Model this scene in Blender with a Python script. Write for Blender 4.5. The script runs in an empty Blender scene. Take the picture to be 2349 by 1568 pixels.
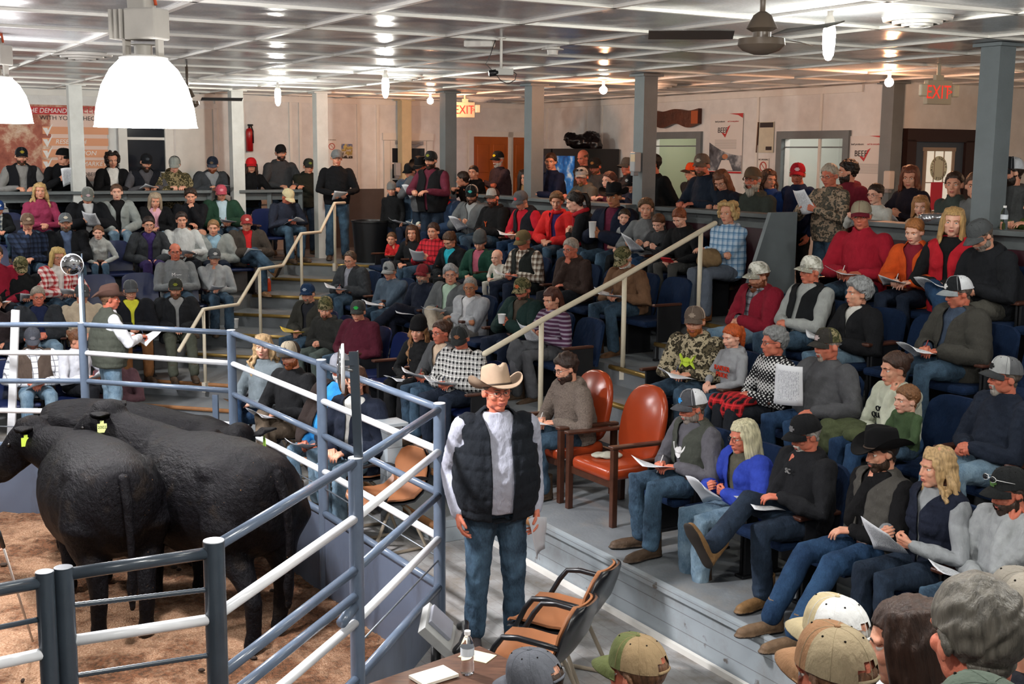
import bpy, bmesh, math, random
import numpy as np
from mathutils import Vector, Matrix, Euler
R = math.radians
random.seed(7); rng = np.random.RandomState(7)
SC = bpy.context.scene; COL = SC.collection

# ---------------------------------------------------------------- camera
FPX, W, HH = 2800.0, 2349.0, 1568.0
CAMZ = 3.24; PITCH = R(8.77); ROLL = R(0.45)
cd = bpy.data.cameras.new('camera'); cam = bpy.data.objects.new('camera', cd); COL.objects.link(cam)
cd.sensor_width = 36.0; cd.lens = 36.0 * FPX / W; cd.clip_end = 200
_f = np.array([0, math.cos(PITCH), -math.sin(PITCH)]); _r0 = np.array([1, 0, 0.]); _u0 = np.cross(_r0, _f)
_r = _r0 * math.cos(ROLL) + _u0 * math.sin(ROLL); _u = -_r0 * math.sin(ROLL) + _u0 * math.cos(ROLL)
CP = np.array([0, 0, CAMZ])
cam.matrix_world = Matrix(((_r[0], _u[0], -_f[0], 0), (_r[1], _u[1], -_f[1], 0), (_r[2], _u[2], -_f[2], CAMZ), (0, 0, 0, 1)))
SC.camera = cam
def ray(px, py): return _f + _r * (px - W / 2) / FPX - _u * (py - HH / 2) / FPX
def at(px, py, z):
    """the point of the level plane z that the photograph shows at px, py (used to survey the place)"""
    d = ray(px, py); return CP + d * (z - CAMZ) / d[2]
def atY(px, py, Y):
    d = ray(px, py); return CP + d * Y / d[1]
# building axes: T runs up the right-hand tiers, S runs along them towards the lower right of the room
TA = np.array([math.sqrt(3) / 2, .5]); SA = np.array([.5, -math.sqrt(3) / 2])
def P2(s, t): return SA * s + TA * t
def P3(s, t, z): p = P2(s, t); return (p[0], p[1], z)
def ST(p): return float(p[0] * SA[0] + p[1] * SA[1]), float(p[0] * TA[0] + p[1] * TA[1])
def at_t(px, py, t):
    d = ray(px, py); k = t / (d[0] * TA[0] + d[1] * TA[1]); return CP + d * k
def at_s(px, py, s):
    d = ray(px, py); k = s / (d[0] * SA[0] + d[1] * SA[1]); return CP + d * k

# ---------------------------------------------------------------- world, exposure
w = bpy.data.worlds.new('world'); SC.world = w; w.use_nodes = True
w.node_tree.nodes['Background'].inputs[0].default_value = (.55, .62, .75, 1)
w.node_tree.nodes['Background'].inputs[1].default_value = .02
SC.view_settings.view_transform = 'Standard'; SC.view_settings.look = 'None'; SC.view_settings.gamma = 1
SC.view_settings.use_curve_mapping = False; SC.view_settings.exposure = 0.6
CEIL = 4.21
cy = SC.cycles; cy.max_bounces = 6; cy.diffuse_bounces = 4; cy.glossy_bounces = 3; cy.transmission_bounces = 5; cy.sample_clamp_indirect = 6; cy.adaptive_threshold = .03

# ---------------------------------------------------------------- lamps of the hall
def light(name, kind, loc, power, color, **k):
    d = bpy.data.lights.new(name, kind); d.energy = power; d.color = color
    for a, b in k.items():
        if hasattr(d, a): setattr(d, a, b)
    o = bpy.data.objects.new(name, d); COL.objects.link(o); o.location = loc
    return o
BAY = [tuple(atY(335, 288, 7.0)), tuple(atY(-4, 279, 10.6))]          # the two high-bay lamps over the ring
BAY.append((-5.2, 6.2, 3.4))                            # a third one of the same row, left of the frame
for p in BAY:
    l = light('bay_lamp_light', 'SPOT', (p[0], p[1], p[2] + .12), 520, (1, .97, .98), spot_size=R(160), spot_blend=.6, shadow_soft_size=.13)
CFL = [(1903, 62, 8.35), (884, 180, 14.6), (637, 205, 17.3)]        # surveyed bulbs, built further down as glowing meshes
WARM = [(2040, 180, 14.2), (1384, 213, 16.4), (987, 240, 20.2)]
# fill lights added outside the frame to brighten the hall, without any bulb
for x, y, e, c in ((3.0, 3.4, 120, (1, .97, .9)), (0.4, 3.8, 120, (1, .97, .92)), (5.2, 7.2, 70, (1, .95, .88)), (-7.9, 15.5, 130, (1, .98, .94)), (-.6, 1.2, 90, (1, .97, .92)), (7.8, 13, 60, (1, .6, .35)), (-7.2, 9.0, 120, (1, .98, .95))):
    light('hall_fill_light', 'POINT', (x, y, CEIL - .24), e, c, shadow_soft_size=.08)

# ---------------------------------------------------------------- materials
_M = {}
def srgb(h):
    h = h.lstrip('#'); v = [int(h[i:i + 2], 16) / 255 for i in (0, 2, 4)]
    return tuple((c / 12.92 if c <= .04045 else ((c + .055) / 1.055) ** 2.4) for c in v) + (1,)
class NT:
    def __init__(s, name, rough=.6, spec=.4, metal=0):
        m = bpy.data.materials.new(name); m.use_nodes = True; s.m = m; s.t = m.node_tree; s.b = s.t.nodes['Principled BSDF']
        s.b.inputs['Roughness'].default_value = rough; s.b.inputs['Specular IOR Level'].default_value = spec; s.b.inputs['Metallic'].default_value = metal
        s.tc = s.t.nodes.new('ShaderNodeTexCoord').outputs['Object']
    def n(s, k, **kw):
        x = s.t.nodes.new('ShaderNode' + k)
        for a, b in kw.items(): setattr(x, a, b)
        return x
    def link(s, a, b): s.t.links.new(a, b)
    def noise(s, scale, detail=3, vec=None, sc3=None, rough=.55):
        x = s.n('TexNoise'); x.inputs['Scale'].default_value = scale; x.inputs['Detail'].default_value = detail; x.inputs['Roughness'].default_value = rough
        v = vec or s.tc
        if sc3:
            mp = s.n('Mapping'); mp.inputs['Scale'].default_value = sc3; s.link(v, mp.inputs[0]); v = mp.outputs[0]
        s.link(v, x.inputs['Vector']); return x.outputs['Fac']
    def ramp(s, fac, stops, const=False):
        x = s.n('ValToRGB'); r = x.color_ramp
        if const: r.interpolation = 'CONSTANT'
        while len(r.elements) < len(stops): r.elements.new(.5)
        for e, (p, c) in zip(r.elements, stops): e.position = p; e.color = c if len(c) == 4 else tuple(c) + (1,)
        s.link(fac, x.inputs[0]); return x.outputs[0]
    def mix(s, fac, a, b, mode='MIX'):
        x = s.n('MixRGB', blend_type=mode)
        for i, v in enumerate((fac, a, b)):
            if hasattr(v, 'links'): s.link(v, x.inputs[i])
            elif i == 0: x.inputs[0].default_value = v
            else: x.inputs[i].default_value = v
        return x.outputs[0]
    def math(s, op, a, b=0, c=None):
        x = s.n('Math', operation=op)
        for i, v in enumerate((a, b) if c is None else (a, b, c)):
            if hasattr(v, 'links'): s.link(v, x.inputs[i])
            else: x.inputs[i].default_value = v
        return x.outputs[0]
    def xyz(s):
        x = s.n('SeparateXYZ'); s.link(s.tc, x.inputs[0]); return x.outputs
    def col(s, c): 
        if hasattr(c, 'links'): s.link(c, s.b.inputs['Base Color'])
        else: s.b.inputs['Base Color'].default_value = c
        return s
    def bump(s, h, d=.01, strength=1):
        x = s.n('Bump'); x.inputs['Distance'].default_value = d; x.inputs['Strength'].default_value = strength
        s.link(h, x.inputs['Height']); s.link(x.outputs[0], s.b.inputs['Normal']); return s
    def glow(s, c, e): s.b.inputs['Emission Color'].default_value = c; s.b.inputs['Emission Strength'].default_value = e; return s
def dk(c, f): return (c[0] * f, c[1] * f, c[2] * f, 1)
def plain(name, hexc, rough=.55, spec=.4, metal=0, var=.0, scale=8, bump=0):
    k = ('p', name, hexc)
    if k in _M: return _M[k]
    t = NT(name, rough, spec, metal); c = srgb(hexc)
    if var:
        t.col(t.ramp(t.noise(scale, 4), [(.3, dk(c, 1 - var)), (.7, dk(c, 1 + var * .6))]))
    else: t.col(c)
    if bump: t.bump(t.noise(scale * 3, 4), bump)
    _M[k] = t.m; return t.m
def cloth(h, kind='plain', h2=None, h3=None):
    k = ('c', h, kind, h2, h3)
    if k in _M: return _M[k]
    t = NT('cloth_' + kind + '_' + h.strip('#'), .92, .18); c = srgb(h); fold = t.noise(7, 3, sc3=(1, 1, .45))
    if kind == 'plain':
        t.col(t.ramp(t.noise(14, 3), [(.3, dk(c, .86)), (.7, dk(c, 1.08))])); t.bump(t.noise(26, 5, sc3=(1, 1, .5)), .012)
    elif kind == 'denim':
        c2 = srgb(h2 or '#6f8fae'); x = t.noise(5.5, 3)
        a = t.ramp(x, [(.38, c), (.72, c2)]); t.col(t.mix(.25, a, t.ramp(t.noise(180, 2, sc3=(1, 1, .3)), [(.3, dk(c, .6)), (.7, dk(c2, 1.1))]))); t.bump(t.noise(20, 5, sc3=(1, 1, .45)), .014)
    elif kind == 'fleece':
        t.col(t.ramp(t.noise(90, 3), [(.3, dk(c, .7)), (.7, dk(c, 1.2))])); t.bump(t.noise(60, 4), .012)
    elif kind in ('plaid', 'check'):
        c2 = srgb(h2); c3 = srgb(h3) if h3 else dk(c2, .5); q = 95 if kind == 'plaid' else 130; X = t.xyz()
        def band(sock, f, th, ph=0):
            return t.math('GREATER_THAN', t.math('SINE', t.math('ADD', t.math('MULTIPLY', sock, f), ph)), th)
        d = t.math('ADD', X[0], t.math('MULTIPLY', X[1], .6))
        a, b = band(d, q, .15), band(X[2], q, .15); u = t.math('MULTIPLY', t.math('ADD', a, b), .5)
        base = t.ramp(u, [(0, c), (.4, dk(tuple((c[i] + c2[i]) / 2 for i in range(3)), 1)), (.8, c2)], True)
        l = t.math('MAXIMUM', band(d, q, .93, 2.6), band(X[2], q, .93, 2.6)); t.col(t.mix(t.math('MULTIPLY', l, .8), base, c3)); t.bump(fold, .02)
    elif kind == 'camo':
        a = t.ramp(t.noise(11, 5, rough=.65), [(0, c), (.42, srgb(h2)), (.5, srgb(h3)), (.58, dk(c, .35)), (.63, dk(srgb(h2), 1.3))], True)
        t.col(a); t.bump(fold, .02)
    elif kind == 'stripe':
        X = t.xyz(); a = t.math('GREATER_THAN', t.math('SINE', t.math('MULTIPLY', X[2], 150)), .2); t.col(t.mix(a, c, srgb(h2))); t.bump(fold, .02)
    elif kind == 'nordic':
        X = t.xyz(); d = t.math('ADD', X[0], t.math('MULTIPLY', X[1], .7))
        a = t.math('MULTIPLY', t.math('SINE', t.math('MULTIPLY', d, 150)), t.math('SINE', t.math('MULTIPLY', X[2], 190)))
        z = t.math('SINE', t.math('MULTIPLY', X[2], 38)); b = t.math('GREATER_THAN', t.math('ADD', a, t.math('MULTIPLY', z, .45)), .12)
        t.col(t.mix(b, c, srgb(h2))); t.bump(t.noise(60, 3), .01)
    elif kind == 'quilt':
        X = t.xyz(); g = t.math('MINIMUM', t.math('ABSOLUTE', t.math('SINE', t.math('MULTIPLY', X[2], 34))), t.math('ABSOLUTE', t.math('SINE', t.math('MULTIPLY', X[0], 30))) if h2 == 'x' else 1)
        t.col(c); t.b.inputs['Roughness'].default_value = .62; t.bump(t.math('POWER', g, .5), .012)
    _M[k] = t.m; return t.m
def skin(tone='fair'):
    k = ('skin', tone)
    if k in _M: return _M[k]
    h = {'fair': '#cf9a80', 'pale': '#dcae98', 'red': '#c4765e', 'tan': '#b07a58', 'brown': '#8d6046'}[tone]
    t = NT('skin_' + tone, .52, .35); c = srgb(h)
    t.col(t.ramp(t.noise(18, 4), [(.35, (c[0] * .98, c[1] * .78, c[2] * .74, 1)), (.62, c)])); t.bump(t.noise(160, 3), .001)
    t.b.inputs['Subsurface Weight'].default_value = .0
    _M[k] = t.m; return t.m
def hairm(h):
    k = ('hair', h)
    if k in _M: return _M[k]
    t = NT('hair_' + h.strip('#'), .5, .35); c = srgb(h); x = t.noise(70, 4, sc3=(1, 1, .16))
    t.col(t.ramp(x, [(.3, dk(c, .45)), (.5, dk(c, .9)), (.72, dk(c, 1.25))])); t.bump(x, .008)
    _M[k] = t.m; return t.m
def glowm(name, c, e):
    k = ('g', name)
    if k in _M: return _M[k]
    t = NT(name, .4); t.col((.9, .9, .9, 1) if 'exit' not in name else (.5, .02, .02, 1)); t.glow(tuple(c) + (1,), e); _M[k] = t.m; return t.m
def glassm():
    if 'glass' in _M: return _M['glass']
    t = NT('clear_plastic', .05, .5); t.b.inputs['Transmission Weight'].default_value = 1; t.b.inputs['IOR'].default_value = 1.2; t.col((.95, .97, 1, 1)); _M['glass'] = t.m; return t.m

# ---------------------------------------------------------------- mesh helpers
class MB:
    """collects verts and faces with a material index; build() links ONE mesh object"""
    def __init__(s): s.v = []; s.f = []; s.mi = []
    def add(s, V, F, mi=0, M=None):
        b = len(s.v); V = np.asarray(V, float)
        if M is not None: M = np.asarray(M); V = V @ M[:3, :3].T + M[:3, 3]
        s.v.extend(map(tuple, V)); s.f.extend(tuple(i + b for i in f) for f in F); s.mi.extend([mi] * len(F)); return s
    def box(s, c, d, mi=0, rz=0, M=None):
        x, y, z = (k / 2 for k in d); V = np.array([(a, b, e) for e in (-z, z) for a, b in ((-x, -y), (x, -y), (x, y), (-x, y))])
        if rz: ca, sa = math.cos(rz), math.sin(rz); V = V @ np.array([[ca, sa, 0], [-sa, ca, 0], [0, 0, 1]])
        return s.add(V + np.array(c), [(3, 2, 1, 0), (4, 5, 6, 7), (0, 1, 5, 4), (1, 2, 6, 5), (2, 3, 7, 6), (3, 0, 4, 7)], mi, M)
    def bar(s, p, q, w, h, mi=0):
        """a bar of section w x h (h upright) from p to q"""
        p, q = np.array(p, float), np.array(q, float); d = q - p; L = np.linalg.norm(d); d /= L
        up = np.array([0, 0, 1.]) if abs(d[2]) < .95 else np.array([0, 1., 0]); r = np.cross(d, up); r /= np.linalg.norm(r); u = np.cross(r, d)
        V = [c + r * a * w / 2 + u * b * h / 2 for c in (p, q) for a, b in ((-1, -1), (1, -1), (1, 1), (-1, 1))]
        return s.add(V, [(0, 1, 2, 3), (7, 6, 5, 4), (0, 4, 5, 1), (1, 5, 6, 2), (2, 6, 7, 3), (3, 7, 4, 0)], mi)
    def tube(s, pts, r, n=12, mi=0, cap=True, flat=1.0, round_=False):
        pts = [np.array(p, float) for p in pts]; rr = list(r) if hasattr(r, '__len__') else [r] * len(pts)
        if round_:
            d0 = pts[0] - pts[1]; d0 /= np.linalg.norm(d0) + 1e-9; d1 = pts[-1] - pts[-2]; d1 /= np.linalg.norm(d1) + 1e-9
            e = [(math.sin(a), math.cos(a)) for a in (R(80), R(55), R(28))]
            pts = [pts[0] + d0 * rr[0] * q[0] for q in e] + pts + [pts[-1] + d1 * rr[-1] * q[0] for q in e[::-1]]
            rr = [rr[0] * q[1] for q in e] + rr + [rr[-1] * q[1] for q in e[::-1]]
        V = []; m = len(pts); prev = None
        for i, p in enumerate(pts):
            t = pts[min(i + 1, m - 1)] - pts[max(i - 1, 0)]; t = t / (np.linalg.norm(t) + 1e-9)
            if prev is None:
                a = np.array([0, 0, 1.]) if abs(t[2]) < .9 else np.array([1., 0, 0]); x = np.cross(t, a)
            else: x = prev - t * (prev @ t)
            x /= np.linalg.norm(x) + 1e-9; prev = x; y = np.cross(t, x)
            for k in range(n):
                a = 2 * math.pi * k / n; V.append(p + rr[i] * (x * math.cos(a) + y * math.sin(a) * flat))
        F = [(i * n + k, i * n + (k + 1) % n, (i + 1) * n + (k + 1) % n, (i + 1) * n + k) for i in range(m - 1) for k in range(n)]
        if cap: F += [tuple(range(n))[::-1], tuple((m - 1) * n + k for k in range(n))]
        return s.add(V, F, mi)
    def ell(s, c, r, n=14, m=9, mi=0, M=None, rot=None):
        r = np.array(r if hasattr(r, '__len__') else (r, r, r), float); V = [(0, 0, 1)]
        for i in range(1, m):
            a = math.pi * i / m
            V += [(math.sin(a) * math.cos(2 * math.pi * k / n), math.sin(a) * math.sin(2 * math.pi * k / n), math.cos(a)) for k in range(n)]
        V.append((0, 0, -1)); F = [(0, 1 + k, 1 + (k + 1) % n) for k in range(n)]
        F += [(1 + i * n + k, 1 + (i + 1) * n + k, 1 + (i + 1) * n + (k + 1) % n, 1 + i * n + (k + 1) % n) for i in range(m - 2) for k in range(n)]
        e = 1 + (m - 1) * n; F += [(e, 1 + (m - 2) * n + (k + 1) % n, 1 + (m - 2) * n + k) for k in range(n)]
        V = np.array(V) * r
        if rot is not None: V = V @ np.array(rot.to_matrix()).T if hasattr(rot, 'to_matrix') else V @ np.array(rot).T
        return s.add(V + np.array(c), F, mi, M)
    def loft(s, rings, mi=0, cap=True, n=20):
        """rings: (centre, rx, ry, xaxis, yaxis)"""
        V = []
        for c, rx, ry, X, Y in rings:
            c, X, Y = np.array(c), np.array(X), np.array(Y)
            for k in range(n):
                a = 2 * math.pi * k / n; V.append(c + X * rx * math.cos(a) + Y * ry * math.sin(a))
        m = len(rings); F = [(i * n + k, i * n + (k + 1) % n, (i + 1) * n + (k + 1) % n, (i + 1) * n + k) for i in range(m - 1) for k in range(n)]
        if cap: F += [tuple(range(n))[::-1], tuple((m - 1) * n + k for k in range(n))]
        return s.add(V, F, mi)
    def lathe(s, prof, c=(0, 0, 0), n=24, mi=0, cap=True):
        return s.loft([((c[0], c[1], c[2] + z), r, r, (1, 0, 0), (0, 1, 0)) for r, z in prof], mi, cap, n)
    def prism(s, poly, z0, z1, mi=0):
        n = len(poly); V = [(p[0], p[1], z0) for p in poly] + [(p[0], p[1], z1) for p in poly]
        a = sum(poly[i][0] * poly[(i + 1) % n][1] - poly[(i + 1) % n][0] * poly[i][1] for i in range(n))
        F = [tuple(range(n))[::-1], tuple(range(n, 2 * n))] + [(i, (i + 1) % n, (i + 1) % n + n, i + n) for i in range(n)]
        if a < 0: F = [f[::-1] for f in F]
        return s.add(V, F, mi)
    def mesh(s, name, mats, smooth=True):
        me = bpy.data.meshes.new(name); me.from_pydata(s.v, [], s.f)
        for m in (mats if isinstance(mats, (list, tuple)) else [mats]): me.materials.append(m)
        if len(s.mi): me.polygons.foreach_set('material_index', s.mi)
        if smooth: me.polygons.foreach_set('use_smooth', [True] * len(me.polygons))
        me.update(); return me
    def build(s, name, mats, parent=None, smooth=False, bevel=0, auto=None):
        me = s.mesh(name, mats, smooth); o = bpy.data.objects.new(name, me); COL.objects.link(o)
        if parent is not None: o.parent = parent
        if bevel:
            b = o.modifiers.new('bevel', 'BEVEL'); b.width = bevel; b.segments = 2; b.limit_method = 'ANGLE'
        if auto:
            me.polygons.foreach_set('use_smooth', [True] * len(me.polygons)); me.set_sharp_from_angle(angle=R(auto))
        return o
def remesh(mb, voxel, smooth=3, factor=.5):
    """one continuous skin over everything the builder holds -> (V, F)"""
    me = mb.mesh('tmp', []); o = bpy.data.objects.new('tmp', me); COL.objects.link(o)
    r = o.modifiers.new('r', 'REMESH'); r.mode = 'VOXEL'; r.voxel_size = voxel
    if smooth: q = o.modifiers.new('s', 'SMOOTH'); q.iterations = smooth; q.factor = factor
    e = o.evaluated_get(bpy.context.evaluated_depsgraph_get()).data
    V = np.empty(len(e.vertices) * 3); e.vertices.foreach_get('co', V); V = V.reshape(-1, 3)
    F = np.empty(len(e.loops), int); e.loops.foreach_get('vertex_index', F)
    F = F.reshape(-1, 4) if len(F) == 4 * len(e.polygons) else [tuple(p.vertices) for p in e.polygons]
    bpy.data.objects.remove(o); bpy.data.meshes.remove(me)
    return V, F
def fastmesh(name, V, F, mats, mi=None, smooth=True):
    me = bpy.data.meshes.new(name); F = np.asarray(F); n = len(F)
    me.vertices.add(len(V)); me.vertices.foreach_set('co', np.asarray(V, np.float32).ravel())
    me.loops.add(n * 4); me.loops.foreach_set('vertex_index', F.astype(np.int32).ravel())
    me.polygons.add(n); me.polygons.foreach_set('loop_start', np.arange(n, dtype=np.int32) * 4)
    me.update(calc_edges=True)
    for m in mats: me.materials.append(m)
    if mi is not None: me.polygons.foreach_set('material_index', np.asarray(mi, np.int32))
    me.polygons.foreach_set('use_smooth', [smooth] * n); me.update(); return me
def normals(V, F):
    F = np.asarray(F); a = V[F[:, 2]] - V[F[:, 0]]; b = V[F[:, 3]] - V[F[:, 1]]; n = np.cross(a, b)
    N = np.zeros_like(V)
    for k in range(4): np.add.at(N, F[:, k], n)
    return N / (np.linalg.norm(N, axis=1, keepdims=True) + 1e-12)
def wob(V, f, seed=0, n=5):
    """smooth pseudo-noise of a point set, about -1..1"""
    r = np.random.RandomState(seed); out = np.zeros(len(V))
    for i in range(n):
        k = r.normal(size=3) * f * (1 + .5 * i / n); out += np.sin(V @ k + r.uniform(0, 6.3) + 1.5 * np.sin(V @ (r.normal(size=3) * f * .6)))
    return out / n * 1.4
def linko(name, me, parent=None, M=None):
    o = bpy.data.objects.new(name, me); COL.objects.link(o)
    if parent is not None: o.parent = parent
    if M is not None: o.matrix_local = M
    return o
def empty(name, loc=(0, 0, 0), rz=0, label=None, cat=None, group=None):
    o = bpy.data.objects.new(name, None); COL.objects.link(o); o.location = loc; o.rotation_euler = (0, 0, rz); o.empty_display_size = .1
    return tag(o, label, cat, group)
def tag(o, label=None, cat=None, group=None, kind=None, category=None):
    cat = cat or category
    for k, v in (('label', label), ('category', cat), ('group', group), ('kind', kind)):
        if v: o[k] = v
    return o
def struct(mb, name, mats, **k): return tag(mb.build(name, mats, **k), kind='structure')
def copy_tree(o, parent=None):
    c = o.copy(); COL.objects.link(c)
    if parent is not None: c.parent = parent; c.matrix_parent_inverse = o.matrix_parent_inverse
    for ch in list(o.children): copy_tree(ch, c)
    return c
def textobj(txt, size, mat, M, parent=None, name='lettering', align='CENTER', shear=0, ext=.001, sx=1):
    cu = bpy.data.curves.new(name, 'FONT'); cu.body = txt; cu.size = size; cu.align_x = align; cu.align_y = 'CENTER'; cu.extrude = ext; cu.shear = shear; cu.materials.append(mat)
    o = bpy.data.objects.new(name, cu); COL.objects.link(o)
    if parent is not None: o.parent = parent
    me = bpy.data.meshes.new_from_object(o.evaluated_get(bpy.context.evaluated_depsgraph_get())); bpy.data.objects.remove(o); bpy.data.curves.remove(cu)
    me.name = name; o = bpy.data.objects.new(name, me); COL.objects.link(o)
    if parent is not None: o.parent = parent
    o.matrix_local = M @ Matrix.Diagonal((sx, 1, 1, 1)); return o
# ================================================================ people
def V3(*a): return np.array(a, float)
def unit(v): return v / (np.linalg.norm(v) + 1e-9)
def smooth01(x): x = np.clip(x, 0, 1); return x * x * (3 - 2 * x)

def head_template(vox):
    b = MB()
    b.ell((0, -.018, .036), (.076, .096, .086), 24, 16); b.ell((0, .020, -.03), (.062, .069, .080), 20, 14); b.ell((0, .04, .03), (.052, .044, .045), 16, 10)
    b.ell((0, .050, -.088), (.032, .032, .026)); b.ell((0, -.03, -.06), (.05, .05, .06))
    for x in (-1, 1):
        b.ell((x * .042, .01, -.062), (.019, .040, .034)); b.ell((x * .036, .056, -.022), (.026, .024, .024))
        b.ell((x * .081, -.008, -.006), (.009, .019, .031), rot=Euler((R(-10), 0, x * R(22)))); b.ell((x * .074, -.002, -.012), (.012, .016, .022))
        b.ell((x * .0105, .091, -.030), (.0085, .011, .0075))
    b.tube([(-.046, .066, .023), (-.02, .078, .026), (.02, .078, .026), (.046, .066, .023)], .0105, 8, round_=True)
    b.tube([(0, .080, .016), (0, .092, -.008), (0, .0995, -.026)], [.0085, .0098, .0118], 10, round_=True)
    b.ell((0, .078, -.056), (.026, .016, .022)); b.ell((0, .090, -.055), (.020, .008, .0048)); b.ell((0, .087, -.065), (.018, .009, .0055))
    V, F = remesh(b, vox, 4 if vox < .005 else 2, .5)
    for x in (-1, 1):
        g = np.exp(-(((V[:, 0] - x * .031) / .017) ** 2 + ((V[:, 2] - .004) / .011) ** 2)) * (V[:, 1] > .02); V[:, 1] -= .0095 * g
    g = np.exp(-(((V[:, 0]) / .022) ** 4 + ((V[:, 2] + .0600) / .0022) ** 2)) * (V[:, 1] > .05); V[:, 1] -= .004 * g
    F = np.asarray(F); c = V[F].mean(1); lip = (np.abs(c[:, 0]) < .021) & (np.abs(c[:, 2] + .0605) < .0085 - .1 * np.abs(c[:, 0])) & (c[:, 1] > .07)
    return V, F, lip.astype(int), normals(V, F)
def hand_template(vox, curl, thumb):
    b = MB(); xs = (-.030, -.010, .010, .029); ln = (.95, 1.06, 1.0, .80)
    for x, l, j in zip(xs, ln, range(4)):
        b.tube([(x * .62, .0, 0), (x, .082 - abs(x + .01) * .25, 0)], [.0155, .0125], 8, round_=True)
        p = V3(x, .082 - abs(x + .01) * .25, 0); a = 0; pts = [p]
        for s, c in zip((.040, .026, .021), curl):
            a += R(c + (j - 1.5) * 3); p = p + V3(x * .06 / .03 * .1 * s, math.cos(a) * s * l, -math.sin(a) * s * l); pts.append(p)
        b.tube(pts, [.0098, .0090, .0083, .0072], 8, round_=True)
    b.ell((0, .045, -.002), (.036, .045, .014)); b.tube([(0, -.05, 0), (0, .0, 0), (0, .03, 0)], [.027, .024, .026], 12, flat=.72, round_=True)
    b.tube([(-.018, .018, -.006)] + thumb, [.015, .0125, .0108, .0088], 8, round_=True)
    V, F = remesh(b, vox, 2, .4); return V, np.asarray(F)
HEAD = {0: head_template(.0062), 1: head_template(.0036)}
_th = {'relax': ((25, 28, 18), [(-.040, .045, -.014), (-.050, .072, -.026), (-.047, .092, -.036)]),
       'grip': ((62, 62, 35), [(-.040, .045, -.018), (-.040, .070, -.036), (-.022, .086, -.046)]),
       'fist': ((85, 92, 60), [(-.038, .045, -.020), (-.030, .064, -.036), (-.006, .070, -.042)]),
       'flat': ((8, 10, 8), [(-.042, .040, -.008), (-.062, .062, -.012), (-.070, .082, -.014)])}
HAND = {(l, k): hand_template((.0048, .0032)[l], *_th[k]) for l in (0, 1) for k in _th}

def shoe_template(kind):
    b = MB()
    b.tube([(0, -.055, .038), (0, .03, .042), (0, .12, .034), (0, .175, .030)], [.036, .038, .041, .033], 12, flat=.85, round_=True)
    b.tube([(0, -.055, .014), (0, .05, .014), (0, .14, .014), (0, .185, .014)], [.038, .036, .046, .036], 12, flat=.34, round_=True)
    h = {'shoe': .10, 'boot': .20}[kind]; b.tube([(0, -.045, .03), (0, -.035, h)], [.040, .044], 12, cap=True)
    V, F = remesh(b, .007, 2); F = np.asarray(F); c = V[F].mean(1); return V, F, (c[:, 2] < .017).astype(int)
SHOE = {k: shoe_template(k) for k in ('shoe', 'boot')}
_shoe_me = {}
def shoe_mesh(kind, h, sole='#2a2420'):
    k = (kind, h, sole)
    if k not in _shoe_me:
        V, F, mi = SHOE[kind]; _shoe_me[k] = fastmesh('shoe', V, F, [plain('leather_' + h, h, .6, .3, var=.25, scale=20, bump=.004), plain('sole_' + sole, sole, .8)], mi)
    return _shoe_me[k]

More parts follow.
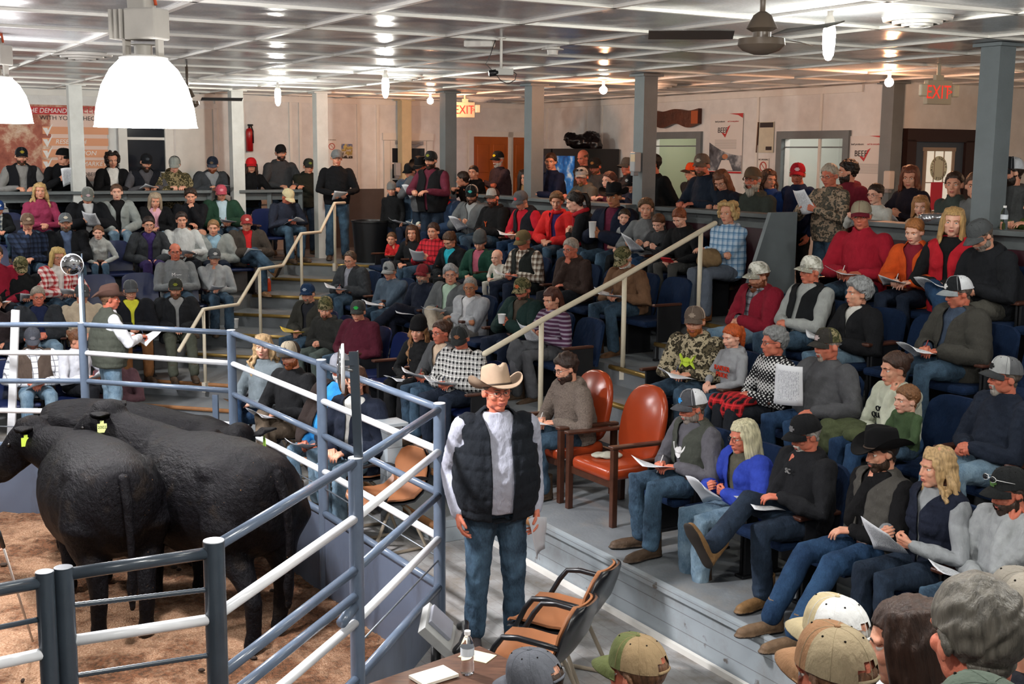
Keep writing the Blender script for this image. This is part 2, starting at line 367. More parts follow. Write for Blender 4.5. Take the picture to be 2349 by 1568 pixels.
# ---- head gear
def cap_mesh(front, back, brim, logo, near, style='cap'):
    k = ('cap', front, back, brim, logo, style)
    if k in _M: return _M[k]
    b = MB(); n = 28; rows = 9; V = []
    rx, ry, rz = .088, .106, .098
    for i in range(rows + 1):
        a = (math.pi / 2) * i / rows
        for j in range(n):
            t = 2 * math.pi * j / n; fr = max(0, math.sin(t)); z = math.sin(a) * rz; q = math.cos(a) ** (.72 if style == 'cap' else .9)
            V.append((rx * q * math.cos(t), ry * q * math.sin(t) - .010, .030 + z * (1 + .16 * fr * math.sin(a * 2)) - .012 * max(0, -math.sin(t)) * (1 - i / rows)))
    F, mi = [], []
    for i in range(rows):
        for j in range(n):
            t = 2 * math.pi * (j + .5) / n
            if style == 'cap' and i < 3 and abs(t - 1.5 * math.pi) < (.42 if i < 2 else .26): continue
            F.append((i * n + j, i * n + (j + 1) % n, (i + 1) * n + (j + 1) % n, (i + 1) * n + j)); mi.append(0 if math.sin(t) > .18 else 1)
    s = len(b.v); b.v += V; b.f += F; b.mi += mi
    for q_ in range(6):
        j = [2, 7, 12, 16, 21, 26][q_] % n; b.tube([b.v[s + i * n + j] for i in range(rows + 1)], .0011, 5, mi=2 if front == back else 1)
        jj = (j + 2) % n; pe = b.v[s + 6 * n + jj]; b.ell(pe, .0032, 6, 4, mi=4)
    b.tube([(.030 * x_, -.010 - .1045 * math.sqrt(max(0, 1 - (.030 * x_ / .088) ** 2)), .024) for x_ in np.linspace(-1.25, 1.25, 7)], .006, 6, mi=1)
    # inner band and the brim: a curved double-sided plate
    nu, nv = 15, 6
    for top in (1, 0):
        base = len(b.v)
        for iu in range(nu):
            u = -1 + 2 * iu / (nu - 1)
            for iv in range(nv):
                v = iv / (nv - 1); th = math.pi / 2 - u * R(62); x0, y0 = .087 * math.cos(th), .105 * math.sin(th) - .010
                L = .072 * (1 - abs(u) ** 2.6) ; x = x0 * (1 + .02 * v); y = y0 + L * v
                z = .036 - .30 * (x * x) / .1 * (1 + v * .6) - .022 * v * v + (.0028 if top else 0); b.v.append((x, y, z))
        for iu in range(nu - 1):
            for iv in range(nv - 1):
                q = (base + iu * nv + iv, base + iu * nv + iv + 1, base + (iu + 1) * nv + iv + 1, base + (iu + 1) * nv + iv); b.f.append(q[::-1] if top else q); b.mi.append(2)
    A, B = base - nu * nv, base
    for iu in range(nu - 1):
        b.f.append((A + iu * nv + nv - 1, A + (iu + 1) * nv + nv - 1, B + (iu + 1) * nv + nv - 1, B + iu * nv + nv - 1)); b.mi.append(2)
    b.ell((0, -.010, .128), (.009, .009, .005), 8, 5, mi=2)
    if logo:
        base = len(b.v); w_, h_ = .030, .018
        for iz in range(4):
            for ix in range(6):
                x = -w_ + 2 * w_ * ix / 5; z = .066 + h_ * (-1 + 2 * iz / 3); a = (z - .030) / (rz * 1.12)
                q = math.sqrt(max(0, 1 - min(1, a) ** 2)) ** .72; y = ry * q * math.sqrt(max(0, 1 - (x / (rx * q)) ** 2)) - .010; b.v.append((x, y + .0035, z))
        for iz in range(3):
            for ix in range(5):
                if (iz in (0, 2) and ix in (0, 4)): continue
                p = base + iz * 6 + ix; b.f.append((p, p + 6, p + 7, p + 1)[::-1]); b.mi.append(3)
    def mt(h): return cap_cloth(h)
    me = b.mesh('cap', [mt(front), mt(back), mt(brim), cloth(logo or '#888888'), cloth('#15130f')]); _M[k] = me; return me
def cap_cloth(h):
    if h == 'camo': return cloth('#5d5a3c', 'camo', '#3a3d26', '#8a7f60')
    if h == 'wcamo': return cloth('#dcdcd4', 'camo', '#b9b9ae', '#8f8d80')
    return cloth(h)
def beanie_mesh(h, bob=False):
    k = ('bean', h)
    if k in _M: return _M[k]
    b = MB(); pr = [(.083, -.004), (.090, .0), (.091, .035), (.086, .04), (.086, .075), (.074, .110), (.045, .138), (.012, .150)]
    b.loft([((0, -.012 - max(0, z - .05) * .25, z + .012), r, r * 1.16, (1, 0, 0), (0, 1, 0)) for r, z in pr]); me = b.mesh('beanie', [cap_cloth(h)]); _M[k] = me; return me
def cowboy_mesh(h, band='#3a2c22'):
    k = ('cow', h)
    if k in _M: return _M[k]
    b = MB(); n = 36
    rings = []
    V = []
    prof = [(1.0, .0), (.99, .03), (.955, .07), (.92, .10), (.84, .122), (.62, .128), (.3, .120), (.02, .116)]
    for q, z in prof:
        for j in range(n):
            t = 2 * math.pi * j / n; x, y = .088 * q * math.cos(t), .108 * q * math.sin(t)
            zz = z
            if z > .06:
                c = math.exp(-(x / .022) ** 2); zz -= c * .028 * (1 if q < .9 else .3) * (z - .05) / .07
                zz += .018 * (y / .108) * (z / .12); x *= 1 - .16 * max(0, y / .108) * (z / .12)
            V.append((x, y - .010, .030 + zz))
    F = [(i * n + j, i * n + (j + 1) % n, (i + 1) * n + (j + 1) % n, (i + 1) * n + j) for i in range(len(prof) - 1) for j in range(n)]
    b.add(V, F)
    for top in (1, 0):
        V = []
        for i in range(7):
            v = i / 6
            for j in range(n):
                t = 2 * math.pi * j / n; r = 1 + v * 1.0; x = .088 * math.cos(t) * (1 + v * .98); y = .108 * math.sin(t) * (1 + v * .72)
                lift = .070 * (abs(math.cos(t)) ** 2.5) * v ** 1.7 - .020 * (abs(math.sin(t)) ** 3) * v ** 1.5; x *= 1 - .14 * v * abs(math.cos(t)) ** 4
                V.append((x, y - .010, .030 + lift + (.004 if top else 0)))
        F = [(i * n + j, i * n + (j + 1) % n, (i + 1) * n + (j + 1) % n, (i + 1) * n + j) for i in range(6) for j in range(n)]
        b.add(V, [f[::-1] for f in F] if top else F)
    b.tube([(.0895 * math.cos(a), .1095 * math.sin(a) - .010, .040) for a in np.linspace(0, 2 * math.pi, 33)], .006, 6, mi=1)
    t = plain('felt_' + h, h, .85, .15, var=.12, scale=12); me = b.mesh('hat', [t, plain('band_' + band, band, .6)]); _M[k] = me; return me
def glasses_mesh(h='#2a2a2a'):
    k = ('gl', h)
    if k in _M: return _M[k]
    b = MB()
    for x in (-1, 1):
        b.tube([(x * .031 + .023 * math.cos(a), .096 - .006 * abs(math.cos(a)), .002 + .015 * math.sin(a)) for a in np.linspace(0, 2 * math.pi, 15)], .0016, 5)
        b.tube([(x * .054, .088, .006), (x * .076, .05, .006), (x * .082, -.005, .004)], .0017, 5)
    b.tube([(-.009, .098, .005), (.009, .098, .005)], .0016, 5)
    me = b.mesh('glasses', [plain('frame_' + h, h, .3, .5)]); _M[k] = me; return me

def hair_shell(lod, zl, thick, seed, rough=1.0, top=None):
    V, F, _, N = HEAD[lod]
    line = np.interp(V[:, 1], *zl); d = V[:, 2] - line
    if top is not None: d = np.minimum(d, top - V[:, 2])
    d = d + .006 * wob(V, 60, seed)
    keep = (d[F] > -.004).all(1); f = F[keep]; u = np.unique(f); ix = -np.ones(len(V), int); ix[u] = np.arange(len(u))
    off = thick * smooth01((d[u] + .004) / .022) + .0012 + thick * .35 * rough * wob(V[u], 95, seed + 3) * smooth01(d[u] / .03)
    return V[u] + N[u] * off[:, None], ix[f]
LINE = ([-.12, -.05, -.03, -.012, .02, .04, .058, .075, .12], [-.072, -.062, -.035, .012, .016, .034, .058, .070, .074])
RECED = ([-.12, -.05, -.03, -.012, .02, .04, .058, .12], [-.072, -.062, -.035, .012, .02, .055, .095, .12])

def strands(L, lod, seed, wave=.0, spread=1.0, back=False, vol=1.0):
    b = MB(); r = np.random.RandomState(seed); b.ell((0, -.016, .046), (.084 * vol, .100 * vol, .084), 18, 12)
    m = 15 if wave < 1 else 30
    for i in range(m):
        a = R(62 + (236) * i / (m - 1)) if not back else R(110 + 140 * i / (m - 1)); s, c = math.sin(a), math.cos(a)   # 0 = face
        e = L * (.82 + .3 * r.rand()); w_ = wave * .012
        pts = [(.066 * s, .070 * c - .014, .095), (.084 * s * vol, .090 * c * vol - .016, .02), (.086 * s * spread + w_ * r.normal(), .094 * c - .016, -.07)]
        for q in (.35, .6, .8, 1):
            pts.append((.088 * s * (spread + .12 * q) + w_ * r.normal(), .092 * c * (1 - .1 * q) - .018 + w_ * r.normal() - (.01 if c < 0 else -.01) * q, -.07 - (e - .07) * q))
        if wave > 1:
            q_ = [np.array(x) for x in pts]; fine = []; ph = r.uniform(0, 6.3)
            for j in range(len(q_) - 1):
                for t_ in (0, .34, .67): fine.append(q_[j] + (q_[j + 1] - q_[j]) * t_)
            fine.append(q_[-1]); out = V3(s, c, 0); sd_ = V3(c, -s, 0); L2 = len(fine)
            fine = [f_ + (out * math.sin(ph + j * 1.25) + sd_ * math.cos(ph + j * 1.25)) * .011 * smooth01((j - 4) / 6) for j, f_ in enumerate(fine)]
            b.tube(fine, [.0135 * (1 - .45 * (j / L2) ** 3) for j in range(L2)], 7, round_=True)
        else: b.tube(pts, [.018, .021, .021, .020, .019, .017, .010], 8, round_=True)
    V, F = remesh(b, (.010, .0062)[lod], 1 if wave > 1 else 3, .4); N = normals(V, F); V = V + N * ((.004 + .002 * wave) * wob(V * np.array([1, 1, .22]), 75, seed) + (.006 * wob(V * np.array([.5, .5, 1]), 55, seed + 1) if wave > 1 else 0))[:, None]
    # keep clear of the face
    k = smooth01((V[:, 1] - .045) / .03) * (V[:, 2] < .062) * (np.abs(V[:, 0]) < .058); V[:, 1] -= .05 * k
    return V, F

def smooth_border(V, F, it=8):
    F = np.asarray(F); e = np.concatenate([F[:, [0, 1]], F[:, [1, 2]], F[:, [2, 3]], F[:, [3, 0]]]); es = np.sort(e, 1); u, inv, cnt = np.unique(es, axis=0, return_inverse=True, return_counts=True)
    be = u[cnt == 1]; V = V.copy()
    if not len(be): return V
    deg = np.zeros(len(V)); np.add.at(deg, be.ravel(), 1); bv = deg > 0
    for _ in range(it):
        acc = np.zeros_like(V); np.add.at(acc, be[:, 0], V[be[:, 1]]); np.add.at(acc, be[:, 1], V[be[:, 0]]); V[bv] = V[bv] * .4 + .6 * acc[bv] / deg[bv][:, None]
    return V
def ik(S, T, a, b, pole):
    d = T - S; L = np.linalg.norm(d); m = (a + b) * .995
    if L > m: T = S + d * m / L; d = T - S; L = m
    u = d / L; x = (a * a - b * b + L * L) / (2 * L); h = math.sqrt(max(0, a * a - x * x)); p = pole - u * (pole @ u); p = unit(p)
    return S + u * x + p * h, T
def look(Y, pn):
    Y = unit(Y); Z = -pn; Z = unit(Z - Y * (Z @ Y)); X = np.cross(Y, Z); M = np.eye(4); M[:3, 0] = X; M[:3, 1] = Y; M[:3, 2] = Z; return M

def ua_mark(c, n, up, sz, m, root):
    b = MB(); X = V3(-1, 0, 0)
    for sg in (1, -1):
        A = np.linspace(-1, 1, 15); V = []
        for lay in (-.02, .009):
            for a in A:
                y = sg * (.60 * abs(a) ** 2 - .15); t = .04 + .13 * (1 - abs(a)) ** .7
                for e in (-t, t): V.append(c + X * a * sz * .60 + up * (y + e) * sz + n * (lay - .02 * a * a))
        F = []
        for i in range(14):
            q = (2 * i, 2 * i + 2, 2 * i + 3, 2 * i + 1); F += [q, tuple(x + 30 for x in q)[::-1], (2 * i, 2 * i + 30, 2 * i + 32, 2 * i + 2), (2 * i + 1, 2 * i + 3, 2 * i + 33, 2 * i + 31)]
        b.add(V, F)
    b.build('chest_emblem', m, root)
ARMS = {  # wrist targets (right, left) in units of the body: 'h' hip frame or 'c' head frame; hand shape; palm direction
    'lap':   (('h', .09, .27, .16, 'relax'), ('h', -.07, .28, .15, 'relax')),
    'knee':  (('h', .16, .33, .15, 'relax'), ('h', -.15, .34, .15, 'relax')),
    'clasp': (('h', .035, .29, .20, 'grip'), ('h', -.035, .30, .19, 'grip')),
    'write': (('h', .05, .33, .20, 'grip'), ('h', -.12, .29, .19, 'relax')),
    'read':  (('h', .12, .31, .24, 'grip'), ('h', -.12, .31, .24, 'grip')),
    'paper': (('h', .10, .34, .30, 'grip'), ('h', -.13, .34, .28, 'grip')),
    'chin':  (('c', .015, .085, -.165, 'fist'), ('h', -.02, .25, .17, 'relax')),
    'chinl': (('h', .04, .25, .17, 'relax'), ('c', -.015, .085, -.165, 'fist')),
    'cheek': (('h', .02, .26, .17, 'relax'), ('c', -.055, .06, -.15, 'grip')),
    'cross': (('h', -.14, .20, .24, 'grip'), ('h', .14, .22, .27, 'relax')),
    'cup':   (('h', .10, .32, .27, 'grip'), ('h', -.06, .33, .25, 'grip')),
    'down':  (('h', .235, .05, -.08, 'relax'), ('h', -.235, .05, -.08, 'relax')),
    'rail':  (('h', .10, .40, .20, 'grip'), ('h', -.12, .38, .20, 'relax')),
    'hands': (('h', .10, .30, .10, 'grip'), ('h', -.10, .30, .10, 'grip')),
}
LEGC = {'jeans': ('#233140', 'denim', '#4f6a80'), 'ljeans': ('#4f6a80', 'denim', '#8da4b3'), 'djeans': ('#18202c', 'denim', '#2b3a4c'), 'bjeans': ('#172a44', 'denim', '#2f4c6c')}

def person(root, k, kind, hyaw, hpitch, pose, lean, top, legs, head, near, legpose='sit', shoe=('boot', '#5a4332'), fat=0., seed=0, htilt=0., ks=None):
    """all meshes of one figure, in the frame of its root: +Y is where the body faces, +X its right side"""
    lod = 1 if near else 0; fem = 'fem' in head; ks = ks or k; kw = k if head.get('kid') else max(k, 1.0) * 1.07; r = np.random.RandomState(seed)
    sit = kind == 'sit'; P = V3(0, 0, .505) if sit else V3(0, 0, .93 * k)
    L_ = R(lean); u = V3(0, math.sin(L_), math.cos(L_)); fwd = V3(0, math.cos(L_), -math.sin(L_)); X = V3(1, 0, 0)
    def T(s, dy=0, x=0): return P + u * s * k + fwd * dy * k + X * x * k
    nb = T(.50, -.01)
    hc = T(.63, .018)
    Mh = Matrix.Translation(Vector(hc)) @ Euler((R(-hpitch), R(htilt), R(hyaw))).to_matrix().to_4x4() @ Matrix.Diagonal((ks, ks, ks, 1)); Mn = np.array(Mh)
    sw = (.166 if fem else .186) * kw / k
    # arms
    arms = []
    if isinstance(pose, str): tg = ARMS[pose]
    else: tg = pose
    for sd, t in ((1, tg[0]), (-1, tg[1])):
        S = T(.418, -.005, sd * (sw - .008))
        if t[0] == 'h': Wt = P + k * V3(t[1], t[2], t[3] - (.03 if sit else 0))
        elif t[0] == 'c':
            Wt = (Mn @ np.array([t[1], t[2], t[3], 1]))[:3]
        else: Wt = V3(*t[1:4])
        pole = V3(sd * 1.0, -.25, -.9) if t[0] != 'c' else V3(sd * .35, .3, -1.2)
        if pose == 'down': pole = V3(sd * .25, -1, 0)
        E, Wt = ik(S, Wt, .285 * kw, .255 * kw, pole); arms.append((sd, S, E, Wt, t[4], t[0]))
    # ---------------- body (skin): one mesh
    Vs, Fs, Ms = [], [], []; cnt = 0
    def put(V, F, mi, M=None):
        nonlocal cnt
        if M is not None: V = V @ M[:3, :3].T + M[:3, 3]
        Vs.append(V); F = np.asarray(F)
        Fs.append(F + cnt); Ms.append(np.full(len(F), mi) if np.isscalar(mi) else mi); cnt += len(V)
    HV, HF, HM, HN = HEAD[lod]; hv = HV.copy()
    jw = {'slim': .94, 'wide': 1.09}.get(next((x for x in head.get('opt', []) if x in ('slim', 'wide')), ''), 1.0) * (.95 if fem else 1) * (1 + .03 * r.normal())
    hv[:, 0] *= 1 + (jw - 1) * smooth01((.04 - hv[:, 2]) / .08); hv[:, 1] += .0025 * r.normal() * np.exp(-((hv[:, 2] + .02) / .02) ** 2 - (hv[:, 0] / .012) ** 2)
    if head.get('kid'): hv[:, 2] = np.where(hv[:, 2] < 0, hv[:, 2] * .90, hv[:, 2]); hv[:, 0] *= 1.02
    put(hv, HF, HM, Mn)
    def quads(mb):
        return np.array(mb.v), np.array([f if len(f) == 4 else (f[0], f[1], f[2], f[2]) for f in mb.f])
    e = MB()
    for x in (-1, 1):
        e.ell((0, 0, 0), .0125, 12, 7); 
        b0 = 1 + 6 * 12 + 1
    ev = np.array(e.v); half = len(ev) // 2
    ev = ev[:, [0, 2, 1]]                       # pole to +Y
    ev[:half] += (-.031, .0625, .003); ev[half:] += (.031, .0625, .003)
    em = [3 if len(f) == 3 and ev[list(f), 1].mean() > .0725 else 2 for f in e.f]; ef = [f[::-1] for f in e.f]
    Eb = MB(); Eb.v = list(map(tuple, ev)); Eb.f = ef; Eb.mi = em
    for x in (-1, 1):
        Eb.ell((x * .031, .0630, .0115), (.0150, .0130, .0075), 10, 6, mi=0); Eb.ell((x * .031, .0620, -.0085), (.0145, .0120, .0060), 10, 6, mi=0)
        Eb.tube([(x * .013, .0865, .021), (x * .030, .0835, .0265), (x * .047, .0715, .0225)], [.003, .0038, .0025] if fem else [.0045, .005, .0035], 6, mi=4)
    M4 = Mn.copy(); tv = np.array(Eb.v) @ M4[:3, :3].T + M4[:3, 3]
    # neck, slim trunk and arms under the clothes, hands
    nk = MB(); nk.tube([T(.38), T(.46, -.01), nb, (Mn @ np.array([0, -.018, -.045, 1]))[:3], (Mn @ np.array([0, -.012, .0, 1]))[:3]], [.05 * ks, .056 * ks, (.048 if fem else .057) * ks, (.046 if fem else .054) * ks, .05 * ks], 14)
    nk.tube([T(.0), T(.2), T(.4)], [.10 * k, .10 * k, .09 * k], 12)
    for sd, S, E, Wt, hs, fr in arms: nk.tube([T(.40), S, E, Wt], [.05 * k, .045 * k, .036 * k, .025 * k], 10)
    # body mesh from mixed polygons
    body = MB()
    for V, F, m in zip(Vs, Fs, Ms): pass
    hands = []
    for sd, S, E, Wt, hs, fr in arms:
        V, F = HAND[(lod, hs)]; V = V.copy(); fd = unit(Wt - E)
        if fr == 'c': pn = unit(hc - Wt) * .6 + V3(0, -.8, .1); fd = unit(fd * .6 + V3(-sd * .4, -.1, .75))
        elif pose == 'down': pn = V3(-sd, .1, 0); fd = unit(fd + V3(0, 0, -.6))
        elif pose in ('read', 'paper', 'cup'): pn = V3(-sd * .8, .1, .35)
        else: pn = V3(-sd * .25, .05, -1); fd = unit(fd * .5 + V3(-sd * .35, .75, -.12))
        if sd < 0: V[:, 0] *= -1; F = F[:, ::-1]
        M = look(fd, pn); M[:3, :3] *= k * (1.0 if not fem else .92); M[:3, 3] = Wt; put(V, F, 0, M); hands.append(M)
    VA = np.concatenate(Vs); FA = np.concatenate(Fs); MA = np.concatenate(Ms)
    sk = skin(head.get('skin', 'fair'))
    hcol = head.get('hc', '#4a3526')
    me = fastmesh('body', VA, FA, [sk, plain('lips', '#a5584e', .5), plain('eye_white', '#d9d4cc', .3), plain('iris', '#241b14', .2), hairm(hcol)], MA)
    bm = bmesh.new(); bm.from_mesh(me)
    for mb_, off in ((Eb, tv), (nk, np.array(nk.v))):
        vs = [bm.verts.new(p) for p in off]
        for f, m in zip(mb_.f, mb_.mi):
            try: q = bm.faces.new([vs[i] for i in f]); q.material_index = m; q.smooth = True
            except ValueError: pass
    bm.to_mesh(me); bm.free(); linko('body', me, root)
    # ---------------- hair, beard, hat, glasses
    hat = head.get('hat'); hs = head.get('hair', 'short')
    hm = hairm(hcol)
    if hs != 'none':
        if hs in ('long', 'wavy', 'bob', 'curly', 'longback'):
            L = {'long': .30, 'wavy': .33, 'bob': .15, 'curly': .17, 'longback': .30}[hs] * head.get('hl', 1)
            if hs == 'curly':
                b = MB(); rr = np.random.RandomState(seed)
                for i in range(70):
                    a, z = rr.uniform(.9, 5.4), rr.uniform(-.09 * head.get('hl', 1), .12); q = math.sqrt(max(0, 1 - ((z - .02) / .14) ** 2)); b.ell((math.sin(a) * .098 * q, math.cos(a) * .104 * q - .02, z), .027, 8, 6)
                for i in range(14): b.ell((rr.uniform(-.06, .06), rr.uniform(-.02, .07), .105), .026, 8, 6)
                V, F = remesh(b, (.011, .007)[lod], 0); V = V + normals(V, F) * .004 * wob(V, 120, seed)[:, None]
            else: V, F = strands(L, lod, seed, {'wavy': 1.6}.get(hs, .35), 1.0 if hs != 'wavy' else 1.12, hs == 'longback', .97 if hat else 1.02)
            if hat: V[:, 2] = np.where(V[:, 2] > .04, .04 + (V[:, 2] - .04) * .6, V[:, 2]); V[:, 0] *= np.where(V[:, 2] > .03, .9, 1)
            linko('hair', fastmesh('hair', V, F, [hm]), root, Mh)
        else:
            th = {'short': .010, 'thick': .019, 'buzz': .0035, 'bald': .006, 'recede': .008, 'bun': .009, 'tail': .010, 'puff': .030, 'flow': .013}[hs]
            if hat: th = min(th, .007)
            V, F = hair_shell(lod, RECED if hs == 'recede' else LINE, th, seed, 1, .050 if hs == 'bald' else (.045 if hat else None))
            if len(F): linko('hair', fastmesh('hair', V, F, [hm]), root, Mh)
            if hs in ('bun', 'tail'):
                b = MB()
                if hs == 'bun': b.ell((0, -.120, .055), (.036, .034, .034)); b.ell((.01, -.135, .075), (.02, .02, .02))
                else: b.tube([(0, -.11, .06), (.01, -.145, .05), (.015, -.155, -.02), (.02, -.14, -.10), (.03, -.13, -.19)], [.02, .028, .033, .028, .010], 10, round_=True)
                V, F = remesh(b, .008, 1); V = V + normals(V, F) * .004 * wob(V, 90, seed)[:, None]; linko('bun' if hs == 'bun' else 'ponytail', fastmesh('bun', V, F, [hm]), root, Mh)
    if head.get('beard'):
        bc, bl = head['beard']; V, F, _, N = HEAD[lod]
        cheek = np.interp(V[:, 1], [-.02, .0, .02, .05, .08, .12], [-.01, -.022, -.040, -.050, -.046, -.046]); d = cheek - V[:, 2]
        d = np.minimum(d, (V[:, 1] + .012) * 1.2); mouth = np.exp(-((V[:, 0] / .019) ** 4 + ((V[:, 2] + .061) / .0075) ** 4)); d = np.where(mouth > .4, -.02, d)
        if bl < 0: d = np.minimum(d, .030 - np.abs(V[:, 0]))     # goatee / moustache only
        bl2 = abs(bl); keep = (d[F] > -.003).all(1); f = F[keep]; uu = np.unique(f); ix = -np.ones(len(V), int); ix[uu] = np.arange(len(uu))
        q = smooth01((d[uu] + .003) / .018); vv = V[uu] + N[uu] * (.0018 + bl2 * .5 * q * (1 + .3 * wob(V[uu], 120, seed)))[:, None]; vv[:, 2] -= bl2 * q * smooth01((-.075 - V[uu][:, 2]) / .04)
        if len(f): linko('beard', fastmesh('beard', vv, ix[f], [hairm(bc)]), root, Mh)
    if hat:
        if hat[0] == 'cap': hme = cap_mesh(hat[1], hat[2], hat[3], hat[4], near); nm = 'cap'
        elif hat[0] == 'bean': hme = beanie_mesh(hat[1]); nm = 'beanie'
        else: hme = cowboy_mesh(hat[1]); nm = 'cowboy_hat'
        tilt = Euler((R(head.get('ct', 4)), 0, R(head.get('cz', 0)))).to_matrix().to_4x4()
        linko(nm, hme, root, Mh @ Matrix.Translation((0, 0, .004)) @ tilt @ Matrix.Scale(1.03, 4))
    if head.get('glasses'): linko('glasses', glasses_mesh(head['glasses']), root, Mh)
    # ---------------- upper garments
    def shell(gr, sleeve, collar, hood, vest=False, tail=.0, w=0.):
        b = MB(); f = fat
        sp = [(-.05 - tail, .168 + .02 * f, .125 + .02 * f), (.03, .172 + .040 * f, .130 + .045 * f), (.12, .168 + .050 * f, .126 + .070 * f), (.22, .172 + .040 * f, .124 + .058 * f), (.33, .182 + .022 * f, .120 + .022 * f), (.405, (.184 if not fem else .170) + .008 * f, .106 + .008 * f), (.45, .146, .086), (.485, .095, .074), (.515, .070, .068)]
        wd = (.90 if fem else 1.0)
        rg = []
        for s, rx, ry in sp:
            bow = -.018 * math.sin(max(0, s) / .5 * math.pi)
            rg.append((T(s, bow + .012 * f * (s < .3)), (rx * wd * 1.04 + gr + w) * kw, (ry * 1.06 + gr) * kw, X, fwd))
        b.loft(rg, n=24)
        if fem:
            for x in (-1, 1): b.ell(T(.315, .075, x * .066), (.062 + gr) * kw, 10, 7)
        for sd, S, E, Wt, hh, fr in arms:
            b.ell(S - X * sd * (.012 if not vest else .030) * k, ((.064 if not vest else .056) + gr * .8 + .006 * f) * kw, 12, 8)
            if sleeve:
                m1 = S + (E - S) * .5; m2 = E + (Wt - E) * .5; b.tube([S, m1, E, m2, Wt - unit(Wt - E) * .012], [(q + gr + .008 * f) * kw * (.9 if fem else 1) * (1 if sit else .92) for q in (.068, .065, .058, .052, .038)], 12, round_=True)
            elif not vest: b.tube([S, S + (E - S) * .75], [(.06 + gr) * k, (.05 + gr) * k], 12)
        if collar:
            ring = [T(.505 + .006 * math.cos(a), .070 * math.cos(a) + (.004), .066 * math.sin(a)) for a in np.linspace(R(28), R(332), 12)]; b.tube(ring, (.013 + gr * .5) * k, 8, flat=1, round_=True)
            if collar > 1: b.tube([q + u * .024 * k for q in ring], .013 * k, 8, round_=True)
        if hood:
            ring = [T(.47 + .045 * -math.cos(a) * .5, .088 * math.cos(a) - .012, .105 * math.sin(a)) for a in np.linspace(R(35), R(325), 13)]; b.tube(ring, [(.018 + .020 * math.sin(math.pi * i / 12)) * k for i in range(13)], 10, round_=True); b.ell(T(.42, -.125), (.085 * k, .04 * k, .07 * k))
        V, F = remesh(b, (.0135, .0095)[lod] * max(k, .8), 3, .5); N = normals(V, F); F = np.asarray(F)
        wv = wob(V * np.array([1, 1, 1.6]), 16, seed) * .0045 + wob(V, 42, seed + 5) * (.0028 if not near else .0034)
        V = V + N * wv[:, None]
        return V, F, N
    def torso_uv(V):
        d = V - P; return d @ u / k, d @ fwd / k, d[:, 0] / k
    top = dict(top)
    V, F, N = shell(.0, top.get('sleeve', True), top.get('collar', 1 if 'out' not in top else 0), top.get('hood') if 'out' not in top else False, tail=.02)
    linko(top.get('name', 'shirt'), fastmesh('shirt', V, F, [top['m']]), root)
    if 'out' in top:
        o = top['out']; vest = o['kind'] == 'vest'
        V, F, N = shell(.014 + o.get('g', 0), not vest, o.get('collar', 1), o.get('hood'), vest, tail=.05)
        a, bq, x = torso_uv(V); c = V[F].mean(1); ca, cb, cx = torso_uv(c)
        op = o.get('open', .03); bot = o.get('bot', -1); wv = op + .10 * smooth01((ca - .36) / .18) * (1 if op < .05 else .4)
        keep = ~((cb > .02) & (np.abs(cx) < wv) & (ca > bot) & (np.abs(ca - .25) < .35))
        if vest:     # arm holes
            for sd, S, E, Wt, hh, fr in arms:
                dd = unit(V3(sd, 0, 0) + .3 * unit(E - S)); keep &= ~(((c - S) @ dd > .018 * k) & (np.linalg.norm(c - S, axis=1) < .12 * k))
        f = F[keep]; uu = np.unique(f); ix = -np.ones(len(V), int); ix[uu] = np.arange(len(uu)); vv = V[uu]
        if o.get('puff'):
            aa = a[uu]; g = np.abs(np.sin(aa * k * 34 + 2)); vv = vv + N[uu] * (.008 * (g ** .5) - .002)[:, None]
            if o['puff'] == 'x': gx = np.abs(np.sin(x[uu] * k * 30)); vv = vv + N[uu] * (.006 * (gx ** .5 - 1))[:, None]
        vv = smooth_border(vv, ix[f]); ob = linko(vest and 'vest' or 'jacket', fastmesh('jacket', vv, ix[f], [o['m']]), root); s = ob.modifiers.new('thick', 'SOLIDIFY'); s.thickness = .007 * k; s.offset = 1
    if top.get('emb'):
        txts, col, tz, sz = top['emb']
        for i, tx in enumerate(txts.split('|')):
            if tx == 'UA': ua_mark(T(tz, .163 + .05 * fat), fwd, u, sz * k, cloth(col), root); continue
            depth = .150 + .05 * fat
            Mx = Matrix.Translation(Vector(T(tz - i * sz * .95, depth))) @ Matrix.Rotation(R(180), 4, 'Z') @ Matrix.Rotation(R(90) + 0, 4, 'X')
            Mx = Matrix.Translation(Vector(T(tz - i * sz * .95, depth))) @ Matrix(((-1, 0, 0, 0), (0, fwd[1] * 0 + math.sin(L_), math.cos(L_), 0), (0, math.cos(L_), -math.sin(L_), 0), (0, 0, 0, 1)))
            t = textobj(tx, sz * k, cloth(col), Mx, root, ext=.004)
    if top.get('scarf'):
        b = MB(); ring = [T(.50, .080 * math.cos(a), .078 * math.sin(a)) for a in np.linspace(0, 2 * math.pi, 14)]; b.tube(ring, .026 * k, 10)
        b.tube([T(.48, .09, .03), T(.36, .135, .05), T(.2, .15 , .06)], [.028 * k, .032 * k, .034 * k], 8, flat=.4, round_=True); b.build('scarf', top['scarf'], root, smooth=True)
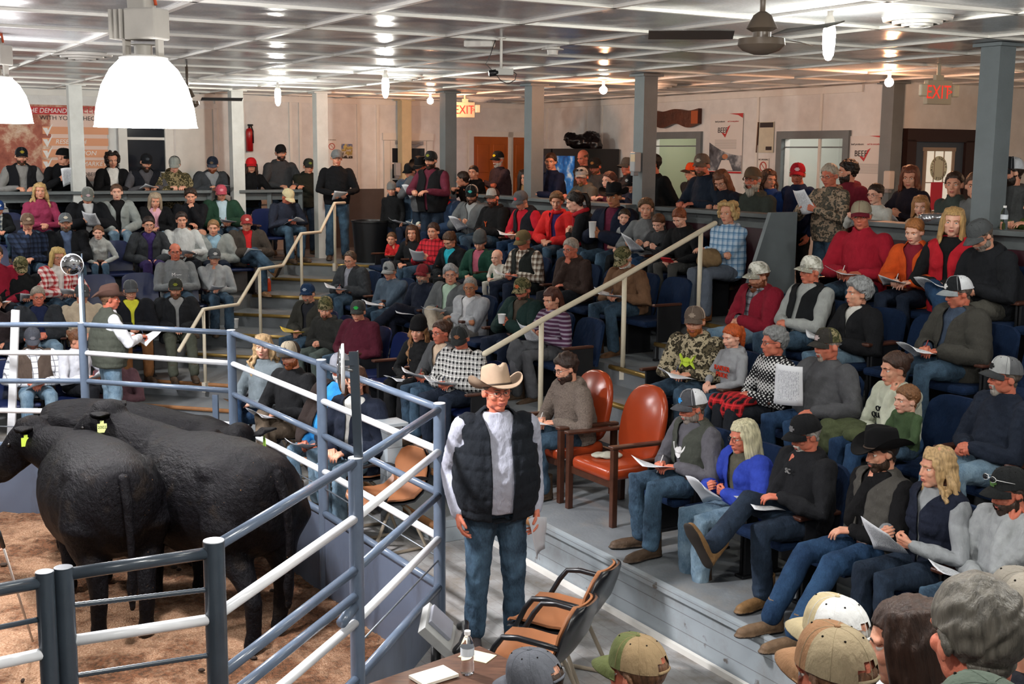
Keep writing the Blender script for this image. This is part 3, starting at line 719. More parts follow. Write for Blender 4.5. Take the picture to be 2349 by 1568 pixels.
    # ---------------- trousers and shoes
    if legs:
        lk = kw if not sit else min(kw, 1.06); bm_ = MB(); bare = legs[0] == 'shorts'
        kz = .54 if sit else 0; hp = P.copy()
        bm_.ell(P + V3(0, -.01, .0), (.172 * kw * (1 + .08 * fat), .140 * kw, .115 * kw), 16, 10)
        feet = []
        for sd in (1, -1):
            H = P + V3(sd * .085 * k, .0, -.01)
            if sit:
                fl = 0.0; kx = sd * (.12 if not fem else .09) * lk; K = V3(kx, .43 * lk, .505); A = V3(kx * 1.0, (.40 + .04 * r.normal()) * lk, .095)
                if legpose == 'out': A = V3(kx, .66 * lk, .10); K = V3(kx, .44 * lk, .48)
                if legpose == 'cross' and sd == -1: K = V3(.02, .43 * lk, .66); A = V3(.26, .60 * lk, .40)
                if legpose == 'crossr' and sd == 1: K = V3(-.02, .43 * lk, .66); A = V3(-.26, .60 * lk, .40)
                if legpose == 'four' and sd == 1: K = V3(.03, .42 * lk, .66); A = V3(-.14, .80 * lk, .46)
                if lk < .85: A[2] = max(.095, .51 - .42 * lk)
                if legpose == 'tuck': A = V3(kx * .8, .25 * lk, .10)
            else:
                K = V3(sd * .10 * lk, .025, .49 * lk); A = V3(sd * (.115 if legpose != 'stride' else .13) * lk, -.01 + (.05 * sd if legpose == 'stride' else 0), .09)
            tr = [.098, .088, .072] if not fem else [.094, .080, .066]
            mid = H + (K - H) * .5
            if bare: bm_.tube([H, mid, H + (K - H) * .8], [x * k for x in (.094, .088, .082)], 12, round_=True)
            else: bm_.tube([H, mid, K, K + (A - K) * .45, A + (K - A) * .04], [x * lk for x in tr + [.064, .062]], 12, round_=True)
            feet.append((sd, K, A))
        V, F = remesh(bm_, (.0145, .0105)[lod] * max(lk, .8), 3, .5); N = normals(V, F); V = V + N * (wob(V * np.array([1, 1, 1.5]), 18, seed + 9) * .0045 + wob(V, 45, seed + 2) * .003)[:, None]
        if legs[0] in LEGC: lm = cloth(*LEGC[legs[0]][:2], *LEGC[legs[0]][2:])
        else: lm = cloth('#1b1d22' if bare else legs[0])
        linko('shorts' if bare else 'trousers', fastmesh('trousers', V, F, [lm]), root)
        if bare:
            b = MB()
            for sd, K, A in feet: b.tube([P + (K - P) * .5, K, K + (A - K) * .3, A], [.07, .056, .052, .035], 12, round_=True)
            V, F = remesh(b, .012, 2); linko('bare_legs', fastmesh('bare_legs', V, F, [sk]), root)
        for sd, K, A in feet:
            dn = unit(A - K); fw = V3(sd * .18, 1, 0)
            if sit and abs(dn[2]) < .9 or A[2] > .2: fw = V3(fw[0] * .2, .55, .0) - V3(dn[0], dn[1], dn[2]) * .0; fw = unit(V3(dn[0] * .4, .8, .35))
            z = -dn if A[2] > .2 else V3(0, 0, 1); fw = unit(fw - z * (fw @ z)); M = np.eye(4); M[:3, 1] = fw; M[:3, 2] = z; M[:3, 0] = np.cross(fw, z)
            M[:3, :3] *= lk * 1.05; M[:3, 3] = A - z * .092 * (1 if A[2] > .2 else A[2] / .092) + fw * .0 
            linko('shoe', shoe_mesh(*shoe), root, Matrix(M.tolist()))
    return dict(hands=hands, head=hc, P=P, u=u, arms=arms)
# ================================================================ the hall
# --- surfaces
def floorboards():
    t = NT('white_floor_boards', .55, .35); X = t.xyz()
    u = t.math('ADD', t.math('MULTIPLY', X[0], TA[0]), t.math('MULTIPLY', X[1], TA[1]))     # boards run along S
    g = t.math('ABSOLUTE', t.math('SINE', t.math('MULTIPLY', u, 30))); gap = t.math('LESS_THAN', g, .055)
    dirt = t.ramp(t.noise(1.3, 6, rough=.7), [(.36, (.17, .15, .13, 1)), (.52, (.30, .30, .30, 1)), (.72, (.42, .43, .44, 1))])
    sp = t.ramp(t.noise(9, 5), [(.60, (0, 0, 0, 1)), (.68, (1, 1, 1, 1))]); c = t.mix(t.math('MULTIPLY', sp, .35), dirt, (.20, .13, .08, 1))
    t.col(t.mix(t.math('MULTIPLY', gap, .6), c, (.12, .11, .10, 1))); t.bump(g, .002); return t.m
def paint(name, h, worn='#8d8478', amt=.35, rough=.5, sc=1.6):
    t = NT(name, rough, .35); c = srgb(h); x = t.noise(sc, 6, rough=.68)
    t.col(t.mix(t.ramp(x, [(.50, (0, 0, 0, 1)), (.72, (amt, amt, amt, 1))]), t.ramp(t.noise(5, 4), [(.3, dk(c, .9)), (.7, dk(c, 1.06))]), srgb(worn))); t.bump(t.noise(40, 3), .002); return t.m
GREY = paint('grey_deck_paint', '#74797d', '#8f8474', .45); RISER = paint('grey_riser_paint', '#6f7478', '#a59a8a', .25)
t = NT('deck_front_boards', .5, .35); X = t.xyz(); x = t.noise(1.8, 6, rough=.7); sp = t.ramp(t.noise(7, 4), [(.66, (0, 0, 0, 1)), (.72, (.8, .8, .8, 1))])
c_ = t.mix(t.ramp(x, [(.48, (0, 0, 0, 1)), (.72, (.5, .5, .5, 1))]), srgb('#97a0a6'), srgb('#6f6354')); c_ = t.mix(sp, c_, srgb('#4d3b2a')); g = t.math('LESS_THAN', t.math('MODULO', t.math('ADD', X[2], 1), .125), .005)
t.col(t.mix(t.math('MULTIPLY', g, .6), c_, (.08, .07, .06, 1))); t.bump(t.math('SUBTRACT', 1, g), .002); DECKF = t.m
WALLM = paint('white_wall_panel', '#dadad8', '#b9b0a4', .25, .55, .8); WAINS = plain('wainscot_taupe', '#4f4846', .6, var=.1)
POSTG = paint('blue_grey_post_paint', '#6a7377', '#545a5e', .25); POSTW = paint('white_post_paint', '#c9ccc9', '#9a968c', .3)
MAROON = plain('maroon_board', '#3c1d27', .45, var=.15); BRASS = plain('brass_nosing', '#a98a4a', .3, .6, metal=.55, var=.2, scale=4, bump=.001); WOODN = plain('worn_wood_nosing', '#9a6b42', .6, var=.25, scale=6)
TRIMW = plain('white_trim_paint', '#dcdad4', .45, var=.05)
def clip(poly, a, b, c):          # keeps a*s + b*t >= c
    out = []
    for i in range(len(poly)):
        p, q = poly[i], poly[(i + 1) % len(poly)]; dp, dq = a * p[0] + b * p[1] - c, a * q[0] + b * q[1] - c
        if dp >= 0: out.append(p)
        if (dp >= 0) != (dq >= 0): k = dp / (dp - dq); out.append((p[0] + (q[0] - p[0]) * k, p[1] + (q[1] - p[1]) * k))
    return out
def slab(name, poly, z0, z1, mats, kind='structure', top=1):
    b = MB(); b.prism([P2(*p) for p in poly], z0, z1); b.mi = [0 if i == 1 else top if len(mats) > 1 else 0 for i in range(len(b.f))]
    o = b.build(name, mats); return tag(o, kind=kind)
S_END = 1.5; SB = ST(at_t(2045, 300, 12.42))[0]
b = MB(); b.prism([P2(-24, -3), P2(3, -6), P2(3, 18), P2(-24, 18)], -.60, -.50); struct(b, 'floor', plain('dark_subfloor', '#3a3836', .8))
TE = {1: 4.83, 2: 5.90, 3: 6.95, 4: 8.03}; LE = {1: -15.2, 2: -16.2, 3: -17.2, 4: -18.15}
AISL, AISR = -10.05, -8.85       # the aisle between the middle and the right block
for k in (1, 2, 3, 4):
    z = .38 * k; t1 = TE[k + 1] if k < 4 else 12.6
    sq = [(-21, TE[k]), (S_END, TE[k]), (S_END, t1 if k == 4 else TE[k + 1] + .02), (-21, t1 if k == 4 else TE[k + 1] + .02)]
    slab('floor', clip(sq, 1, 1, -9.76) if k < 4 else clip(sq, 1, 1, -11), -.3, z, [GREY, DECKF if k == 1 else RISER])
    l1 = LE[k + 1] - .02 if k < 4 else -21
    sq = [(l1, -1.5), (LE[k], -1.5), (LE[k], 9), (l1, 9)]
    slab('floor', clip(sq, -1, -1, 11.95) if k < 4 else clip(clip(sq, -1, 1, 17.7 / .7071), 1, 0, -30), -.3, z - (.003 if k == 4 else 0), [GREY, RISER])
    if k == 4: slab('floor', clip([(l1, -1.5), (LE[4], -1.5), (LE[4], 9), (l1, 9)], -1, -1, 11.95), -.3, z - .001, [GREY, RISER])
slab('floor', clip([(-21, 5), (-16, 5), (-16, 12.6), (-21, 12.6)], -1, 1, 17.6 / .7071), -.28, 1.518, [GREY, RISER])
slab('floor', [(SB, 12.5), (S_END, 12.5), (S_END, 17.5), (SB, 17.5)], .2, 1.515, [GREY, RISER])
# corner stair: eight risers across the diagonal, wooden nosings painted gold
NN = [12.95, 13.5, 14.5, 15.1, 15.75, 16.45, 17.1, 17.62]; ML, MR = -11.95, -9.76
for i, n_ in enumerate(NN):
    z = .19 * (i + 1); a, c = n_ / .7071, 18.4 / .7071
    q = [((m - a) / 2, (m + a) / 2) for m in (ML, MR)] + [((m - c) / 2, (m + c) / 2) for m in (MR, ML)]
    slab('floor', q, z - .22 if i else -.1, z - .0015 * (i == 7), [GREY, RISER])
    x0, x1 = P2((ML + .06 - a) / 2, (ML + .06 + a) / 2), P2((MR - .02 - a) / 2, (MR - .02 + a) / 2); b = MB(); dn = (P2(-1, 1)) / 1.4142 * -.012
    b.tube([(x0[0] + dn[0], x0[1] + dn[1], z - .018), (x1[0] + dn[0], x1[1] + dn[1], z - .018)], .024, 10); tag(b.build('trim_nosing', BRASS if i > 1 else WOODN, smooth=True), kind='structure')
# aisle steps between the blocks
for k in (1, 2, 3):
    t0 = TE[k + 1] - .52; slab('floor', [(AISL, t0), (AISR, t0), (AISR, TE[k + 1] + .01), (AISL, TE[k + 1] + .01)], .38 * k - .01, .38 * k + .19, [GREY, RISER])
for k in (2, 3, 4):
    for tt, z in ((TE[k], .38 * k), (TE[k] - .52, .38 * k - .19)):
        b = MB(); b.tube([P3(AISL + .02, tt - .012, z - .018), P3(AISR - .02, tt - .012, z - .018)], .025, 10); tag(b.build('trim_nosing', BRASS, smooth=True), kind='structure')
slab('floor', [(-15, 4.39), (-8.85, 4.39), (-8.85, 4.84), (-15, 4.84)], -.1, .19, [GREY, DECKF])
for s0, s1, tt, z in ((-14.9, -8.83, 4.37, .185), (-14.6, -8.0, 4.81, .375)):
    b = MB(); b.tube([P3(s0, tt, z - .02), P3(s1, tt, z - .02)], .03, 10); tag(b.build('trim_nosing', WOODN, smooth=True), kind='structure')
b = MB(); b.bar(P3(-7.9, 4.82, .37), P3(S_END, 4.82, .37), .05, .05); tag(b.build('trim_deck_edge', DECKF), kind='structure')
b = MB(); b.bar(P3(-8.8, 4.80, .02), P3(S_END, 4.80, .02), .03, .04); tag(b.build('trim_deck_base', TRIMW), kind='structure')

# --- ceiling: painted panels with white battens
t = NT('ceiling_panel_gloss', .22, .5); c0 = srgb('#a9acb0'); x = t.noise(60, 3); st = t.noise(.55, 5, rough=.7)
t.col(t.mix(t.ramp(st, [(.60, (0, 0, 0, 1)), (.74, (.6, .6, .6, 1))]), t.ramp(x, [(.3, dk(c0, .82)), (.7, dk(c0, 1.05))]), srgb('#a08a6c'))); t.bump(t.noise(1.1, 2), .05); CEILM = t.m
b = MB(); b.prism([P2(-24, -6), P2(3.5, -8), P2(3.5, 18), P2(-24, 18)], CEIL, CEIL + .08); struct(b, 'ceiling', CEILM)
def batten(p, q, name='trim_batten'):
    b = MB(); p, q = np.array(p), np.array(q); n = max(2, int(np.linalg.norm(q - p) / .4)); pts = []
    for i in range(n + 1):
        c = p + (q - p) * i / n; b_ = c
        pts.append(c)
    for a, c in zip(pts, pts[1:]): pass
    b.bar((p[0], p[1], CEIL - .010), (q[0], q[1], CEIL - .010), .045, .022); return tag(b.build(name, BATM), kind='structure')
BATM = plain('white_batten', '#e0ded8', .4, var=.05)
for i in range(-9, 10):
    tt = 5.93 + 1.22 * i
    if -6 < tt < 17.5: batten(P2(-21, tt), P2(3, tt))
for i in range(-6, 18):
    ss = -6.85 - 1.22 * i
    if ss > -21: batten(P2(ss, -6), P2(ss, 17))

# --- walls
WZ0, WZ1 = -.5, CEIL + .02
def wallseg(name, s0, t0, s1, t1, z0=WZ0, z1=WZ1, th=.12, m=None, side=1):
    p, q = P2(s0, t0), P2(s1, t1); d = unit(q - p); nrm = np.array([-d[1], d[0]]) * side; b = MB()
    b.prism([p, q, q + nrm * th, p + nrm * th], z0, z1); return struct(b, name, m or WALLM)
WL, WR = -20.9, 12.5
def wall_L(t0, t1, z0=WZ0, z1=WZ1, m=None): return wallseg('wall_left', WL, t0, WL, t1, z0, z1, m=m, side=1)
def wall_R(s0, s1, z0=WZ0, z1=WZ1, m=None): return wallseg('wall_right', s0, WR, s1, WR, z0, z1, m=m)
# openings are left free where windows and doors stand
winL = (4.05, 4.75, 2.45, 3.62); 
wall_L(-6, 12.6)
sR = [at_t(px, 400, WR) for px in (1498, 1600, 1795, 1935)]; sR = [ST(p)[0] for p in sR]
zt = at_t(1550, 318, WR)[2]; zd = at_t(1865, 318, WR)[2]
wall_R(-21, sR[0]); wall_R(sR[0], sR[1], z0=zt); wall_R(sR[0], sR[1], z1=2.35); wall_R(sR[1], sR[2]); wall_R(sR[2], sR[3], z0=zd); wall_R(sR[2], sR[3], z1=2.42); wall_R(sR[3], SB)
wallseg('wall_back', SB, 12.5, SB, 18, side=1)
wallseg('wall_far_right', -13, 17.6, 3, 17.6); wallseg('wall_right_end', 3, -8, 3, 18, side=-1); wallseg('wall_front', -24, -5.9, 3.4, -8, side=-1)
wallseg('wall_left_end', -21, -6, -24, -6)
# battens and wainscot on the walls
b = MB()
def wallpt(w, a, z, off=.0): return P3(WL + off, a, z) if w == 'L' else P3(a, WR - off, z)
def vb(w, px, z0=1.55, z1=CEIL, wd=.05, m=TRIMW, name='trim_wall_batten'):
    a = ST(at_s(px, 380, WL))[1] if w == 'L' else ST(at_t(px, 380, WR))[0]; q = MB(); q.bar(wallpt(w, a, z0, .012), wallpt(w, a, z1, .012), .03, wd) if 0 else q.box(wallpt(w, a, (z0 + z1) / 2, .012), ((.024, wd) if w == 'L' else (wd, .024)) + (z1 - z0,), 0, math.atan2(SA[1], SA[0])); return tag(q.build(name, m), kind='structure')
for px in (440, 500, 560, 668, 690, 822, 866): vb('L', px, wd=.05)
for px in (1255, 1345, 1380, 1736, 1880): vb('R', px, 2.6, wd=.045)
q = MB(); q.box(wallpt('L', 8.6, 2.05, .02), (.03, 1.9, 1.06), 0, math.atan2(SA[1], SA[0])); struct(q, 'trim_wainscot', WAINS)
q = MB(); q.box(wallpt('L', 3.5, 2.35, .02), (.04, 8.2, .05), 0, math.atan2(SA[1], SA[0])); struct(q, 'trim_chair_rail', TRIMW)
for a in ((-3, 12.4),):
    q = MB(); q.box(wallpt('L', 4.6, CEIL - .06, .02), (.03, 15.6, .10), 0, math.atan2(SA[1], SA[0])); struct(q, 'trim_cornice', TRIMW)
q = MB(); q.box(wallpt('R', -16.3, CEIL - .06, .02), (8.2, .03, .10), 0, math.atan2(SA[1], SA[0])); struct(q, 'trim_cornice', TRIMW)
ROTS = math.atan2(SA[1], SA[0])         # local X along S, local Y along T
def Wm(w, a, z, off):
    """matrix on a wall: X runs to the right as seen from the room, Y up, Z out of the wall"""
    if w == 'L': X, Z, o = np.array([TA[0], TA[1], 0]), np.array([SA[0], SA[1], 0]), P3(WL + off, a, z)
    elif w == 'R': X, Z, o = np.array([SA[0], SA[1], 0]), np.array([-TA[0], -TA[1], 0]), P3(a, WR - off, z)
    else: X, Z, o = np.array([TA[0], TA[1], 0]), np.array([SA[0], SA[1], 0]), P3(SB + off, a, z)
    Y = np.array([0, 0, 1.]); M = np.eye(4); M[:3, 0] = X; M[:3, 1] = Y; M[:3, 2] = Z; M[:3, 3] = o; return Matrix(M.tolist())
def onwall(w, px, py):
    p = at_s(px, py, WL) if w == 'L' else at_t(px, py, WR) if w == 'R' else at_s(px, py, SB); s, t = ST(p); return (t if w in 'LB' else s), p[2]
def panel(name, w, x0, y0, x1, y1, mats, depth=.02, off=0, frame=0, fm=None, **tg):
    """a flat thing on a wall given by its surveyed corners"""
    a0, z1 = onwall(w, x0, y0); a1, z0 = onwall(w, x1, y1); zc = (z0 + z1) / 2; hh = abs(z1 - z0); ww = abs(a1 - a0)
    b = MB(); b.box((0, 0, depth / 2), (ww, hh, depth)); o = b.build(name, mats); o.matrix_world = Wm(w, (a0 + a1) / 2, zc, off); tag(o, **tg)
    if frame:
        f = MB()
        for c, d in (((0, hh / 2, 0), (ww + frame, frame, .05)), ((0, -hh / 2, 0), (ww + frame, frame, .05)), ((ww / 2, 0, 0), (frame, hh, .05)), ((-ww / 2, 0, 0), (frame, hh, .05))): f.box((c[0], c[1], .02), d)
        f.build('frame', fm, o)
    return o, ww, hh
# left window with two dark sashes
NIGHT = plain('night_glass', '#20242c', .06, .6)
o, ww, hh = panel('window_1', 'L', 286, 262, 380, 400, NIGHT, .01, .004, kind='structure'); f = MB()
for c, d in (((0, hh / 2 + .05, .05), (ww + .28, .14, .06)), ((0, -hh / 2 - .04, .06), (ww + .34, .09, .10)), ((ww / 2 + .06, 0, .05), (.14, hh, .06)), ((-ww / 2 - .06, 0, .05), (.14, hh, .06)), ((0, .10, .03), (ww, .045, .05)), ((0, -hh / 2 + .02, .02), (ww, .05, .04))): f.box(c, d)
f.build('window_frame', TRIMW, o, bevel=.004)
# boarded white door leaf next to it
o, ww, hh = panel('door_1', 'L', 398, 246, 492, 432, TRIMW, .04, .0, kind='structure'); f = MB()
for c, d in (((0, hh / 2 + .03, .03), (ww + .16, .09, .05)), ((ww / 2 + .03, 0, .03), (.07, hh, .05)), ((-ww / 2 - .03, 0, .03), (.07, hh, .05))): f.box(c, d)
f.build('door_frame', WALLM, o)
# glazed white door in the warm light
o, ww, hh = panel('door_2', 'L', 893, 322, 976, 600, TRIMW, .045, .0, kind='structure'); f = MB()
for c, d in (((0, hh / 2 + .07, .03), (ww + .30, .13, .06)), ((ww / 2 + .07, 0, .03), (.12, hh, .06)), ((-ww / 2 - .07, 0, .03), (.12, hh, .06))): f.box(c, d)
f.build('door_frame', TRIMW, o); g = MB()
for i in range(2):
    for j in range(4): g.box((-.18 + i * .36, hh / 2 - .27 - j * .29, .048), (.30, .26, .01))
g.build('panes', NIGHT, o); g = MB(); g.ell((-ww / 2 + .08, -.25, .07), .03); g.build('door_handle', BRASS, o, smooth=True)
g = MB(); g.box((0, hh / 2 - .04, .09), (.55, .06, .06)); g.bar((.2, hh / 2 - .05, .12), (-.05, hh / 2 - .12, .30), .03, .02); g.build('door_closer', plain('closer_grey', '#8a8d90', .4), o)
# two brown panelled doors in the corner
DOORB = plain('orange_brown_door', '#a8561c', .38, .5, var=.18, scale=3)
def panel_door(x0, y0, x1, y1, w, name):
    o, ww, hh = panel(name, w, x0, y0, x1, y1, DOORB, .04, .02, kind='structure'); f = MB()
    for i in (-1, 1):
        for c, h_ in ((.33, .22), (.05, .26), (-.30, .34)): f.box((i * ww * .23, c * hh, .045), (ww * .34, h_ * hh, .02))
    f.build('door_panels', DOORB, o, bevel=.008); f = MB()
    for c, d in (((0, hh / 2 + .05, .03), (ww + .22, .10, .05)), ((ww / 2 + .05, 0, .03), (.10, hh, .05)), ((-ww / 2 - .05, 0, .03), (.10, hh, .05))): f.box(c, d)
    f.build('door_frame', TRIMW, o); k = MB(); k.ell((ww / 2 - .07, -.1, .08), .03); k.build('door_handle', BRASS, o, smooth=True)
panel_door(1083, 313, 1160, 600, 'L', 'door_3'); panel_door(1173, 315, 1232, 600, 'L', 'door_4')
# framed interior window with the picture behind, and the bright office window
FG = POSTG
def room(s0, s1, z0, z1, col, e, name):
    b = MB(); t1 = WR + 1.6
    for q in ([P3(s0 - .5, t1, z0 - .6), P3(s1 + .5, t1, z0 - .6), P3(s1 + .5, t1, z1 + .5), P3(s0 - .5, t1, z1 + .5)], [P3(s0 - .5, WR + .13, z0 - .6), P3(s0 - .5, t1, z0 - .6), P3(s0 - .5, t1, z1 + .5), P3(s0 - .5, WR + .13, z1 + .5)], [P3(s1 + .5, t1, z0 - .6), P3(s1 + .5, WR + .13, z0 - .6), P3(s1 + .5, WR + .13, z1 + .5), P3(s1 + .5, t1, z1 + .5)], [P3(s0 - .5, WR + .13, z1 + .5), P3(s0 - .5, t1, z1 + .5), P3(s1 + .5, t1, z1 + .5), P3(s1 + .5, WR + .13, z1 + .5)], [P3(s0 - .5, WR + .13, z0 - .6), P3(s1 + .5, WR + .13, z0 - .6), P3(s1 + .5, t1, z0 - .6), P3(s0 - .5, t1, z0 - .6)]): b.add(q, [(0, 1, 2, 3)])
    struct(b, name, plain('room_paint_' + col, col, .7)); p = P3((s0 + s1) / 2, WR + .8, z1 + .3); light('office_light', 'POINT', p, e, (1, .98, .9), shadow_soft_size=.2)
room(sR[0], sR[1], 2.35, zt, '#a9ad97', 16, 'wall_inner_room'); room(sR[2], sR[3], 2.42, zd, '#b9bab5', 20, 'wall_office')
for nm, a0, a1, z0, z1 in (('window_2', sR[0], sR[1], 2.35, zt), ('window_3', sR[2], sR[3], 2.42, zd)):
    b = MB(); W_ = .11
    for c, d in ((((a0 + a1) / 2, z1 + W_ / 2), (a1 - a0 + 2 * W_, W_)), (((a0 + a1) / 2, z0 - W_ / 2), (a1 - a0 + 2 * W_, W_)), ((a0 - W_ / 2, (z0 + z1) / 2), (W_, z1 - z0)), ((a1 + W_ / 2, (z0 + z1) / 2), (W_, z1 - z0))):
        b.box(P3(c[0], WR - .01, c[1]), (d[0], .08, d[1]), 0, ROTS)
    b.box(P3((a0 + a1) / 2, WR + .04, z1 - .12), (a1 - a0, .015, .02), 0, ROTS); struct(b, nm, FG)
# picture of cattle in the inner room
def pic(name, s0, s1, z0, z1, t_, label, cat, cols, fr=None, parent=None):
    b = MB(); b.box((0, 0, 0), (s1 - s0, z1 - z0, .01)); t = NT(name + '_print', .5); X = t.xyz(); h_ = z1 - z0
    v = t.math('DIVIDE', t.math('ADD', X[1], h_ / 2), h_); v2 = t.math('ADD', v, t.math('MULTIPLY', t.math('SUBTRACT', t.noise(9, 4), .5), .18)); t.col(t.ramp(v2, cols)); o = b.build(name, t.m)
    M = Wm('R', (s0 + s1) / 2, (z0 + z1) / 2, -t_); o.matrix_world = M; tag(o, label, cat)
    if fr:
        f = MB(); ww, hh = s1 - s0, h_
        for c, d in (((0, hh / 2 + .03, 0), (ww + .12, .07, .03)), ((0, -hh / 2 - .03, 0), (ww + .12, .07, .03)), ((ww / 2 + .03, 0, 0), (.07, hh, .03)), ((-ww / 2 - .03, 0, 0), (.07, hh, .03))): f.box(c, d)
        f.build('picture_frame', fr, o)
    return o
pic('framed_picture', sR[0] - .15, sR[1] - .12, zt - .58, zt - .12, 1.5, 'framed picture of cattle in a meadow seen through the left inner window', 'picture', [(.0, srgb('#a8a36a')), (.42, srgb('#b8b98a')), (.48, srgb('#2a3026')), (.60, srgb('#38402f')), (.66, srgb('#c9cdb8')), (1, srgb('#d5d8cc'))], plain('gilt_frame', '#8a6a3c', .4))
# --- posts under the ceiling
def post(s, t, m, d=.19, z0=1.5):
    b = MB(); b.box((0, 0, (z0 + CEIL) / 2), (d, d, CEIL - z0)); b.box((0, 0, CEIL - .02), (d + .10, d + .10, .03)); o = b.build('wall_post', m); o.location = P3(s, t, 0); o.rotation_euler = (0, 0, ROTS); return tag(o, kind='structure')
for px, py, m in ((174, 178, POSTW), (542, 195, POSTW), (735, 207, POSTW)):
    p = at_s(px, 300, -19.2 if px < 700 else -19.0); s, t_ = ST(p); post(s, t_, m)
s_, t_ = ST(at_t(928, 300, 9.6)); post(-17.9 if 0 else s_, 9.6, plain('cream_post_paint', '#c9bd9a', .5, var=.08)); POSTS = []
for px in (1028, 1225, 1480, 2278):
    s_ = ST(at_t(px, 300, 8.98))[0]; POSTS.append(s_); post(s_, 8.98, POSTG, .20)
s_ = ST(at_t(2045, 300, 12.4))[0]; post(SB, 12.42, POSTG, .2)
# --- rails with their counters
RAILG = paint('rail_grey_paint', '#5f6668', '#4a4e50', .3)
def rail(w, a0, a1, panel_=True, z=2.63, m=None):
    m = m or RAILG
    g = empty('counter_rail', label=None); o = None
    def c(a, off, zz): return P3(-19.2 + off, a, zz) if w == 'L' else P3(a, 8.85 - off, zz)
    b = MB(); b.bar(c(a0, 0, z - .02), c(a1, 0, z - .02), .26, .045); o = b.build('wall_counter_cap', m, bevel=.006); tag(o, kind='structure')
    n = max(2, int(abs(a1 - a0) / 1.25)); b = MB()
    for i in range(n + 1): a = a0 + (a1 - a0) * i / n; b.bar(c(a, .02, 1.5), c(a, .02, z - .04), .07, .09)
    b.bar(c(a0, .0, z - .10), c(a1, .0, z - .10), .04, .12); b.build('posts', m, o)
    if panel_: b = MB(); b.bar(c(a0, .0, 2.02), c(a1, .0, 2.02), .025, .95); b.build('boards', MAROON, o)
    bpy.data.objects.remove(g); return o
rail('L', -1, 5.55, False); rail('L', 6.0, 7.05, False); rail('R', -16.4, ST(at_t(1455, 480, 8.85))[0]); rail('R', ST(at_t(1512, 480, 8.85))[0], -9.7); rail('R', ST(at_t(1975, 505, 8.85))[0], S_END)
# wing panel at the end of the middle block
b = MB(); s0 = -9.66; V = [P3(s0, 8.98, 2.66), P3(s0, 8.98, 1.53), P3(s0, 8.20, 1.53), P3(s0, 8.62, 2.66)]; d = np.array([SA[0], SA[1], 0]) * .05
b.add([np.array(v) for v in V] + [np.array(v) + d for v in V], [(0, 1, 2, 3), (7, 6, 5, 4), (0, 3, 7, 4), (3, 2, 6, 7), (1, 0, 4, 5), (2, 1, 5, 6)]); struct(b, 'wall_wing_panel', POSTG)
# --- cream handrails
CREAM = plain('cream_rail_paint', '#d8cfb8', .35, .4, var=.05)
def handrail(pts, posts, label, r=.024):
    b = MB(); b.tube(pts, r, 12, round_=True); e = empty('handrail', label=label, cat='handrail'); b.build('rail', CREAM, e, smooth=True)
    for top, bot in posts:
        b = MB(); b.tube([top, bot], r * .9, 12); b.build('post', CREAM, e, smooth=True); b = MB(); b.box((bot[0], bot[1], bot[2] - .0), (.10, .05, .12), 0, ROTS - R(45)); b.build('bracket', plain('cream_bracket', '#c9c2b2', .4), e)
def hs(n_, z): a = n_ / .7071; m = -10.68; return P3((m - a) / 2, (m + a) / 2, z)
zz = .98; pl = []
for (x, y, n_) in ((437, 803, 12.85), (486, 709, 13.45), (548, 698, 14.35), (584, 617, 14.98), (636, 609, 15.70), (673, 536, 16.32), (724, 532, 17.0), (752, 466, 17.55), (768, 465, 17.95)):
    q = hs(n_, 0); D = math.hypot(q[0], q[1]); d = ray(x, y); k = D / math.hypot(d[0], d[1]); pl.append(P3(*ST(q), CAMZ + d[2] * k))
handrail(pl, [((pl[i][0], pl[i][1], pl[i][2]), hs(n_, z_)) for i, n_, z_ in ((1, 13.45, .34), (3, 14.98, .72), (5, 16.32, 1.10), (7, 17.55, 1.48))], 'cream stepped handrail up the corner stair')
pr = []
for x, y, t_ in ((1112, 811, 5.22), (1242, 735, 5.93), (1433, 632, 6.97), (1608, 530, 7.98), (1640, 512, 8.16)):
    s_ = -9.85; d = ray(x, y); k = t_ / (d[0] * TA[0] + d[1] * TA[1]); q = CP + d * k; pr.append((q[0], q[1], q[2]))
handrail(pr, [(pr[1], (pr[1][0], pr[1][1], .76)), (pr[2], (pr[2][0], pr[2][1], 1.08)), (pr[3], (pr[3][0], pr[3][1], 1.46))], 'straight cream handrail beside the aisle steps', .027)
# ================================================================ who sits and stands where
PITCH_T = {1: (5.56, .38), 2: (6.62, .76), 3: (7.66, 1.14), 4: (8.48, 1.52)}
PITCH_S = {5: (-14.75, 0), 4: (-15.8, .38), 3: (-16.8, .76), 2: (-17.8, 1.14), 1: (-18.72, 1.52)}
ROWS = {}
for k_, (a_, z_) in PITCH_T.items(): ROWS['R%d' % k_] = ('t', a_, z_, 'sit')
for k_, (a_, z_) in PITCH_S.items(): ROWS['L%d' % k_] = ('s', a_, z_, 'sit')
ROWS.update(R0=('t', 4.12, 0, 'sit'), LS=('s', -19.68, 1.52, 'stand'), LS2=('s', -19.9, 1.52, 'stand'), RS=('t', 9.35, 1.52, 'stand'), RS2=('t', 10.0, 1.52, 'stand'), RS3=('t', 10.9, 1.52, 'stand'))
#  row, x, y of the head top in the photograph (survey), head facing, head pitch, pose, lean, top, legs, head, label, extras
TAB = []
def p(*a, **k): TAB.append((a, k))
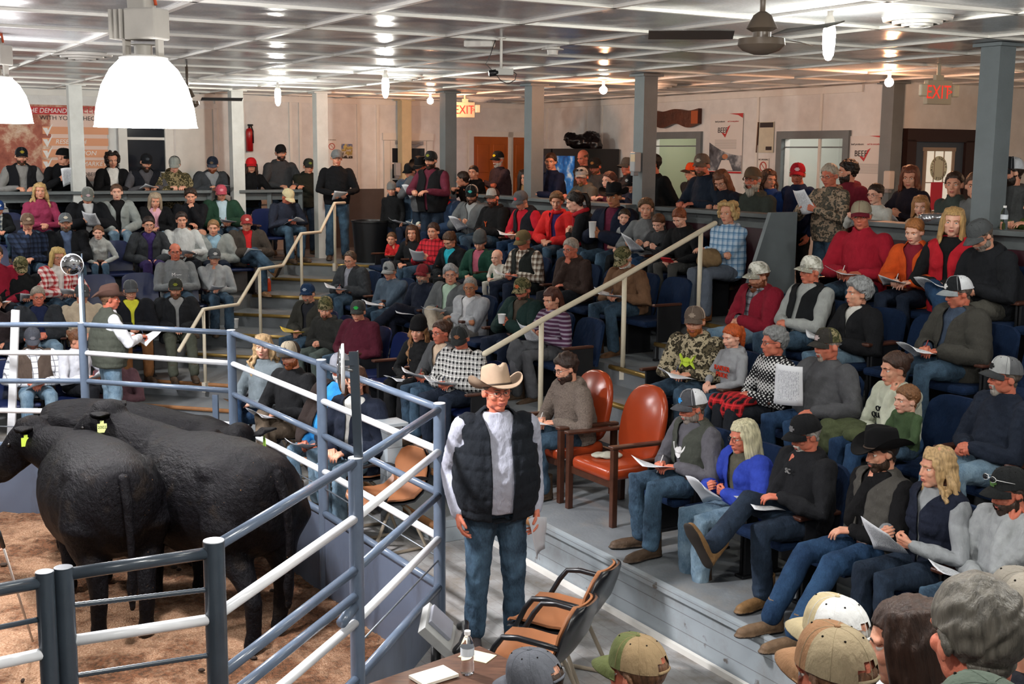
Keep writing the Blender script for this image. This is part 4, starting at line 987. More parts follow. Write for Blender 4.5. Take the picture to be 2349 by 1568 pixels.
# --- standing behind the left rail
p('LS', 48, 336, 6, 6, 'rail', 14, '#7d7c7a V #15161a o5', 'djeans', 'hair=short:#3a2a20 hat=cap:#17181b:#7f8286:#17181b:#8a7a2a beard=#4a3020:.006', 'person in black vest over grey sweater leaning on the left rail, black trucker cap')
p('LS', 145, 338, 62, 12, 'paper', 12, '#121316 h', 'djeans', 'hair=none hat=cap:#0f1012:#0f1012:#0f1012:', 'person in plain black hoodie at the left rail, head turned away behind pillar', sheet=1)
p('LS', 257, 345, 8, 14, 'clasp', 8, '#e2e0dc J #141416 o6', 'djeans', 'hair=curly:#1e1512 fem', 'person with dark curly hair in black jacket over white top at the left rail')
p('LS', 335, 350, 10, 16, 'rail', 20, '#4b4a4e V #16181f o4 p', 'djeans', 'hair=short:#2a1f18 hat=cap:#15171b:#15171b:#15171b:#3a3f45 beard=#2c211b:.022', 'person with thick dark beard and dark quilted vest bent over the left rail', sheet=1)
p('LS', 400, 356, -6, 26, 'rail', 22, 'camo h', 'djeans', 'hair=short:#6a4c34 hat=cap:#878c88:#2a2c2e:#8c918c: skin=pale', 'person in camouflage jacket leaning on the left rail, pale grey cap')
p('LS', 487, 357, -8, 24, 'rail', 20, '#7f8286 J #34373b o4', 'djeans', 'hair=short:#7a4628 hat=cap:#1e2431:#1e2431:#454a56:#5b4d3c beard=#7a4223:.012 wide', 'person with red beard and navy cap leaning on the left rail, dark grey jacket', sheet=1, fat=.5)
p('LS', 576, 360, 4, 10, 'write', 6, '#141416', 'djeans', 'hair=bob:#3a2a22 hat=cap:#c81f26:#c81f26:#c81f26: fem', 'person in bright red cap and black sweatshirt behind the left rail')
p('LS2', 644, 330, 10, 4, 'rail', 8, '#3a3b3e h', 'djeans', 'hair=short:#2a1e18 hat=cap:#18181a:#18181a:#18181a: beard=#2e211a:.008 slim', 'tall person in charcoal hoodie and plain black cap behind the left rail')
p('LS', 708, 362, 16, 12, 'cross', 12, '#23251f h', 'djeans', 'hair=short:#3a2a20 hat=cap:#2d302c:#2d302c:#2d302c:#6b7a3a', 'person in dark olive hoodie and dark cap beside the right white pillar')
p('F', 772, 342, 6, 4, 'hands', 2, '#111215', 'jeans', 'hair=short:#3b2b20 hat=cap:#6d7072:#6d7072:#6d7072:', 'person in black sweater and jeans standing by the top of the stairs', Y=19.7, z=1.52, bf=8, sheet=1, kind='stand')
# --- left block, row by row from the back
p('L1', -4, 458, 10, 16, 'lap', 6, 'plaid/#4a5560/#c9c9c0/#20242a J #171a1b o5', 'jeans', 'hair=short:#4a3424 hat=cap:#1c3a70:#1c3a70:#1c3a70:#c8c8c8 kid', 'young person in blue cap and checked shirt at the left edge of the top row')
p('L1', 90, 418, 8, 2, 'clasp', 2, '#8c3350', 'jeans', 'hair=wavy:#c0a06c fem hl=1.1', 'person with long blond hair in raspberry sweater, top left row')
p('L1', 200, 427, 4, 34, 'read', 14, '#b9bbbd J #15171b o5 h', '#17181b', 'hair=short:#4a3526 hat=cap:#6d716d:#9a9c9a:#6d716d:#c9b0b4', 'person in black jacket over pale shirt reading with head bowed, cap with flag patch', sheet=1)
p('L1', 267, 421, 0, 2, 'hands', 8, '#131315 J #8d9391 o4', 'ljeans', 'hair=bun:#5a4030 fem skin=pale', 'person in light grey jacket over black top with ripped pale jeans')
p('L1', 355, 440, 6, 16, 'chin', 14, '#d9a6b6 J #141518 o4', 'ljeans', 'hair=long:#a3927c fem', 'person in black jacket over pink top with a hand at the mouth')
p('L1', 437, 430, 0, 10, 'chinl', 18, '#141519', 'shorts', 'hair=thick:#2e221b', 'young person in black shirt and shorts with fist at the mouth')
p('L1', 507, 422, 4, 14, 'write', 8, '#a9bfca J #1f3a2c o6 h', 'jeans', 'hair=none hat=cap:#a84a58:#a84a58:#a84a58:#c98a92 g', 'person in faded pink cap and green jacket over light blue shirt', sheet=1)
p('L1', 660, 430, 40, 40, 'write', 22, '#272c3a', 'jeans', 'hair=recede:#8a7a6a hat=cap:#c9bd98:#c9bd98:#c9bd98: skin=red', 'person in tan cap and navy sweater bent over papers at the top of the stairs', sheet=1)
p('L2', 62, 487, 10, 12, 'chin', 10, 'plaid/#1c2333/#2c3850/#101420 h', 'jeans', 'hair=short:#5a3e28 hat=cap:#6b5547:#8d8478:#6b5547:#c7b39a', 'person in brown cap and dark navy plaid shirt with hand on face')
p('L2', 149, 487, 4, 2, 'clasp', 4, '#51617e J #16181c o5', 'jeans', 'hair=short:#5a4a3a hat=cap:#5f6468:#a4a8aa:#5f6468:#c9c0ae beard=#6b5a4a:.012', 'person with grey beard in black jacket over blue shirt and grey trucker cap')
p('L2', 225, 516, -6, 4, 'hands', 20, '#a9adab h', 'jeans', 'hair=tail:#6a4a34 kid fem skin=pale', 'girl in plain light grey hoodie with elbows on knees')
p('L2', 340, 495, 8, 6, 'hands', 10, '#3b2c60 J #33363a o4', '#31264f', 'hair=bun:#2a1e1a fem g', 'person with white-edged dark headband, charcoal jacket over purple top')
p('L2', 416, 485, 4, 6, 'write', 4, '#bfc2c2', '#1a1c22', 'hair=short:#2a1e1a skin=fair slim', 'young person in off-white button shirt holding a clipboard', sheet=1)
p('L2', 489, 503, -4, 4, 'lap', 12, '#8fb0c4 J #8a8f8d o4', '#1c2433', 'hair=short:#8c6a46', 'young person with sandy hair in grey jacket')
p('L2', 565, 491, 6, 6, 'write', 2, '#c3272b h', 'jeans', 'hair=none hat=cap:#8f3333:#8f3333:#8f3333:#c7a49a g', 'person in brown coat over red hood with dull red cap', out='J #3f3934 o5', sheet=1, leg='crossr', shoe=('boot', '#7a5a3c'))
p('L3', -12, 560, 10, 10, 'hands', 14, '#8e1f33', '#23262c', 'hair=short:#3a2a20', 'person in crimson sweater cut by the left edge of the photo', sheet=1)
p('L3', 46, 586, 10, 34, 'write', 16, '#17191b h', 'jeans', 'hair=short:#5a3e28 hat=cap:camo:camo:camo:', 'person in camouflage cap and black hoodie with head bowed', sheet=1, )
p('L3', 132, 566, 18, 12, 'write', 4, '#dcd8d2 J plaid/#b33a3c/#e6dcd6/#8c2a30 o4', 'jeans', 'hair=bob:#c2a467 fem g', 'person with blond bob in red and white plaid shirt', sheet=1)
p('L3', 401, 557, 0, 4, 'clasp', 2, '#74787a h', 'jeans', 'hair=bald:#3a2c24 g skin=red', 'balding person in grey hoodie with white script on the chest', emb='M~~ |~/~|#e8e8e8|.33|.07', fat=.6)
p('L3', 491, 568, 8, 8, 'chin', 4, '#9ea2a4 h', 'jeans', 'hair=bun:#2d211b hat=cap:#4c5053:#4c5053:#4c5053:#c9c9c9 fem', 'person in dark grey cap and pale grey hoodie with pen at the lips', sheet=1)
p('L4', -14, 672, 10, 10, 'hands', 14, '#2c2526', '#22252b', 'hair=short:#3a2a20', 'person in dark plum jacket cut by the left photo edge')
p('L4', 86, 657, 8, 8, 'clasp', 4, '#1c2440 J #2c2f33 o4', 'ljeans', 'hair=short:#8f8578 g skin=red', 'grey-haired person with glasses, dark jacket over navy shirt')
p('L4', 187, 650, 6, 12, 'lap', 6, '#b2a48e h', 'jeans', 'hair=short:#6a5a4a hat=cap:#4b4e50:#4b4e50:#4b4e50:#c9c9c9', 'person in tan hoodie and dark grey cap beside the mirror post')
p('L4', 299, 640, 4, 12, 'clasp', 10, '#c9c83c J #17191e o2', '#8a5f3c', 'hair=short:#3a2a20 hat=cap:#4c4f52:#8d8f90:#4c4f52:', 'person in black jacket with brown trousers and grey mesh cap')
p('L4', 402, 637, -2, 8, 'lap', 6, '#8a8c8c J #1e2023 o2', '#4a4e44', 'hair=short:#3a2a1e hat=cap:#33352f:#2b2c2a:#33352f:#7c8030 beard=#6b4a36:.014', 'person in black quarter-zip with green trousers and dark cap, stretched legs', leg='out')
p('L5', 73, 749, 2, 30, 'lap', 4, 'plaid/#e4e6ea/#e4e6ea/#3a4050 V #564a42 o3', 'ljeans', 'hair=short:#4a3a2e hat=cap:#4a4d55:#4a4d55:#4a4d55:#7a7a80 beard=#5f4b3f:.008 skin=red', 'person in brown vest and white checked sleeves on the lowest left row', sheet=1, fat=.4)
p('L5', 178, 755, 62, 12, 'write', 4, '#d7dae2', '#16181c', 'hair=bun:#6b452c fem', 'person with brown bun and white jacket on the lowest left row', sheet=1)
p('L5', 262, 800, -40, 10, 'lap', 4, '#6d5058', '#5c4850', 'hair=short:#4a3a2e', 'person in mauve seated hidden behind the cowboy hat man')
# --- middle block
p('R4', 945, 418, -28, 8, 'lap', 4, '#33475c h', '#1d2536', 'hair=short:#4a3a2e hat=cap:#17181a:#17181a:#17181a:#8a8a88 skin=tan', 'person in slate blue hoodie and black cap at the stair end of the top row', sheet=1)
p('R4', 988, 428, -8, 4, 'lap', 4, '#b5a996 J #dcd9c9 o6', '#1d2330', 'hair=long:#5a3222 fem g hl=.8', 'person in cream fur jacket with auburn hair and glasses', sheet=1)
p('R4', 1020, 418, -32, 16, 'lap', 12, '#b3222c J #2b3d57 o4 h', '#1e2c44', 'hair=short:#9a8f84 hat=cap:#8f8a80:#8f8a80:#8f8a80: beard=#8f8578:-.006 skin=red', 'person in grey cap and blue jacket over red shirt leaning forward')
p('R4', 1082, 422, -14, 22, 'read', 8, '#8e9294 J #5c5f62 o2', 'jeans', 'hair=short:#2e1f18 hat=cap:#161a1c:#c9beb4:#161a1c:#3fa6a0 beard=#3a2218:.035', 'person in black and white cap with teal patch, long dark beard and grey jacket', sheet=1)
p('R4', 1130, 430, -40, 8, 'clasp', 6, '#141416 h', 'jeans', 'hair=short:#2a1a14 hat=cap:#9a9a98:#3c2c2a:#4a4a48: beard=#3a2018:.022 skin=red wide', 'large bearded person in black hoodie with orange flame print', fat=.8, emb='Y|#c2552c|.26|.12')
p('R4', 1195, 435, -44, 28, 'write', 18, '#b01c2c V #1a1c22 o4 h', 'bjeans', 'hair=short:#6a5a4a hat=cap:#56585c:#56585c:#56585c:#c94040 g', 'person in red sweatshirt under black vest and charcoal cap writing notes', sheet=1, fat=.8)
p('R4', 1277, 438, -8, 12, 'lap', 8, '#352a5c J #c92a2a o3', 'jeans', 'hair=thick:#6b4c30 fem', 'person with short brown hair in red scarf and purple top', scarf='#c8262a')
p('R4', 1318, 436, -95, 18, 'cup', 24, '#17181b', 'jeans', 'hair=tail:#1d1512 fem skin=pale', 'person in black sweater and red scarf turned sideways with a dark cup', scarf='#a8242c', bf=-100)
p('R4', 1408, 418, -26, 6, 'cup', 6, '#5c1f35 J #191f30 o5', 'jeans', 'hair=short:#2a1e1a hat=cow:#17171a skin=tan', 'person in black cowboy hat and navy jacket over maroon shirt holding white cup', cup='tall')
p('R4', 1432, 478, -4, 6, 'clasp', 10, '#8b8d8e', '#2d3033', 'hair=short:#3a2c20 kid skin=pale', 'boy in plain grey T-shirt beside the cowboy hat', short=1)
p('R4', 1482, 453, -2, 4, 'read', 4, '#6d7072 h', 'bjeans', 'hair=thick:#5d4630 fem', 'person with short brown hair in shiny grey jacket between the boys', sheet=1, emb='~~~~~|#dcdcdc|.24|.05')
p('R4', 1510, 490, -22, 28, 'paper', 10, '#3b3d40 h', '#33363a', 'hair=short:#5b3a24 kid skin=pale', 'boy in charcoal hoodie holding a snack', emb='UA|#17181a|.28|.12')
p('R4', 1558, 476, -30, 30, 'hands', 16, '#1a1b1d h', '#4a4a48', 'hair=short:#7a3f22 kid skin=pale', 'boy in black hoodie looking down at a red handheld game', phone='#c2222c')
p('R4', 1670, 458, -30, 4, 'cross', 2, 'plaid/#7fa3c4/#b9cbdb/#3f6a94 h', '#5a626e', 'hair=curly:#c0a06c fem hl=.6', 'person with curly blond hair in light blue plaid jacket at the row end', shoe=('boot', '#7a4a2a'), fat=.5)
p('R3', 897, 532, -14, 6, 'cheek', 14, '#c22a2c', '#1c2436', 'hair=short:#6b4a30 kid', 'boy in red pullover at the end of the row, hand at mouth')
p('R3', 945, 515, -8, 4, 'lap', 4, '#1a1b1e', 'jeans', 'hair=long:#4a2f1f fem hl=.75', 'person with long brown hair in black pullover next to the red boy')
p('R3', 993, 510, -24, 6, 'read', 6, 'plaid/#a8202c/#c22c38/#1c1416', 'jeans', 'hair=short:#3a241a', 'person in red and black checked shirt holding papers', sheet=1)
p('R3', 1030, 530, -34, 30, 'hands', 14, '#2aa3b5 J #17191c o4 h', '#16181b', 'hair=tail:#4a3322 fem g', 'person in black jacket over turquoise top with long brown ponytail')
p('R3', 1100, 527, -16, 26, 'lap', 6, '#a8586b J #1c4034 o6', '#1d2330', 'hair=bun:#5a3f2a hat=bean:#4a4d4e fem', 'person in green coat and grey headband holding the baby')
p('R3', 1178, 574, -10, 10, 'lap', 4, '#8a2a34', '#22252b', 'hair=short:#a98a60 kid skin=pale', 'small child half hidden beside the checked-shirt person', kk=.5)
p('R3', 1200, 526, -38, 24, 'write', 8, 'plaid/#6b5a4c/#c9c2b6/#3a2c24 V #1f2322 o4', '#1d2536', 'hair=short:#8a7a6a hat=cap:#6d5f42:#6d5f42:#6d5f42:#b04030 skin=red g', 'person in brown cap and tartan shirt under dark vest writing', sheet=1)
p('R3', 1308, 545, -38, 10, 'chin', 12, '#392c28 h', '#22252b', 'hair=short:#9a9288 g skin=red', 'grey-haired person in dark brown jacket with fist at the chin')
p('R3', 1430, 563, -34, 36, 'write', 14, '#6d513c h', 'jeans', 'hair=short:#c9c4bc hat=cap:camo:camo:camo:#9c9880 beard=#c9c5bd:.014', 'person with white beard in brown hooded coat and camouflage cap', sheet=1, shoe=('boot', '#6a4c34'))
p('R2', 802, 575, -28, 16, 'write', 10, '#8b8d98 J #33363a o5', 'jeans', 'hair=recede:#4c3c30 g', 'person with glasses in charcoal blazer with burgundy lining writing', sheet=1)
p('R2', 893, 597, -30, 16, 'cheek', 8, '#4d5c6b', 'jeans', 'hair=short:#6a5f54 hat=cap:#8a8d8e:#24262a:#8a8d8e:#33363a g', 'person in denim shirt and grey cap resting chin on hand', sheet=1)
p('R2', 970, 604, -34, 6, 'lap', 2, '#1b2130', '#171b28', 'hair=short:#7a6e64 hat=cap:#73262c:#222226:#73262c: beard=#8a8078:.008 g', 'person in maroon cap and navy jacket with white goatee', sheet=1, leg='cross')
p('R2', 1033, 605, -4, 2, 'write', 4, '#a9c2ae J #5b5e60 o4', '#a89e8e', 'hair=thick:#8f9294 g', 'person with thick grey hair in dark grey jacket over mint shirt', sheet=1, leg='crossr')
p('R2', 1078, 634, -10, 4, 'cross', 2, '#cfd0d2 J #a3a6aa o3 h', '#8e8a86', 'hair=buzz:#8d8a86 fem g skin=tan', 'person with cropped grey hair in light grey coat')
p('R2', 1198, 635, -34, 18, 'cup', 4, '#4c4238 J #1f3330 o3', '#1d2536', 'hair=short:#4a3a2e hat=cap:camo:camo:camo:#b05a34 beard=#4a3a2e:.008 g skin=red', 'person in camouflage cap and dark green jacket holding white cup', cup='short')
p('R2', 1265, 658, -46, 16, 'read', 6, 'stripe/#4a2a44/#8f8694', '#55565a', 'hair=longback:#4a261c fem hl=.6', 'person with auburn hair in plum and grey striped shirt', sheet=1)
p('R1', 705, 648, -24, 8, 'lap', 12, '#22242a J #34342f o4', 'jeans', 'hair=short:#5a4a3e hat=cap:#1e3350:#1e3350:#1e3350:#8f9aa8 beard=#7a6a5e:-.004', 'person in navy cap and dark olive jacket holding yellow paper', yellow=1)
p('R1', 745, 680, -6, 10, 'clasp', 12, '#2b2c2a h', '#4a5450', 'hair=short:#4a3426 hat=bean:camo beard=#5a3f2c:-.004', 'person in camouflage beanie and black hooded jacket with clasped hands')
p('R1', 820, 687, -14, 12, 'hands', 6, '#4c1a28 h', 'jeans', 'hair=short:#4a2f20 hat=cap:#3c3f3e:#5c5f60:#3c3f3e:#2fa34a wide', 'person in maroon hooded coat and dark cap with green patch', fat=1.3)
p('R1', 958, 723, -20, 8, 'hands', 10, '#1a1b1c', '#17181a', 'hair=wavy:#8a6440 hat=bean:#121214 fem hl=1.1', 'person in black beanie with long light brown hair smiling', sheet=1)
p('R1', 1010, 733, -50, 6, 'write', 8, '#c9b29a J #4a4c4e o3 h', 'jeans', 'hair=bun:#3f291e fem g skin=red', 'person with brown bun and glasses in dark grey hoodie laughing', sheet=1)
p('R1', 1055, 743, -18, 28, 'write', 6, 'check/#e4e4e0/#1b1b1d/#6a6a6a', '#232c3b', 'hair=short:#8a8078 hat=cap:#2b2d2d:#5b5e60:#2b2d2d:#8a5a40 skin=red g', 'person in black and white buffalo check shirt writing', sheet=1, fat=1.3)
p('R1', 1297, 808, -62, 18, 'write', 10, '#6d625a h', 'jeans', 'hair=thick:#2f211b beard=#33221b:.014 g', 'bearded person in taupe fleece jacket seated on the far orange chair', sheet=1, fleece=1)
p('R0', 602, 765, -10, 6, 'lap', 2, '#6f7a80', 'bjeans', 'hair=wavy:#b89a72 fem skin=pale', 'person with long fair hair in blue-grey sweatshirt in front row', leg='crossr', shoe=('boot', '#6a5444'), fat=.4)
p('R0', 665, 780, -30, 8, 'write', 4, '#1b1c1e', '#6d6052', 'hair=short:#4a3426 hat=cap:#a39884:#3a322c:#3a342c:#2c2622 beard=#8a4a28:.012', 'person with red beard in black sweater and khaki trousers', sheet=1, leg='crossr')
p('R0', 780, 808, -8, 6, 'hands', -4, '#2f86c6 J #2c2422 o8', 'ljeans', 'hair=short:#c9c4bc hat=cap:#8f929c:#8f929c:#8f929c: beard=#d0cdc8:.012 skin=red', 'white-bearded person in open brown coat over bright blue shirt', sheet=1, fat=1.3)
p('R0', 815, 840, -6, 14, 'lap', 4, '#c9c9c4 J #1c2230 o2', 'ljeans', 'hair=longback:#4a3226 fem g', 'person in navy jacket with glasses behind the angle post', fat=.5, bfo=8)
# --- standing behind the right-hand rail
p('F', 898, 416, -6, 8, 'down', 2, '#17181a h', '#17181b', 'hair=short:#6a4c34 hat=bean:#6d6d6c kid', 'boy in grey beanie and black jacket standing by the glazed door', Y=19.4, z=1.52, bf=-20, kind='stand')
p('F', 940, 372, -40, 20, 'rail', 8, '#3a4a5c', 'djeans', 'hair=short:#2a1e18 hat=cap:#17181a:#17181a:#17181a:', 'person half hidden behind the cream pillar by the door', Y=19.6, z=1.52, bf=-30, kind='stand')
p('F', 964, 358, -26, 20, 'read', 8, '#55565a', 'djeans', 'hair=short:#2a1e18 hat=cow:#131315 skin=red', 'person in black felt hat and grey shirt near the door', Y=18.9, z=1.52, bf=-30, kind='stand', sheet=1)
p('F', 988, 345, -30, 6, 'rail', 4, '#5c2434 V #131417 o2', 'djeans', 'hair=short:#2a1e18 hat=cap:#222426:#4a4c4e:#222426:#7a7a30 beard=#2f211b:.018 wide', 'big bearded person in black vest with maroon sleeves near the door', Y=18.4, z=1.52, bf=-30, kind='stand', fat=.8)
p('RS', 1060, 392, -100, 10, 'rail', 22, '#151517', 'djeans', 'hair=short:#2a1e18', 'person in black top bent behind the first grey pillar')
p('RS', 1085, 378, -22, 2, 'cross', 4, '#151618 h', 'djeans', 'hair=buzz:#2e211b', 'person with cropped dark hair in black hoodie leaning on the rail')
p('RS2', 1142, 345, -40, 10, 'cross', 4, '#32282f', 'djeans', 'hair=short:#c9c4bc hat=cap:#232526:#232526:#232526:#c9b81e beard=#c9c5bd:.014 skin=red g', 'person with white beard in dark plaid shirt and cap with yellow badge')
p('RS', 1203, 388, 10, 8, 'cheek', 6, '#96724e', 'djeans', 'hair=long:#2a1c16 fem', 'person with dark hair and tan sleeves half behind the pillar')
p('RS', 1263, 350, -14, 6, 'rail', 4, '#161c33', 'djeans', 'hair=short:#3a281e slim', 'young person in navy V-neck sweater beside the grey pillar')
p('RS3', 1337, 343, -40, 18, 'down', 2, '#3a2c26', 'djeans', 'hair=bald:#6a4a34 skin=red', 'balding red-faced person in brown jacket by the machines')
p('RS2', 1365, 360, -24, 14, 'down', 4, '#3f4143 h', 'djeans', 'hair=short:#3a2a20 hat=cap:#1a1a1b:#1a1a1b:#1a1a1b:#7a5a34 beard=#6a4a34:.005 skin=red', 'person in plain charcoal hoodie and black cap with tan patch, standing')
p('RS', 1334, 382, -16, 8, 'rail', 12, '#4a4b47 h', 'djeans', 'hair=short:#8a6a48 hat=cap:#86898a:#86898a:#86898a: beard=#8a6238:-.006 skin=red', 'person in grey cap with sunglasses on the brim leaning on the rail', shades=1)
p('RS', 1396, 392, -42, 4, 'rail', 16, '#4c1a28', 'djeans', 'hair=tail:#4a261c fem skin=pale', 'person in maroon top with auburn hair tied back at the rail')
p('RS2', 1440, 360, -58, 4, 'down', 4, '#2c2626', 'djeans', 'hair=short:#6a6058 hat=cap:#3a3c3c:#3a3c3c:#3a3c3c: skin=red', 'person in dark cap and brown jacket left of the square grey pillar')
p('RS', 1452, 396, -50, 18, 'rail', 12, '#1b1f30', 'djeans', 'hair=short:#3a2a20 hat=cap:#16171a:#16171a:#16171a:#9a9a9a', 'person in black cap and navy coat half behind the square grey pillar')
p('RS', 1497, 352, -70, 6, 'down', 6, '#17181a', 'djeans', 'hair=short:#1f1713 skin=red', 'person in black jacket standing right against the square grey pillar')
p('RS3', 1588, 372, -80, 6, 'down', 2, '#2a2c30', 'djeans', 'hair=short:#3a2a20 hat=cap:#c4481f:#c4481f:#3a2c24:', 'person in orange cap hidden behind the big navy hoodie')
p('RS', 1610, 350, -24, 12, 'rail', 14, '#1b2432 h', 'djeans', 'hair=short:#4a3426 hat=cap:#64564c:#6d6258:#64564c:#b8aa98 wide skin=red beard=#6a4a34:.004', 'big person in navy hoodie and tan mesh cap resting a hand on the rail', fat=1.0)
p('RS', 1655, 388, -26, 34, 'read', 16, '#171c28', 'djeans', 'hair=long:#6b422c fem g hl=.7', 'person with reddish brown hair and glasses in navy top reading', )
p('RS', 1727, 382, -24, 0, 'lap', 2, '#363b36 h', 'djeans', 'hair=short:#8a8078 hat=cap:#5c4c3c:#5c4c3c:#5c4c3c: beard=#a39c90:.045 g skin=red', 'person with long grey beard in olive hoodie sitting on the stool', sheet=1, kind='sit', sz=.72)
p('RS2', 1764, 387, 70, 8, 'down', 4, '#24407a', 'djeans', 'hair=wavy:#4f3324 fem', 'person with long brown wavy hair turned away behind the bearded one')
p('RS2', 1830, 372, -4, 10, 'down', 2, '#1f2c4a', '#17181b', 'hair=short:#6a5a4a hat=cap:#a51d2b:#a51d2b:#a51d2b:#e0d0d0 g skin=red', 'person in red cap and navy jacket standing in the doorway light')
p('RS', 1903, 375, -30, 12, 'paper', 2, 'camo2 h', 'jeans', 'hair=short:#b3a898 g skin=red', 'grey-haired person with glasses in camouflage hoodie holding papers up', sheet=1, fat=.5)
p('RS2', 1945, 365, -80, 6, 'down', 2, '#6e1f2c h', 'djeans', 'hair=thick:#1d1512 beard=#2a1a14:.018', 'bearded person in maroon hoodie behind the camouflage hoodie')
p('RS', 2008, 420, -36, 8, 'rail', 8, '#c3c4be', 'jeans', 'hair=bun:#2f1f18 fem g skin=pale kid', 'girl with purple glasses in white long-sleeved shirt at the rail', kk=.82)
p('RS2', 2088, 378, -10, 12, 'read', 4, '#221d26', 'djeans', 'hair=bob:#6b3824 fem', 'red-haired person in dark jacket in front of the blue door', sheet=1)
p('RS', 2112, 447, -6, 12, 'hands', 4, '#b8a48c', '#55565a', 'hair=bob:#a8764a kid skin=pale', 'small child with light brown hair behind the rail', kk=.62, cr=1)
p('RS', 2190, 392, -12, 2, 'cross', 4, '#3b423e', 'djeans', 'hair=bun:#3a281e fem', 'person with dark bun in green roll-neck sweater', collar=2)
p('RS', 2238, 394, -6, 6, 'cross', 6, '#6a6c6c', 'djeans', 'hair=short:#5a4030 fem', 'person in grey top half behind the right grey pillar')
p('RS', 2322, 358, -66, 6, 'down', 4, '#454748 h', '#3a3f44', 'hair=short:#2a1e18 hat=cap:#26282b:#b6bac0:#26282b:#d8d8d8 beard=#2a1e18:.014', 'person with white mesh cap and grey hoodie right of the grey pillar', fat=.5)
p('RS', 2375, 440, -60, 10, 'rail', 10, '#4a5a2c', '#3a3f44', 'hair=short:#2a1e18', 'person in moss green sleeve cut by the right photo edge')
# --- right block
p('R4', 1977, 458, -10, 8, 'write', 8, '#9a1d2e', 'jeans', 'hair=short:#8f8a80 hat=cap:#8f8570:#8f8570:#6e1f2c: skin=red', 'person in red fleece quarter-zip and khaki cap writing', sheet=1, fat=.4, collar=2)
p('R4', 2098, 500, -24, 16, 'write', 10, '#7d1f2e J #c9501f o3', '#1d2636', 'hair=short:#a0673a kid skin=pale', 'boy with orange and white jacket writing beside the red vest', sheet=1, collar=2)
p('R4', 2188, 473, -4, 4, 'clasp', 4, '#17181a V #b0202c o2', 'bjeans', 'hair=long:#b3905e fem skin=pale hl=.7', 'person with blond hair in red vest and black sleeves', sheet=1, leg='crossr')
p('R4', 2252, 498, -50, 38, 'clasp', 22, '#1a1c20 h', '#4d4c46', 'hair=short:#5a5048 hat=cap:#4a4d4f:#4a4d4f:#4a4d4f: beard=#8a8078:.006 g', 'large person in black hoodie and charcoal cap bent forward at the right', fat=1)
p('R3', 1740, 598, -54, 14, 'clasp', 4, 'plaid/#55565c/#8b8c92/#24252a J #7d1a2b o4 h', 'ljeans', 'hair=short:#6a3a22 hat=cap:wcamo:wcamo:wcamo:#4a4a48 beard=#6a3a22:.05', 'person in red hooded jacket over grey plaid with long reddish beard')
p('R3', 1860, 585, -52, 4, 'clasp', 0, '#9da19f h V #17191c o3', 'jeans', 'hair=short:#b8b0a4 hat=cap:wcamo:wcamo:wcamo:#b8b8b0 g skin=red', 'person in white camouflage cap, black vest over light grey hoodie', fat=.6)
p('R3', 1968, 632, -62, 2, 'write', 4, '#cfcfc9 J #17181b o1', 'ljeans', 'hair=puff:#8d9092 fem', 'person with short curly grey hair in black coat writing', sheet=1, collar=1)
p('R3', 2200, 630, -64, 14, 'write', 6, '#3a4658 J #3b3a36 o4', 'jeans', 'hair=buzz:#5a4f48 hat=cap:#1d1f22:#cfd3d8:#8a9094:#d8d8d8 g skin=red', 'person in black and white mesh cap and dark waxed coat with yellow pen', sheet=1, fat=.6)
p('R2', 1594, 700, -14, 8, 'write', 6, 'camo3 h', 'jeans', 'hair=short:#9a5a30 hat=cap:#5d5148:#a8988a:#5d5148:#8a7d70 beard=#a05a2c:.008', 'person in camouflage hoodie with neon green emblem and brown cap', sheet=1, emb='UA|#c5e04a|.27|.14', fat=.4)
p('R2', 1678, 743, -50, 14, 'lap', 2, '#8f9296 h', 'jeans', 'hair=tail:#b5501f fem skin=pale kid hl=1.2', 'red-haired girl in grey hoodie with orange lettering', emb='RAIDER|PRIDE|#c8402c|.30|.075', kk=.9)
p('R2', 1775, 747, -66, 4, 'clasp', 2, 'nordic/#1b1b1e/#cfd0cf', '#1d2026', 'hair=thick:#7d7f80 fem g skin=red', 'person with short grey hair in black and white snowflake sweater', collar=1, lapcoat=1)
p('R2', 1898, 750, -52, 8, 'paperdown', 2, '#4c4d50', 'bjeans', 'hair=buzz:#8a8078 hat=cap:#33312e:camo:#33312e:#b0a0a0 beard=#a89c90:-.006 skin=red wide', 'heavy person in dark grey sweatshirt holding up a printed sheet', fat=1.5, sheet=2)
p('R2', 2052, 805, -60, 8, 'cheek', 6, '#bcc0ae', 'bjeans', 'hair=bun:#3a251b fem skin=fair', 'person with dark bun in cream sweatshirt with black letters', emb='OHIO|QUAKERS|#1d1f22|.31|.062')
p('R2', 2078, 882, -56, 4, 'lap', 2, '#3f5237', 'jeans', 'hair=short:#7a5334 kid skin=pale', 'small boy in green sweater in front of the cream sweatshirt', kk=.62, front=.22)
p('R2', 2306, 815, -62, 2, 'clasp', 2, '#1f2633', 'ljeans', 'hair=short:#5a5048 hat=cap:#a3a6a6:#5d5f62:#3a3c3e:#1d1d1f beard=#a09a92:-.008 g skin=red wide', 'person in navy pullover and grey cap with lettering at the right', fat=.7, rolled=1)
p('R1', 1588, 890, -62, 12, 'write', 6, '#55545a h V #3f423c o4', 'jeans', 'hair=short:#5a4f46 hat=cap:#47484c:#d4d6da:#47484c:#3a8fd0 beard=#8a8078:.007 g skin=red', 'person in grey hoodie with white chest emblem, grey and white mesh cap', sheet=1, emb='UA|#e6e6e6|.27|.15')
p('R1', 1705, 960, -60, 10, 'read', 6, '#4f4d42 J #2c3f9c o4', 'ljeans', 'hair=long:#c3bd9c fem g skin=red', 'person with long silver-blond hair in royal blue jacket', sheet=1, shoe=('boot', '#4a3b30'))
